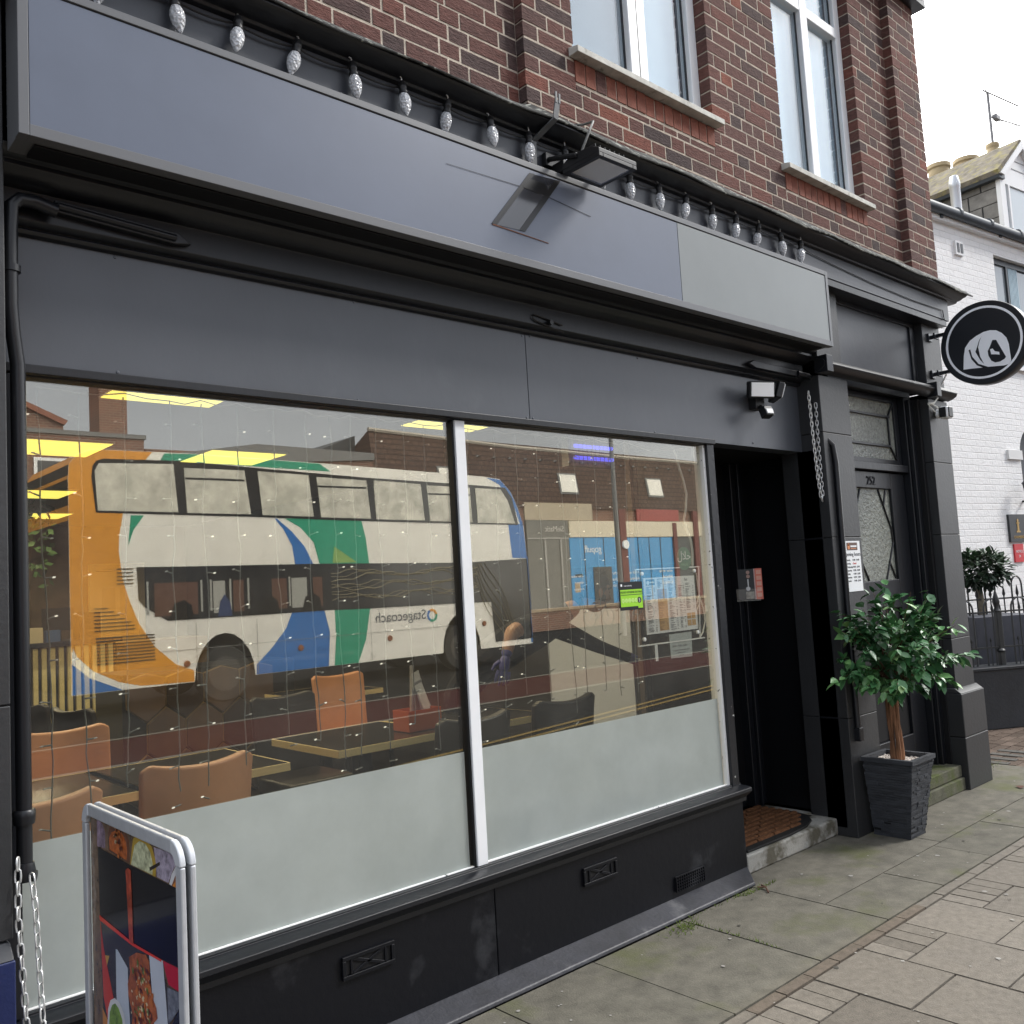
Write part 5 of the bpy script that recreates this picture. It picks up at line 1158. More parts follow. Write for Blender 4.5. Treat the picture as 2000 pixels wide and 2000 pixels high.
# aerial
AC = O + U * ux(14.9 + 0) + Vector((0, 2.4, 0))
AC = Vector((17.12, 5.6, 0))
ae = thing('tv_aerial', 'tall thin aerial pole with two antennas on the roof of the white house', 'aerial', (AC.x, AC.y, 9.0))
AG = mat('grey_aerial', (.16, .16, .17), .5)
b = MB(); b.tube([(AC.x, AC.y, 7.6), (AC.x, AC.y, 9.93)], .026, AG, 8); b.build('pole', ae)
b = MB(); b.tube([(AC.x - .15, AC.y + .02, 9.93), (AC.x + 1.05, AC.y - .15, 9.95)], .014, AG, 6)
for k in range(5): b.tube([(AC.x - .1 + k * .05 - .22, AC.y - .15, 9.86 + k * .03), (AC.x - .1 + k * .05 + .22, AC.y + .25, 9.96 + k * .03)], .007, AG, 5)
b.build('antenna', ae)
b = MB(); b.tube([(AC.x, AC.y, 9.48), (AC.x + 1.2, AC.y - .12, 9.62)], .013, AG, 6); b.box(AC.x + .1, AC.x + .28, AC.y - .08, AC.y, 9.46, 9.54, AG)
for k in range(3): b.tube([(AC.x + .3 + k * .3, AC.y - .15, 9.46 + k * .03), (AC.x + .35 + k * .3, AC.y + .1, 9.62 + k * .03)], .006, AG, 5)
b.build('antenna', ae)
# garden wall, railings, bay tree
F0 = Vector((9.03, 3.57, 0)); FD = Vector((.85, -.525, 0)).normalized(); FN = Vector((-FD.y, FD.x, 0))
MF = Matrix(((FD.x, FN.x, 0, F0.x), (FD.y, FN.y, 0, F0.y), (0, 0, 1, 0), (0, 0, 0, 1)))
b = MB(); b.box(-1.2, 2.2, 0, .25, 0, .55, mat('black_render', (.025, .028, .033), .5, .5, var=.3, vscale=4, bump=.3, bscale=30)); b.box(-1.2, 2.2, -.02, .27, .55, .58, mat('black_render', (0, 0, 0)))
o = b.xf(MF).build('garden_wall', origin=tuple(F0), bevel=.006); o['label'] = 'low black rendered wall under the railings across the side street'; o['category'] = 'wall'
fc = thing('railings', 'black wrought iron hooped railings with spear finials on the low black wall', 'railings', tuple(MF @ Vector((.3, .1, .58))))
IR = mat('black_iron', (.02, .022, .024), .45, .6)
b = MB(); b.box(-1.2, 2.2, .10, .13, 1.085, 1.10, IR); b.box(-1.2, 2.2, .10, .13, .745, .76, IR)
hoops = []
x = -.98
while x < 2.1:
    pts = [(x, .115, .57)] + [(x, .115, 1.12)] + [(x + .09 - .09 * math.cos(math.pi * k / 10), .115, 1.12 + .10 * math.sin(math.pi * k / 10)) for k in range(1, 10)] + [(x + .18, .115, 1.12), (x + .18, .115, .57)]
    b.tube(pts, .009, IR, 6)
    b.tube([(x + .09, .115, .57), (x + .09, .115, 1.10)], .007, IR, 6); b.lathe([(.004, 0), (.014, .03), (.003, .09)], (x + .09, .115, 1.09), IR, 8)
    for q in (.045, .135):
        b.tube([(x + q, .115, .57), (x + q, .115, .80)], .006, IR, 6); b.lathe([(.004, 0), (.013, .02), (.002, .05)], (x + q, .115, .80), IR, 6)
    x += .30
b.xf(MF).build('railing_panel', fc)
b = MB(); b.box(.34, .385, .09, .14, .56, 1.10, IR); b.lathe([(.02, 0), (.035, .02), (.02, .05), (.03, .09), (.035, .11), (.006, .22)], (.362, .115, 1.08), IR, 10); b.lathe([(.03, 0), (.045, .02), (.03, .04)], (.362, .115, .70), IR, 10); b.xf(MF).build('post', fc, bevel=.004)
# second fence run behind it
b = MB()
for k in range(8):
    x = .1 + k * .16
    pts = [(x, .75, .0), (x, .75, 1.32)] + [(x + .06 - .06 * math.cos(math.pi * q / 8), .75, 1.32 + .09 * math.sin(math.pi * q / 8)) for q in range(1, 8)] + [(x + .12, .75, 1.32), (x + .12, .75, 0)]
    if k % 2 == 0: b.tube(pts, .009, IR, 6)
    b.lathe([(.004, 0), (.016, .03), (.003, .12)], (x + .06, .75, 1.2), IR, 8); b.tube([(x + .06, .75, 0), (x + .06, .75, 1.22)], .007, IR, 6)
b.box(.05, 1.5, .74, .76, 1.18, 1.195, IR)
b.xf(MF).build('inner_gate', fc)
bt = thing('bay_tree', 'small round bay tree in a tall grey tapered planter behind the railings', 'potted tree', (10.02, 3.86, 0))
b = MB(); GP = mat('blue_grey_planter', (.10, .105, .125), .6, .4, var=.15, vscale=6)
Mr = Matrix.Translation((10.02, 3.86, 0)) @ Matrix.Rotation(R(-32), 4, 'Z')
b.add([(-.24, -.24, 0), (.24, -.24, 0), (.24, .24, 0), (-.24, .24, 0), (-.34, -.34, 1.03), (.34, -.34, 1.03), (.34, .34, 1.03), (-.34, .34, 1.03)], [(0, 3, 2, 1), (4, 5, 6, 7), (0, 1, 5, 4), (1, 2, 6, 5), (2, 3, 7, 6), (3, 0, 4, 7)], GP); b.xf(Mr); b.build('planter', bt, bevel=.01)
b = MB(); b.tube([(10.03, 3.86, 1.0), (10.02, 3.85, 1.15), (10.05, 3.87, 1.28), (10.02, 3.86, 1.42)], [.04, .035, .032, .03], mat('pale_trunk', (.22, .19, .14), .9, var=.3, vscale=20), 8); b.build('trunk', bt)
b = MB(); BAY = mat('bay_leaf', (.03, .07, .03), .4, .6, attr=[(0, (.012, .028, .016)), (.6, (.03, .062, .03)), (1, (.07, .12, .06))]); LEAFK = LEAFC; LEAFC = BAY
rs = random.Random(21)
for i in range(900):
    v = Vector((rs.gauss(0, 1), rs.gauss(0, 1), rs.gauss(0, 1))).normalized(); r_ = rs.uniform(.55, 1.05)
    p = Vector((10.02, 3.86, 1.50)) + Vector((v.x * .30, v.y * .30, v.z * .19)) * r_
    leaf(b, p, v + Vector((rs.gauss(0, .6), rs.gauss(0, .6), rs.gauss(-.2, .5))), rs.uniform(.06, .1), min(.99, max(.01, .4 + .35 * v.z + rs.gauss(0, .2))))
LEAFC = LEAFK
b.build('crown', bt, recalc=False)
# ------------------------------------------------------------------ inside the shop
LEDC = mat('warm_ceiling_panel', (.8, .78, .6), .5, emit=(1.0, .87, .15), estr=1.7)
FRM = mat('panel_trim', (.5, .5, .48), .5)
panels = [(1.53, 4.22), (3.42, 4.24), (1.46, 6.15), (2.72, 6.15), (1.98, 8.70), (2.52, 10.7)]
plab = ['square warm ceiling light nearest the top left of the window', 'square warm ceiling light cut by the white mullion', 'warm ceiling light at the left edge above the orange rear of the bus', 'warm ceiling light over the middle of the reflected bus roof', 'narrow looking ceiling light third down at the left edge', 'deepest ceiling light over the counter at the left edge']
for (x, y), lb in zip(panels, plab):
    t_ = thing('ceiling_light', lb, 'ceiling light', (x + .3, y + .3, 2.70), 'square ceiling lights inside the shop')
    b = MB(); b.box(x, x + .6, y, y + .6, 2.700, 2.718, FRM); fr_ = b.build('frame', t_)
    b = MB(); b.box(x + .012, x + .588, y + .012, y + .588, 2.696, 2.6995, LEDC); b.build('diffuser', t_, smooth=0)
    ld = bpy.data.lights.new('ceiling_light_glow', 'SPOT'); ld.energy = 85; ld.color = (1.0, .84, .58); ld.spot_size = R(165); ld.spot_blend = .6; ld.shadow_soft_size = 0.
    lo = bpy.data.objects.new('ceiling_light_glow', ld); col.objects.link(lo); lo.parent = t_; lo.location = (0, 0, -.012)
bl = thing('fly_killer', 'hanging fly killer with two glowing blue tubes at the top of the right pane', 'fly killer', (4.7, 4.35, 2.7))
BLUEL = mat('blue_led', (.1, .1, .6), .5, emit=(.11, .12, 1.0), estr=1.6)
b = MB(); b.box(4.47, 4.95, 4.33, 4.40, 2.41, 2.63, mat('grey_case', (.16, .16, .17), .5)); b.box(4.52, 4.53, 4.36, 4.37, 2.63, 2.70, BLKPL); b.box(4.88, 4.89, 4.36, 4.37, 2.63, 2.70, BLKPL); b.build('case', bl, bevel=.006)
for z in (2.552, 2.470):
    b = MB(); b.tube([(4.515, 4.315, z), (4.905, 4.315, z)], .0135, BLUEL, 10); b.build('tube', bl)
b = MB()
for k in range(11): b.box(4.49 + k * .043, 4.492 + k * .043, 4.292, 4.294, 2.42, 2.62, BLKPL)
b.build('guard', bl)
# tables and chairs
TOPM = mat('dark_marble_top', (.03, .026, .022), .18, .6, var=.4, vscale=5); BRASS = mat('brass_edge', (.9, .72, .36), .4, .5, metal=.15)
def make_table(label):
    t_ = thing('table', label, 'table', (0, 0, .1), 'dark tables with brass edges')
    b = MB(); b.box(-.345, .345, -.345, .345, .722, .75, TOPM); b.xf(Matrix.Translation((0, 0, .1))); b.build('table_top', t_, bevel=.002)
    b = MB()
    for q in ((-.35, .35, -.352, -.345), (-.35, .35, .345, .352), (-.352, -.345, -.345, .345), (.345, .352, -.345, .345)): b.box(q[0], q[1], q[2], q[3], .714, .75, BRASS)
    b.xf(Matrix.Translation((0, 0, .1))); b.build('edge_band', t_)
    b = MB(); b.box(-.04, .04, -.04, .04, .03, .72, BLKPL); b.box(-.24, .24, -.24, .24, 0, .03, BLKPL); b.xf(Matrix.Translation((0, 0, .1))); b.build('pedestal', t_, bevel=.004)
    return t_
tabs = [(1.07, 4.28, 'dark table behind the tan chair nearest the left window edge'), (1.72, 4.28, 'dark table behind the middle tan chair'), (2.71, 4.33, 'dark table with bright brass edge holding the orange menu box'), (3.42, 4.30, 'dark table between the two black chairs'), (1.25, 6.15, 'dark table in front of the slatted counter'), (3.82, 6.65, 'small dark table deep in the middle of the room')]
tp = None
for x, y, lb in tabs:
    if tp is None: tp = make_table(lb); c = tp
    else: c = copy_tree(tp, label=lb)
    c.location = (x, y, .1)
TANL = mat('tan_leather', (.60, .30, .16), .45, .4, var=.12, vscale=8, bump=.12, bscale=90); BLKL = mat('black_leather', (.028, .025, .024), .38, .5, bump=.12, bscale=90)
def make_chair(label, m):
    t_ = thing('dining_chair', label, 'chair', (0, 0, .1), 'tan leather chairs' if m is TANL else 'black leather chairs')
    n = 12; b = MB(); vs = []
    for side in (0, 1):
        for j in range(7):
            zz = .42 + .50 * j / 6
            for i in range(n + 1):
                u = i / n * 2 - 1; w_ = .205 + .012 * j / 6
                curve = -.055 * (1 - u * u)
                lift = .03 * (u ** 2 - .3) * (j / 6) ** 2
                rc = 0
                th = .055 * (1 - .3 * abs(u) ** 6)
                y = -.20 - .06 * j / 6 + curve + (th if side else 0)
                vs.append((u * w_ * (1 - .0 * j), y, zz + lift - (.03 if j == 6 and abs(u) > .9 else 0)))
    K = (n + 1) * 7; fs = []
    for j in range(6):
        for i in range(n):
            a = j * (n + 1) + i
            fs += [(a, a + 1, a + n + 2, a + n + 1), (K + a, K + a + n + 1, K + a + n + 2, K + a + 1)]
    for i in range(n):
        a = 6 * (n + 1) + i; fs.append((a, a + 1, K + a + 1, K + a)); fs.append((i, K + i, K + i + 1, i + 1))
    for j in range(6):
        a = j * (n + 1); fs.append((a, a + n + 1, K + a + n + 1, K + a)); a += n; fs.append((a, K + a, K + a + n + 1, a + n + 1))
    b.add(vs, fs, m); b.xf(Matrix.Translation((0, 0, .1))); b.build('backrest', t_, bevel=.012, smooth=60)
    b = MB(); b.box(-.21, .21, -.20, .22, .38, .47, m); b.xf(Matrix.Translation((0, 0, .1))); b.build('seat', t_, bevel=.02, seg=3)
    for sx in (-1, 1):
        for sy in (-1, 1):
            l = MB(); l.tube([(sx * .18, sy * .18, .385), (sx * .19, sy * .20, 0)], [.02, .014], BLKPL, 8); l.xf(Matrix.Translation((0, 0, .1))); l.build('leg', t_)
    return t_
chairs = [(.80, 3.48, 0, TANL, 'tan chair at the bottom left corner of the window'), (1.42, 3.66, 0, TANL, 'tan chair with curved back in the middle of the left pane'), (1.38, 4.72, 180, TANL, 'tan chair facing out behind the left table'), (3.62, 5.85, 178, TANL, 'tan chair deep in the room left of the mullion'),
          (2.68, 3.55, 0, BLKL, 'black chair just behind the white mullion'), (3.32, 3.60, 0, BLKL, 'black chair in front of the pale wall panel'), (2.70, 4.95, 180, BLKL, 'black chair beyond the table with the menu box'),
          (1.80, 6.75, -60, BLKL, 'black chair turned sideways by the slatted counter'), (1.95, 6.05, -75, BLKL, 'black chair nearer the hexagon panel'), (1.25, 7.2, -60, BLKL, 'black chair at the extreme left before the slats')]
protos = {}
for x, y, rz, m, lb in chairs:
    if m not in protos: protos[m] = make_chair(lb, m); c = protos[m]
    else: c = copy_tree(protos[m], label=lb)
    c.location = (x, y, .1); c.rotation_euler = (0, 0, R(rz))
# counter with slats
ct = thing('counter', 'serving counter with pale vertical timber slats at the left rear', 'counter', (2.4, 9.6, .1))
SLATW = mat('pale_timber_slat', (.92, .80, .42), .5, .3, var=.15, vscale=5)
b = MB(); b.box(.6, 3.10, 9.38, 10.0, .1, 1.30, mat('counter_black', (.015, .015, .016), .5)); b.build('body', ct)
b = MB(); b.box(.6, 3.14, 9.30, 10.05, 1.30, 1.34, mat('blue_black_top', (.02, .03, .05), .2)); b.build('top', ct)
b = MB(); x = .62
while x < 3.08: b.box(x, x + .042, 9.345, 9.38, .1, 1.29, SLATW); x += .075
b.build('slats', ct, smooth=0)
b = MB(); b.box(3.11, 4.05, 9.39, 9.95, .1, 1.28, mat('tan_panel', (.22, .14, .06), .5)); b.build('end_panel', ct)
tl = thing('till', 'black till screens standing on the counter', 'till', (2.55, 9.6, 1.34))
b = MB(); b.box(-.14, .14, -.012, .012, .10, .32, BLKPL); b.box(-.03, .03, 0, .05, 0, .12, BLKPL); b.xf(Matrix.Translation((2.62, 9.55, 1.34)) @ Matrix.Rotation(R(-15), 4, 'Z')); b.build('screen', tl)
b = MB(); b.box(2.80, 3.0, 9.5, 9.7, 1.34, 1.60, BLKPL); b.build('printer', tl)
b = MB(); b.box(2.30, 2.46, 9.45, 9.6, 1.34, 1.48, mat('cream_box', (.6, .52, .36), .6)); o = b.build('box', origin=(2.38, 9.5, 1.34)); o['label'] = 'small cream carton on the counter beside the till'; o['category'] = 'box'
b = MB(); b.box(2.48, 2.60, 9.40, 9.5, 1.34, 1.45, mat('blue_box', (.06, .13, .3), .5)); o = b.build('box', origin=(2.54, 9.45, 1.34)); o['label'] = 'small blue carton on the counter beside the cream one'; o['category'] = 'box'
vn = MB(); rs = random.Random(31); IVY = mat('ivy_leaf', (.03, .07, .02), .6)
for i in range(300):
    p = Vector((rs.uniform(1.9, 2.6), rs.uniform(9.55, 9.9), 0)); p.z = 2.68 - abs(rs.gauss(0, .35))
    d = Vector((rs.gauss(0, 1), rs.gauss(0, 1), rs.gauss(-.5, .6))).normalized(); s = d.orthogonal().normalized() * .03
    vn.add([p, p + d * .05 + s, p + d * .10, p + d * .05 - s], [(0, 1, 2, 3)], IVY)
o = vn.build('hanging_ivy', origin=(2.3, 9.2, 2.7), recalc=False); o['label'] = 'trailing green ivy hung from the ceiling over the counter'; o['category'] = 'plant'
# hexagon clad bar
hx = thing('hexagon_cabinet', 'dark bar front clad in large brown hexagons with gold edges', 'bar', (3.1, 7.0, .1))
b = MB(); b.box(2.35, 3.75, 7.0, 7.6, .1, 1.12, mat('bar_black', (.02, .018, .016), .4)); b.build('body', hx)
HXB = mat('brown_hexagon', (.085, .055, .036), .35, .5, var=.35, vscale=5); HXD = mat('dark_hexagon', (.04, .028, .02), .3)
b = MB(); g = MB(); rh = .17
for i in range(5):
    for j in range(3):
        cx_, cz_ = 2.52 + i * rh * 1.74, .30 + j * rh * 1.52 * 1.3 + 0
        cx_ += (j % 2) * rh * .87
        if cx_ > 3.62: continue
        hexa = [(cx_ + rh * .86 * s, cz_ + zz) for s, zz in ((0, rh * 1.3), (1, rh * .62), (1, -rh * .62), (0, -rh * 1.3), (-1, -rh * .62), (-1, rh * .62))]
        hexa = [(x, min(1.12, z)) for x, z in hexa]
        g.prism([(cx_ + (x - cx_) * 1.0, z) for x, z in hexa], 'y', 6.99, 7.0, mat('dull_gold_edge', (.22, .15, .06), .4))
        b.prism([(cx_ + (x - cx_) * .955, cz_ + (z - cz_) * .96) for x, z in hexa], 'y', 6.975, 6.989, HXB if (i + j) % 3 else HXD)
b.build('hexagons', hx, smooth=0); g.build('gold_edges', hx, smooth=0)
# menu and napkin box
mb_ = thing('menu_box', 'orange box holding white menus and napkins on the brass edged table', 'menu box', (2.98, 4.18, .85))
ORB = mat('orange_box', (.50, .11, .035), .5)
b = MB()
for q in ((2.87, 3.09, 4.10, 4.105), (2.87, 3.09, 4.245, 4.25), (2.87, 2.875, 4.105, 4.245), (3.085, 3.09, 4.105, 4.245)): b.box(q[0], q[1], q[2], q[3], .855, .965, ORB)
b.box(2.875, 3.085, 4.105, 4.245, .852, .86, ORB); b.build('tray', mb_)
b = MB()
for i, (x, h, a) in enumerate(((2.90, 1.10, -.05), (2.93, 1.12, -.03), (3.0, 1.17, .12), (3.03, 1.13, .16))): b.add([(x, 4.13, .87), (x + .10, 4.2, .87), (x + .10 - a * .6, 4.21, h), (x - a * .6, 4.14, h - .01)], [(0, 1, 2, 3)], WHITEP if i != 1 else mat('grey_card', (.4, .4, .4), .5))
b.tube([(2.96, 4.2, .90), (2.97, 4.19, 1.2)], .012, STEEL, 8); b.build('menus', mb_, smooth=0)
# fairy light curtain
fc_ = thing('fairy_light_curtain', 'curtain of fine fairy light strings hanging behind the shop window', 'fairy lights', (2.4, 3.02, 2.30))
WIRE = mat('clear_wire', (.20, .205, .19), .3, .6); LEDT = mat('fairy_led', (.8, .8, .76), .3, emit=(1, .95, .85), estr=.9); WIREC = mat('white_wire', (.55, .55, .52), .4)
rs = random.Random(17); b = MB(); xs_ = []
x = .78
while x < 3.62: xs_.append(x); x += rs.uniform(.095, .15)
pts = []
for i, x in enumerate(xs_):
    pts.append((x, 3.022, 2.305 + rs.uniform(-.012, .008)))
    if i + 1 < len(xs_): pts.append(((x + xs_[i + 1]) / 2, 3.022, 2.298 + rs.uniform(-.006, .006)))
pts += [(3.75, 3.022, 2.27), (3.92, 3.022, 2.29), (4.05, 3.022, 2.295)]
b.tube(pts, .0022, WIREC, 5); b.build('header_wire', fc_)
for i, x in enumerate(xs_):
    b = MB(); g = MB(); z = 2.30; zb = rs.uniform(.95, 1.12) if x > .9 else .5; xo = x; pts = []; yy = 3.022 + rs.uniform(-.008, .012); st = 0
    while z > zb:
        pts.append((xo, yy, z)); z -= .042; xo += rs.gauss(0, .0028); st += 1
        if st % 3 == 2:
            s = rs.choice((-1, 1)); tip = (xo + s * rs.uniform(.018, .030), yy - .004, z + rs.uniform(-.006, .012))
            b.tube([(xo, yy, z), tip], [.0028, .0022], WIRE, 4)
            g.lathe([(.0016, -.005), (.0030, 0), (.0016, .005)], tip, LEDT if rs.random() < .35 else WIREC, 6, Matrix.Rotation(R(80), 3, 'Y'))
    b.tube(pts, .0024, WIRE, 4); dw = b.build('drop_wire', fc_, recalc=False)
    g.build('leds', dw)

# ------------------------------------------------------------------ person leaning over a table
SKIN = mat('skin', (.42, .23, .15), .5, .4); SHIRT = mat('black_shirt', (.016, .015, .016), .85, .2, bump=.3, bscale=25); TROU = mat('dark_trousers', (.02, .02, .024), .85, .2); GLOVE = mat('blue_glove', (.10, .10, .32), .45, .4); HAIR = mat('dark_hair', (.02, .015, .012), .7, .3, bump=1, bscale=120); SHOE = mat('black_shoe', (.015, .015, .015), .5)
J = dict(pel=(3.62, 4.62, .98), sp1=(3.72, 4.50, 1.12), sp2=(3.86, 4.32, 1.26), ch=(3.98, 4.16, 1.36), nk=(4.09, 4.06, 1.43), nk2=(4.15, 4.01, 1.47),
         shl=(3.80, 4.06, 1.36), ell=(3.55, 3.99, 1.345), wrl=(3.455, 3.95, 1.20), shr=(4.13, 4.22, 1.33), elr=(4.42, 4.12, 1.18), wrr=(4.70, 4.02, 1.06),
         hpl=(3.55, 4.56, .93), knl=(3.52, 4.50, .55), anl=(3.50, 4.60, .17), tol=(3.50, 4.46, .13), hpr=(3.70, 4.68, .93), knr=(3.72, 4.62, .55), anr=(3.72, 4.74, .17), tor=(3.74, 4.60, .13))
Rad = dict(pel=.15, sp1=.135, sp2=.14, ch=.14, nk=.062, nk2=.055, shl=.075, ell=.048, wrl=.031, shr=.075, elr=.046, wrr=.034, hpl=.10, knl=.065, anl=.042, tol=.036, hpr=.10, knr=.065, anr=.042, tor=.036)
E_ = [('pel', 'sp1'), ('sp1', 'sp2'), ('sp2', 'ch'), ('ch', 'nk'), ('nk', 'nk2'), ('ch', 'shl'), ('shl', 'ell'), ('ell', 'wrl'), ('ch', 'shr'), ('shr', 'elr'), ('elr', 'wrr'), ('pel', 'hpl'), ('hpl', 'knl'), ('knl', 'anl'), ('anl', 'tol'), ('pel', 'hpr'), ('hpr', 'knr'), ('knr', 'anr'), ('anr', 'tor')]
def skin_mesh(V, E, Rd, root, sub=2):
    me = bpy.data.meshes.new('skin'); me.from_pydata(V, E, []); ob = bpy.data.objects.new('skin', me); col.objects.link(ob)
    bm = bmesh.new(); bm.from_mesh(me); sk = bm.verts.layers.skin.verify()
    for i, v in enumerate(bm.verts): v[sk].radius = (Rd[i], Rd[i]); v[sk].use_root = (i == root)
    bm.to_mesh(me); bm.free()
    ob.modifiers.new('s', 'SKIN').use_smooth_shade = True; su = ob.modifiers.new('u', 'SUBSURF'); su.levels = sub; su.render_levels = sub
    out_ = bpy.data.meshes.new_from_object(ob.evaluated_get(bpy.context.evaluated_depsgraph_get()))
    bpy.data.objects.remove(ob); bpy.data.meshes.remove(me); return out_
names = list(J); V = [J[n] for n in names]; E2 = [(names.index(a), names.index(c)) for a, c in E_]; Rd = [Rad[n] for n in names]
body = skin_mesh(V, E2, Rd, 0)
pe = thing('person', 'person in a black shirt leaning over a table wearing blue gloves behind the right pane', 'person', (3.62, 4.62, .1))
b = MB()
def seg_of(c):
    best = None
    for a, e in E_:
        p, q = Vector(J[a]), Vector(J[e]); d = q - p; t_ = max(0, min(1, (c - p).dot(d) / d.length_squared)); L = (c - (p + d * t_)).length - (Rad[a] * (1 - t_) + Rad[e] * t_)
        if best is None or L < best[0]: best = (L, a, e, t_)
    return best
for p in body.polygons:
    vs = [body.vertices[i].co for i in p.vertices]; c = sum(vs, Vector()) / len(vs); L, a, e, t_ = seg_of(c)
    m = SHIRT
    if (a, e) == ('shl', 'ell') and t_ > .80: m = SKIN
    if (a, e) == ('ell', 'wrl'): m = SKIN if t_ < .75 else GLOVE
    if (a, e) == ('elr', 'wrr') and t_ > .75: m = GLOVE
    if a in ('nk',): m = SKIN
    if a.startswith(('hp', 'kn')) or e.startswith('hp'): m = TROU
    if a.startswith('an'): m = SHOE
    b.add(vs, [tuple(range(len(vs)))], m)
# head joined to the same mesh
HC = Vector((4.24, 3.95, 1.535)); face = Vector((.93, -.25, -.26)).normalized(); side = face.cross(Vector((0, 0, 1))).normalized(); up = side.cross(face)
vs = []; NU, NV = 26, 18
for j in range(NV + 1):
    ph = math.pi * j / NV
    for i in range(NU):
        th = 2 * math.pi * i / NU; x, y, z = math.sin(ph) * math.cos(th), math.sin(ph) * math.sin(th), math.cos(ph)
        fx, fy, fz = x * .098, y * .076, z * .122
        if z < 0: fx *= 1 - .18 * (-z) if x < 0 else 1 - .05 * (-z); fy *= 1 - .32 * (-z)
        if x > 0:
            fx += .026 * math.exp(-((y / .16) ** 2)) * math.exp(-(((z + .12) / .16) ** 2))            # nose
            fx -= .012 * math.exp(-(((abs(y) - .36) / .16) ** 2)) * math.exp(-(((z - .08) / .12) ** 2))   # eye sockets
            fx += .008 * math.exp(-((y / .3) ** 2)) * (math.exp(-(((z + .46) / .07) ** 2)) - .8 * math.exp(-(((z + .52) / .03) ** 2)))   # lips
            fx += .010 * math.exp(-((y / .3) ** 2)) * math.exp(-(((z + .82) / .12) ** 2))             # chin
        vs.append(HC + face * fx + side * fy + up * fz)
b.add(vs, [(j * NU + i, j * NU + (i + 1) % NU, (j + 1) * NU + (i + 1) % NU, (j + 1) * NU + i) for j in range(NV) for i in range(NU)], SKIN)
for s in (1, -1):
    ec = HC - face * .005 + side * s * .074 - up * .005
    b.tube([ec - up * .03, ec + up * .005 + side * s * .012 - face * .008, ec + up * .032 - face * .01], [.009, .016, .01], SKIN, 8)
    ey = HC + face * .083 + side * s * .030 + up * .010
    b.lathe([(.002, -.006), (.009, 0), (.002, .006)], ey, mat('eye_white', (.6, .58, .55), .2), 8); b.lathe([(.001, -.003), (.005, 0), (.001, .003)], ey + face * .006, INK, 8)
# gloved hands with separate bent fingers
def hand(w, dirv, palm_n, mm):
    w = Vector(w); d = Vector(dirv).normalized(); n = Vector(palm_n).normalized(); s = d.cross(n).normalized(); n = s.cross(d)
    VV = [tuple(w - d * .02), tuple(w + d * .03), tuple(w + d * .085)]; EE = [(0, 1), (1, 2)]; RR = [.030, .034, .036]
    me_ = skin_mesh(VV, EE, RR, 0, 1)
    for p in me_.polygons: b.add([me_.vertices[i].co for i in p.vertices], [tuple(range(len(p.vertices)))], mm)
    for k, (off, L) in enumerate(((-.030, .062), (-.010, .074), (.011, .070), (.030, .055))):
        p0 = w + d * .075 + s * off; p1 = p0 + d * L * .5 + s * off * .15 + n * .004; p2 = p1 + d * L * .32 + n * .014; p3 = p2 + d * L * .22 + n * .02
        b.tube([p0, p1, p2, p3], [.0105, .0098, .009, .0065], mm, 8)
    p0 = w + d * .025 - s * .028; p1 = p0 + d * .022 - s * .024 + n * .008; p2 = p1 + d * .03 - s * .012 + n * .012; b.tube([p0, p1, p2], [.014, .0115, .008], mm, 8)
hand(J['wrl'], (-.35, -.1, -.93), (.5, .8, -.2), GLOVE); hand(J['wrr'], (.95, -.25, -.15), (0, .2, -1), GLOVE)
b.build('body', pe, recalc=False, smooth=70)
b = MB(); vs = []
for j in range(11):
    ph = math.pi * .62 * j / 10
    for i in range(NU):
        th = 2 * math.pi * i / NU; x, y, z = math.sin(ph) * math.cos(th), math.sin(ph) * math.sin(th), math.cos(ph)
        k = 1.10 + .05 * math.sin(7 * th + 3 * ph)
        if x > .35 and z < .55: k = .90
        vs.append(HC - face * .008 + face * x * .100 * k + side * y * .080 * k + up * z * .124 * k)
b.add(vs, [(j * NU + i, j * NU + (i + 1) % NU, (j + 1) * NU + (i + 1) % NU, (j + 1) * NU + i) for j in range(10) for i in range(NU)], HAIR)
rh_ = random.Random(4)
for i in range(90):
    th, ph = rh_.random() * 6.28, rh_.uniform(.1, 1.6); x, y, z = math.sin(ph) * math.cos(th), math.sin(ph) * math.sin(th), math.cos(ph)
    if x > .4 and z < .5: continue
    p = HC + face * x * .105 + side * y * .085 + up * z * .132; q = p + face * rh_.gauss(0, .02) + side * rh_.gauss(0, .02) + up * rh_.uniform(0, .03)
    b.tube([p, (p + q) / 2 + side * rh_.gauss(0, .008), q], [.006, .005, .002], HAIR, 4)
b.build('hair', pe, recalc=False)
# ------------------------------------------------------------------ the street behind the camera (seen mirrored in the window)
BW = mat('bus_white', (.86, .83, .76), .3, .5, coat=.3, var=.06, vscale=1.5); BO = mat('bus_orange', (.72, .30, .03), .3, .5, coat=.3, var=.08, vscale=1.5); BG = mat('bus_green', (.02, .32, .19), .3, .5, coat=.3); BB = mat('bus_blue', (.025, .16, .48), .3, .5, coat=.3)
BLG = mat('bus_window_surround', (.02, .021, .024), .15, .6); FOGLIT = mat('fogged_backlit_window', (.62, .60, .52), .25, .6, var=.35, vscale=3.5, stain=((.42, .42, .36), 1.4, .5, .7)); TYRE = mat('tyre', (.02, .02, .02), .8); RIM = mat('grey_rim', (.09, .085, .08), .5, .5, metal=.4)  # fogged upper panes: sky reflection and backlight put into the pale colour
DKG = glass_mat('dark_bus_glass', .10, 1.5, (.45, .46, .45), wave=.004, wscale=2.5)
bus = thing('double_decker_bus', 'white double decker bus with orange rear and green and blue swoops mirrored in the window', 'bus', (9.3, -10.8, -.115))
YS = -9.5; YF = -12.05
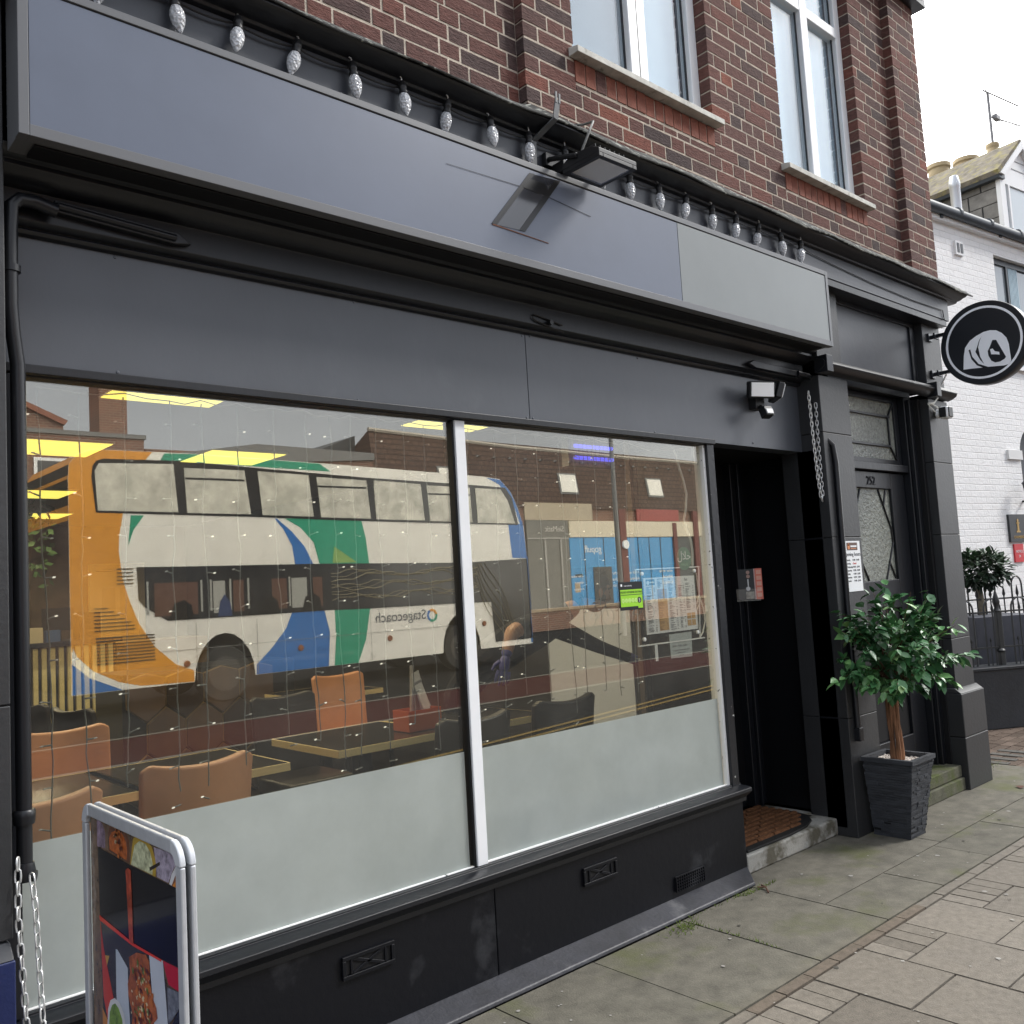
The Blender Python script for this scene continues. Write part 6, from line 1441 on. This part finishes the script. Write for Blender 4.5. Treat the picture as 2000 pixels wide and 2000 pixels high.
side_pts = [(4.42, .30), (4.42, 3.75), (4.44, 4.0), (4.56, 4.16), (4.80, 4.26), (6.5, 4.27), (9.2, 4.22), (13.2, 4.12), (13.66, 4.08), (13.98, 3.79), (14.18, 3.40), (14.32, 3.01), (14.38, 2.0), (14.38, .30)]
b = MB(); n = len(side_pts)
def arch_cut(cx, r=.58):
    return [(cx - r * math.cos(math.pi * k / 10), .30 + (.80) * math.sin(math.pi * k / 10)) for k in range(11)]
lower = [(4.42, .30)] + arch_cut(6.97, .56) + arch_cut(12.31, .52) + [(14.38, .30)]
full = [(4.42, .30)] + side_pts[1:-1] + [(14.38, .30)] + list(reversed(lower[1:-1]))
# hull: side skins and roof, tumblehome edges rounded by a chamfer strip
b.add([(x, YS, z) for x, z in full], [tuple(range(len(full)))], BW); b.add([(x, YF, z) for x, z in full], [tuple(range(len(full)))], BW)
hull = side_pts
b.add([(x, YS, z) for x, z in hull] + [(x, YF, z) for x, z in hull], [(i, i + 1, n + i + 1, n + i) for i in range(1, n - 1)], BO)
b.box(4.42, 4.43, YF, YS - .002, .30, 3.08, BLG); b.box(4.419, 4.43, YF, YS - .002, 3.08, 3.32, BO); b.box(4.425, 4.445, YF, YS - .002, 3.32, 3.98, BLG)
b.box(4.6, 14.2, YF + .05, YS - .9, .32, .5, DARKJ)
def flat(mb, pts, m, k): 
    y = YS + .004 * k
    mb.prism(pts, 'y', y - .003, y, m)
flat(b, [(4.425, .34), (4.425, 3.75), (4.445, 4.0), (4.56, 4.155), (4.80, 4.255), (5.78, 4.262), (5.66, 4.12), (5.42, 3.6), (5.27, 3.2), (5.20, 2.81), (5.19, 2.57), (5.24, 2.11), (5.35, 1.73), (5.49, 1.36), (5.73, .97), (6.09, .63), (6.40, .50), (6.40, .31), (5.5, .34), (5.15, .44), (4.75, .66), (4.52, .90), (4.45, 1.05)], BO, 1)
flat(b, [(4.43, 1.0), (4.52, .86), (4.75, .62), (5.15, .42), (5.6, .31), (5.2, .31), (4.7, .55), (4.43, .80)], BW, 2); flat(b, [(4.43, .80), (4.7, .55), (5.2, .31), (4.43, .31)], BB, 2)
flat(b, [(5.92, 4.13), (5.99, 4.25), (6.5, 4.262), (9.0, 4.215), (9.24, 4.07)], BG, 1)
flat(b, [(5.40, 3.17), (5.345, 2.66), (5.44, 2.93), (5.62, 3.17)], BG, 1)
flat(b, [(8.22, 3.14), (8.54, 2.97), (8.81, 2.68), (8.91, 2.29), (8.95, 2.25), (10.04, 2.25), (9.98, 2.78), (9.89, 3.14)], BG, 1)
flat(b, [(9.06, 1.38), (9.22, .9), (9.15, .305), (9.69, .305), (9.89, .75), (10.02, 1.38)], BG, 1)
flat(b, [(8.01, 3.14), (8.19, 2.93), (8.35, 2.62), (8.40, 2.25), (8.79, 2.25), (8.61, 2.61), (8.35, 2.90), (8.05, 3.14)], BB, 1)
flat(b, [(8.30, 1.38), (9.06, 1.38), (9.08, .95), (9.03, .305), (7.55, .305), (7.56, .48), (7.87, .76), (8.16, 1.08)], BB, 1)
flat(b, [(8.98, 1.38), (9.20, 1.38), (9.205, .9), (9.15, .305), (9.03, .305), (9.08, .95)], BW, 2)
flat(b, [(9.25, 2.60), (9.75, 2.28), (9.2, 2.28)], mat('bus_lime', (.25, .42, .12), .3), 2)
flat(b, [(13.84, 3.05), (14.30, 3.05), (14.36, 2.26), (13.91, 2.27)], BB, 1); flat(b, [(13.26, 4.10), (13.66, 4.07), (13.97, 3.79), (14.17, 3.40), (14.31, 3.02), (14.20, 3.05), (14.08, 3.40), (13.90, 3.72), (13.62, 3.96)], BB, 1); flat(b, [(14.33, 2.3), (14.377, 2.3), (14.377, .32), (14.33, .32)], BB, 3)
body_ = b.build('body', bus, smooth=0)
b = MB(); flat(b, [(4.84, 3.21), (4.78, 3.8), (4.80, 3.98), (4.86, 4.07), (4.98, 4.11), (6.2, 4.13), (7.7, 4.07), (10, 3.98), (12.7, 3.92), (13.80, 3.89), (14.0, 3.65), (14.15, 3.03), (12.7, 3.05), (9.2, 3.12), (7.5, 3.17)], BLG, 3); up_ = b.build('upper_window_band', bus, smooth=0)
for q in ([(4.87, 3.24), (4.83, 3.9), (4.9, 4.03), (6.14, 4.07), (6.20, 3.23)], [(6.32, 4.01), (7.44, 4.01), (7.54, 3.21), (6.36, 3.22)], [(7.70, 4.01), (8.75, 3.98), (8.83, 3.18), (7.77, 3.20)], [(8.92, 3.95), (10.05, 3.92), (10.12, 3.15), (8.99, 3.17)], [(10.22, 3.93), (11.4, 3.89), (11.47, 3.12), (10.25, 3.14)], [(11.55, 3.87), (12.74, 3.85), (12.77, 3.08), (11.62, 3.11)], [(12.90, 3.85), (13.66, 3.84), (13.85, 3.6), (14.05, 3.06), (12.93, 3.07)]):
    b = MB(); flat(b, q, FOGLIT, 4); pn_ = b.build('upper_window', up_, smooth=0)
    if q[0][0] in (6.32, 8.92, 11.55):
        z = q[0][1] - .20; f = MB(); f.box(q[0][0] + .02, q[1][0] - .01, YS + .017, YS + .02, z, z + .035, BLG); f.build('opening_light', pn_, smooth=0)
b = MB(); flat(b, [(5.47, 2.30), (9.0, 2.27), (12.5, 2.20), (14.36, 2.25), (14.37, .42), (13.25, .42), (13.19, 1.31), (12.35, 1.33), (10.02, 1.35), (9.03, 1.37), (5.97, 1.38), (5.59, 1.63), (5.49, 1.76)], BLG, 3); lw_ = b.build('lower_window_band', bus, smooth=0)
WARMR = mat('bus_inside_brick', (.10, .045, .03), .7); PALE = mat('bus_inside_pale', (.35, .35, .32), .6); SEATB = mat('bus_seat_blue', (.02, .04, .12), .7)
b = MB()
for x0, x1, m in ((5.75, 6.5, WARMR), (6.78, 7.0, PALE), (7.15, 7.35, WARMR), (7.9, 8.2, WARMR), (8.3, 8.62, PALE), (8.75, 8.95, WARMR)): flat(b, [(x0, 1.46), (x1, 1.46), (x1, 2.02), (x0, 2.02)], m, 4)
for x in (5.62, 6.55, 6.72, 7.08, 7.42, 8.24): flat(b, [(x, 1.5), (x + .035, 1.5), (x + .035, 2.05), (x, 2.05)], PALE, 5)
for x in (6.0, 7.62, 8.5): flat(b, [(x, 1.39), (x + .42, 1.39), (x + .38, 1.62), (x + .25, 1.72), (x + .08, 1.66)], DARKJ, 6)
flat(b, [(6.85, 1.39), (7.12, 1.39), (7.08, 1.65), (6.98, 1.78), (6.90, 1.66)], SEATB, 6)
b.build('saloon_inside', lw_, smooth=0)
b = MB()
rw = random.Random(9)
for k in range(9):
    z0 = 1.55 + k * .07; pts = []
    for i in range(24): pts.append((9.15 + i * .16, YS + .022, z0 + .05 * math.sin(i * .55 + k * .7) + .025 * math.sin(i * 1.7 + k * 2) - .012 * i * (k % 3 - 1) * .5))
    b.tube([p for p in pts if p[2] < 2.18 and p[2] > 1.42], .006 + .006 * rw.random(), mat('reflection_paint', (.22, .19, .12), .4), 4)
for k in range(6):
    b.tube([(12.5 + k * .12 + i * .05 + .06 * math.sin(i * .4 + k), YS + .022, 2.18 - i * .085) for i in range(20) if 12.5 + k * .12 + i * .05 < 14.2], .008, mat('reflection_paint', (0, 0, 0)), 4)
b.build('painted_reflections', lw_)  # wavy reflections in the lower glass, put in as coloured strands
b = MB(); SIL = mat('bus_lettering', (.10, .11, .13), .4)
b.text('Stagecoach', .285, (11.39, YS + .006, 1.055), (-1, 0, 0), (0, 0, 1), SIL, .004, 'LEFT')
for k, m in enumerate((BO, BB, BG)):
    arc_ = [(11.545 + r_ * math.cos(R(a)), 1.115 + r_ * math.sin(R(a))) for r_, rng_ in ((.135, range(k * 120, k * 120 + 131, 10)), (.085, range(k * 120 + 130, k * 120 - 1, -10))) for a in rng_]
    b.prism(arc_, 'y', YS + .004 + k * .001, YS + .008 + k * .001, m)
b.build('lettering', body_, smooth=0)
b = MB(); VT = mat('vent_slot', (.05, .03, .012), .6)
for i in range(7): b.box(4.78, 5.0 + i * .09 if i < 5 else 5.42, YS + .008, YS + .016, 1.64 - i * .06, 1.655 - i * .06, VT)
for i in range(9): b.box(4.80, 5.74, YS + .008, YS + .018, 1.16 - i * .052, 1.178 - i * .052, VT)
for i in range(5): b.box(5.15, 5.41, YS + .008, YS + .016, 2.27 - i * .06, 2.285 - i * .06, VT)
for x0, x1, z in ((5.8, 12.0, .86), (13.25, 13.26, .5)): b.box(x0, x1, YS + .013, YS + .0155, z, z + .007, mat('panel_joint', (.25, .25, .24), .6))
for x in (6.45, 7.58, 10.0): b.box(x, x + .007, YS + .013, YS + .0155, .32, 1.3, mat('panel_joint', (0, 0, 0)))
for x, z in ((6.28, .62), (8.45, .70), (10.45, .72), (12.95, .85)): b.lathe([(.06, 0), (.05, .02)], (x, YS + .01, z), mat('amber_marker', (.25, .08, .03), .4), 14, Matrix.Rotation(R(-90), 3, 'X'))
b.build('panel_details', body_, smooth=0)
for x in (6.97, 12.31):
    for y in (YS - .16, YF + .16):
        sgn = 1 if y > -11 else -1
        b = MB(); b.lathe([(.30, -.14), (.46, -.14), (.49, -.10), (.49, .10), (.46, .14), (.30, .14)], (x, y, .385), TYRE, 36, Matrix.Rotation(R(-90), 3, 'X')); w_ = b.build('wheel', bus)
        r_ = MB(); 
        if x < 8: r_.lathe([(.30, .145), (.30, .10), (.26, .02), (.16, .0), (.13, .06), (.05, .065)], (x, y, .385), RIM, 28, Matrix.Rotation(R(-90 * sgn), 3, 'X'))
        else: r_.lathe([(.30, .145), (.29, .12), (.20, .16), (.13, .17), (.11, .22), (.04, .225)], (x, y, .385), RIM, 28, Matrix.Rotation(R(-90 * sgn), 3, 'X'))
        for k in range(10): r_.lathe([(.018, 0), (.014, .02)], (x + .165 * math.cos(k * .628), y + sgn * (.165 if x > 8 else .01), .385 + .165 * math.sin(k * .628)), STEEL, 6, Matrix.Rotation(R(-90 * sgn), 3, 'X'))
        r_.build('rim', w_)
b = MB(); b.box(14.36, 14.40, YF + .2, YS - .15, 1.0, 2.3, BLG); b.box(14.30, 14.34, YF + .2, YS - .15, 3.05, 3.8, BLG) if False else None; b.build('windscreen', bus)

# opposite side: brick house with chimney, flat roofed range, long tiled roof over shops
RB = bpy.data.materials.new('red_brick_far'); RB.use_nodes = True
t = RB.node_tree; bs = t.nodes['Principled BSDF']; bs.inputs['Roughness'].default_value = .9
tc = t.nodes.new('ShaderNodeTexCoord'); sx = t.nodes.new('ShaderNodeSeparateXYZ'); cb = t.nodes.new('ShaderNodeCombineXYZ'); t.links.new(tc.outputs['Object'], sx.inputs[0]); t.links.new(sx.outputs['X'], cb.inputs['X']); t.links.new(sx.outputs['Z'], cb.inputs['Y'])
br = t.nodes.new('ShaderNodeTexBrick'); br.inputs['Scale'].default_value = 1.0; br.inputs['Brick Width'].default_value = .23; br.inputs['Row Height'].default_value = .08; br.inputs['Mortar Size'].default_value = .012
br.inputs['Color1'].default_value = (.20, .085, .055, 1); br.inputs['Color2'].default_value = (.13, .055, .04, 1); br.inputs['Mortar'].default_value = (.25, .2, .16, 1); t.links.new(cb.outputs[0], br.inputs['Vector']); t.links.new(br.outputs['Color'], bs.inputs['Base Color'])
GRC = mat('grey_coping', (.16, .16, .16), .8); SLT = mat('dark_slate', (.045, .048, .052), .6, .3, var=.2, vscale=3)
BT = bpy.data.materials.new('brown_roof_tiles'); BT.use_nodes = True
t = BT.node_tree; bs = t.nodes['Principled BSDF']; bs.inputs['Roughness'].default_value = .9
tc = t.nodes.new('ShaderNodeTexCoord'); sx = t.nodes.new('ShaderNodeSeparateXYZ'); cb = t.nodes.new('ShaderNodeCombineXYZ'); t.links.new(tc.outputs['Object'], sx.inputs[0]); t.links.new(sx.outputs['X'], cb.inputs['X']); t.links.new(sx.outputs['Z'], cb.inputs['Y'])
br = t.nodes.new('ShaderNodeTexBrick'); br.inputs['Scale'].default_value = 1.0; br.inputs['Brick Width'].default_value = .33; br.inputs['Row Height'].default_value = .22; br.inputs['Mortar Size'].default_value = .025; br.inputs['Mortar Smooth'].default_value = .3
br.inputs['Color1'].default_value = (.075, .045, .035, 1); br.inputs['Color2'].default_value = (.10, .06, .045, 1); br.inputs['Mortar'].default_value = (.03, .02, .017, 1); t.links.new(cb.outputs[0], br.inputs['Vector']); t.links.new(br.outputs['Color'], bs.inputs['Base Color'])
bh = thing('brick_house', 'red brick house with tall square chimney and pitched roof mirrored at the upper left', 'house', (7, -26, 0))
b = MB(); b.box(-6, 10.94, -30, -24, 0, 7.16, RB); b.box(-6, 11.0, -30, -23.94, 7.16, 7.30, GRC); b.build('wall', bh)
b = MB(); b.box(9.55, 10.42, -25, -24.02, 7.3, 11.5, RB); b.box(9.48, 10.5, -25.05, -23.95, 11.5, 11.75, RB); b.build('chimney', bh)
b = MB(); b.prism([(-6, 7.3), (5.2, 8.9), (8.5, 7.5), (8.5, 7.3)], 'y', -29, -24.1, RB); b.prism([(-6, 8.9), (5.2, 9.05), (8.6, 7.6), (8.5, 7.45), (5.2, 8.9), (-6, 8.75)], 'y', -29.2, -23.95, mat('red_tile', (.22, .09, .06), .9)); b.build('roof', bh)
for x0, x1, z0, z1 in ((.5, 2.0, 4.6, 6.4), (4.0, 5.5, 4.6, 6.4), (7.6, 8.9, 4.6, 6.4), (7.6, 8.9, 1.0, 3.0), (4.0, 5.5, 1.0, 3.0)):
    b = MB(); b.box(x0, x1, -24.0, -23.95, z0, z1, WHT); w_ = b.build('window', bh); g = MB(); g.box(x0 + .1, x1 - .1, -23.95, -23.94, z0 + .1, z1 - .1, BLG); g.build('pane', w_)
fr = thing('flat_roof_block', 'low red brick flat roofed block with grey coping mirrored above the bus', 'building', (15.5, -27, 0))
b = MB(); b.box(11.05, 19.95, -31, -24.2, 0, 6.9, RB); b.build('wall', fr)
b = MB(); b.prism([(11.05, 6.55), (12.07, 6.78), (15.0, 7.28), (19.98, 7.22), (19.98, 6.95), (11.05, 6.3)], 'y', -31, -24.1, GRC); b.build('coping', fr)
b = MB(); b.prism([(17.2, 7.0), (20.0, 8.15), (20.0, 7.0)], 'y', -31, -25.5, SLT); b.build('slate_roof', fr)
for x0 in (12.2, 14.2, 16.4, 18.2):
    b = MB(); b.box(x0, x0 + 1.1, -24.2, -24.14, 1.0, 3.2, WHT); w_ = b.build('window', fr); g = MB(); g.box(x0 + .1, x0 + 1.0, -24.14, -24.13, 1.1, 3.1, BLG); g.build('pane', w_)
sp = thing('shop_parade', 'grey and blue shops under a long brown tiled roof mirrored in the right pane', 'shops', (33, -26, 0))
b = MB(); b.add([(20.0, -24.0, 5.15), (60, -24.0, 5.15), (60, -24.5, 7.85), (20.0, -24.5, 8.22), (20.0, -31, 5.1), (60, -31, 5.1)], [(0, 1, 2, 3), (3, 2, 5, 4), (0, 3, 4), (1, 5, 2)], BT); b.tube([(20, -24.5, 8.26), (28, -24.5, 8.0), (36, -24.5, 7.92), (60, -24.5, 7.9)], .09, mat('pale_ridge', (.35, .32, .28), .9), 6)
rf_ = b.build('roof', sp)
for x, m_ in ((23.25, 1), (30.4, 1), (36.85, 1)):
    w_ = 1.4 if x < 25 else 1.08
    b = MB(); g = MB()
    def onroof(zz, o_): return -24.0 - (zz - 5.15) / 2.95 * .5 + o_
    b.add([(x - .08, onroof(5.9, .05), 5.85), (x + w_ + .08, onroof(5.9, .05), 5.85), (x + w_ + .08, onroof(6.9, .05), 6.88), (x - .08, onroof(6.9, .05), 6.88), (x - .08, onroof(5.9, -.1), 5.85), (x + w_ + .08, onroof(5.9, -.1), 5.85), (x + w_ + .08, onroof(6.9, -.1), 6.88), (x - .08, onroof(6.9, -.1), 6.88)], [(0, 1, 2, 3), (4, 7, 6, 5), (0, 4, 5, 1), (1, 5, 6, 2), (2, 6, 7, 3), (3, 7, 4, 0)], GRC); sk_ = b.build('skylight', rf_)
    g.add([(x, onroof(5.95, .07), 5.95), (x + w_, onroof(5.95, .07), 5.95), (x + w_, onroof(6.8, .07), 6.80), (x, onroof(6.8, .07), 6.80)], [(0, 1, 2, 3)], mat('skylight_blind', (.70, .68, .62), .3, .6)); g.build('pane', sk_)
b = MB()
for i in range(22): b.add([(24.5 + i * .95, onroof(7.45, .05), 7.40), (24.75 + i * .95, onroof(7.45, .05), 7.40), (24.625 + i * .95, onroof(7.6, .05), 7.52), (24.625 + i * .95, onroof(7.45, .14), 7.44)], [(0, 1, 3), (1, 2, 3), (2, 0, 3)], GRC)
b.build('roof_vents', rf_)
GS = mat('grey_shopfront', (.17, .165, .15), .6, var=.1, vscale=2); BEI = mat('beige_render', (.42, .36, .27), .8); GBL = mat('shop_blue', (.02, .24, .52), .3, .6); CRF = mat('cream_fascia', (.62, .55, .42), .5)
b = MB(); b.box(20, 27.85, -30, -24.05, 0, 5.15, RB); b.box(27.85, 60, -30, -24.1, 0, 5.15, RB); b.build('wall', sp)
b = MB(); b.box(27.88, 30.52, -24.1, -23.95, 0, 4.58, GS); b.box(27.88, 32.3, -24.1, -24.0, 4.6, 5.4, BEI); b.box(28.9, 29.0, -23.95, -23.90, 0, 3.7, mat('pale_frame', (.35, .34, .32), .6)); b.box(29.9, 30.0, -23.95, -23.90, 0, 3.7, mat('pale_frame', (0, 0, 0))); b.box(27.9, 30.5, -23.95, -23.92, 3.72, 3.78, mat('pale_frame', (0, 0, 0)))
b.text('SieMatic', .42, (28.95, -23.94, 4.05), (1, 0, 0), (0, 0, 1), mat('pale_lettering', (.55, .54, .5), .5), .02)if False else None
b.build('grey_shopfront', sp, smooth=0)
# lettering on the fronts (the fronts face +y, so reading runs towards -x)
b = MB(); b.text('SieMatic', .37, (30.22, -23.93, 4.06), (-1, 0, 0), (0, 0, 1), mat('pale_lettering', (.60, .58, .54), .5), .02); b.build('shop_sign_lettering', sp, smooth=0)
b = MB(); b.box(30.55, 33.85, -24.1, -23.9, 3.79, 4.57, CRF); b.box(34.6, 40.1, -24.1, -23.9, 3.79, 4.57, CRF); b.box(33.6, 33.86, -23.9, -23.88, 3.79, 4.57, GS) if False else None; b.build('fascia', sp)
b = MB(); b.box(30.55, 34.08, -24.1, -23.95, .0, 3.78, GBL); b.box(32.05, 33.35, -23.95, -23.92, 0, 2.35, mat('dark_shop_door', (.05, .05, .05), .4)); b.box(34.56, 38.27, -24.1, -23.95, 0, 3.76, GBL)
for x in (31.52, 32.90, 35.48, 36.35, 37.25): b.box(x - .02, x + .02, -23.95, -23.93, 0, 3.76, DG)
b.box(30.55, 38.27, -23.95, -23.935, 2.35, 2.41, mat('mid_blue', (.05, .32, .6), .4)); bf = b.build('blue_shopfront', sp)
b = MB(); b.text('gopuff', .48, (32.72, -23.94, 3.06), (-1, 0, 0), (0, 0, 1), WHITEP, .01)
for x, z, s_ in ((31.35, 1.9, .16), (33.9, 1.95, .22), (35.4, 1.95, .22), (38.1, 1.95, .22)):
    for k in range(3): b.text(('order online', 'delivered', 'in minutes')[k], s_, (x, -23.94, z - k * .3), (-1, 0, 0), (0, 0, 1), WHITEP, .01)
b.box(30.8, 31.3, -23.945, -23.94, 1.9, 2.05, INK); b.box(30.75, 31.1, -23.945, -23.94, 1.2, 1.65, mat('tan_print', (.4, .3, .2), .6))
b.build('window_lettering', bf, smooth=0)
b = MB(); b.box(34.1, 34.56, -24.0, -23.85, 0, 5.15, mat('maroon_pier', (.15, .05, .045), .8)); b.box(38.3, 38.6, -24.0, -23.85, 0, 4.5, mat('maroon_pier', (0, 0, 0))); b.box(40.1, 40.5, -24.0, -23.85, 0, 5.15, mat('maroon_pier', (0, 0, 0))); b.box(35.6, 39.0, -24.05, -23.98, 4.6, 5.2, mat('red_panel', (.30, .07, .06), .7)); b.box(38.6, 60, -24.1, -23.96, 0, 3.75, mat('dark_shop', (.04, .045, .045), .4)); b.box(40.5, 60, -24.1, -23.95, 3.8, 4.6, BEI); b.build('pier', sp)
b = MB(); b.lathe([(.02, 0), (.22, .02), (.22, .12)], (34.35, -23.85, 3.4), WHITE, 16, Matrix.Rotation(R(-90), 3, 'X')); b.build('alarm_box', sp)
# planter wall with bicycles
pw = MB(); pw.box(22, 34, -19.6, -19.0, -.1, .62, RB); pw.box(21.9, 34.1, -19.65, -18.95, .62, .72, mat('sandstone_cap', (.30, .23, .16), .9)); o = pw.build('planter_wall', origin=(28, -19.3, 0)); o['label'] = 'low brick planter wall with bicycles in front mirrored by the person'; o['category'] = 'wall'
def bicycle():
    t_ = thing('bicycle', 'dark bicycle parked by the low brick wall, nearer the bus', 'bicycle', (0, 0, 0), 'bicycles parked by the brick planter wall')
    for x in (-.52, .52):
        b = MB(); b.tube([(x + .33 * math.cos(k * math.pi / 16), 0, .34 + .33 * math.sin(k * math.pi / 16)) for k in range(32)], .018, TYRE, 6, closed=True)
        for k in range(10): b.tube([(x, 0, .34), (x + .32 * math.cos(k * .628), 0, .34 + .32 * math.sin(k * .628))], .003, STEEL, 4)
        b.build('wheel', t_)
    b = MB()
    for p, q in (((-.52, .34), (-.1, .30)), ((-.52, .34), (-.18, .82)), ((-.1, .30), (-.18, .82)), ((-.1, .30), (.38, .78)), ((-.18, .82), (.36, .86)), ((.36, .95), (.52, .34))): b.tube([(p[0], 0, p[1]), (q[0], 0, q[1])], .018, DG, 6)
    b.build('frame', t_)
    b = MB(); b.tube([(.36, -.28, 1.02), (.36, 0, 1.0), (.36, .28, 1.02)], .014, DG, 6); b.build('handlebar', t_)
    b = MB(); b.lathe([(.09, 0), (.10, .03), (.04, .06)], (-.2, 0, .90), DARKJ, 10); b.build('saddle', t_)
    return t_
bk = bicycle(); bk.location = (26.4, -18.5, -.1)
bk2 = copy_tree(bk, loc=(28.9, -18.5, -.1), label='dark bicycle parked by the low brick wall, nearer the blue shops')
# lamp column, bare trees
lp = thing('lamp_post', 'tall grey lamp column mirrored in front of the blue shops', 'lamp post', (21.53, -13.0, -.1))
b = MB(); b.tube([(21.53, -13, -.1), (21.53, -13, 8)], [.09, .06], mat('grey_column', (.16, .165, .17), .5), 10); b.build('column', lp)
b = MB(); b.tube([(21.53, -13, 7.9), (21.53, -12.6, 8.1), (21.53, -11.9, 8.15)], .04, mat('grey_column', (0, 0, 0)), 8); b.box(21.4, 21.66, -12.3, -11.6, 8.08, 8.2, GRC); b.build('lantern', lp)
def branchy(name, label, base, h, seed, lean):
    r = random.Random(seed); tr_ = thing(name, label, 'tree', base); b = MB(); BK = mat('dark_bark', (.045, .038, .03), .9)
    def grow(p, d, L, rad, lev):
        pts = [p]; q = Vector(p)
        for k in range(5):
            d = (d + Vector((r.gauss(0, .10), r.gauss(0, .10), r.gauss(.01, .08)))).normalized(); q = q + d * L / 5; pts.append(q.copy())
        b.tube(pts, [rad * (1 - .12 * k) for k in range(6)], BK, 5 if lev > 1 else 8)
        if lev < 5:
            for k in range(3 if lev else 6):
                t_ = r.choice((2, 3, 4, 5)); a = r.random() * 6.28; o_ = d.orthogonal().normalized(); o_ = Matrix.Rotation(a, 3, d) @ o_
                grow(pts[t_], (d * .75 + o_ * r.uniform(.5, .95)).normalized(), L * r.uniform(.55, .75), rad * .5, lev + 1)
    grow(Vector((0, 0, 0)) + Vector(base), Vector(lean).normalized(), h, .16, 0)
    b.build('branches', tr_, recalc=False)
branchy('bare_tree', 'bare winter tree with fine branches mirrored at the top left of the window', (3.6, -15.2, 0), 4.6, 12, (.10, 0, 1))
for o in bpy.data.objects:
    if 'o' in o: del o['o']
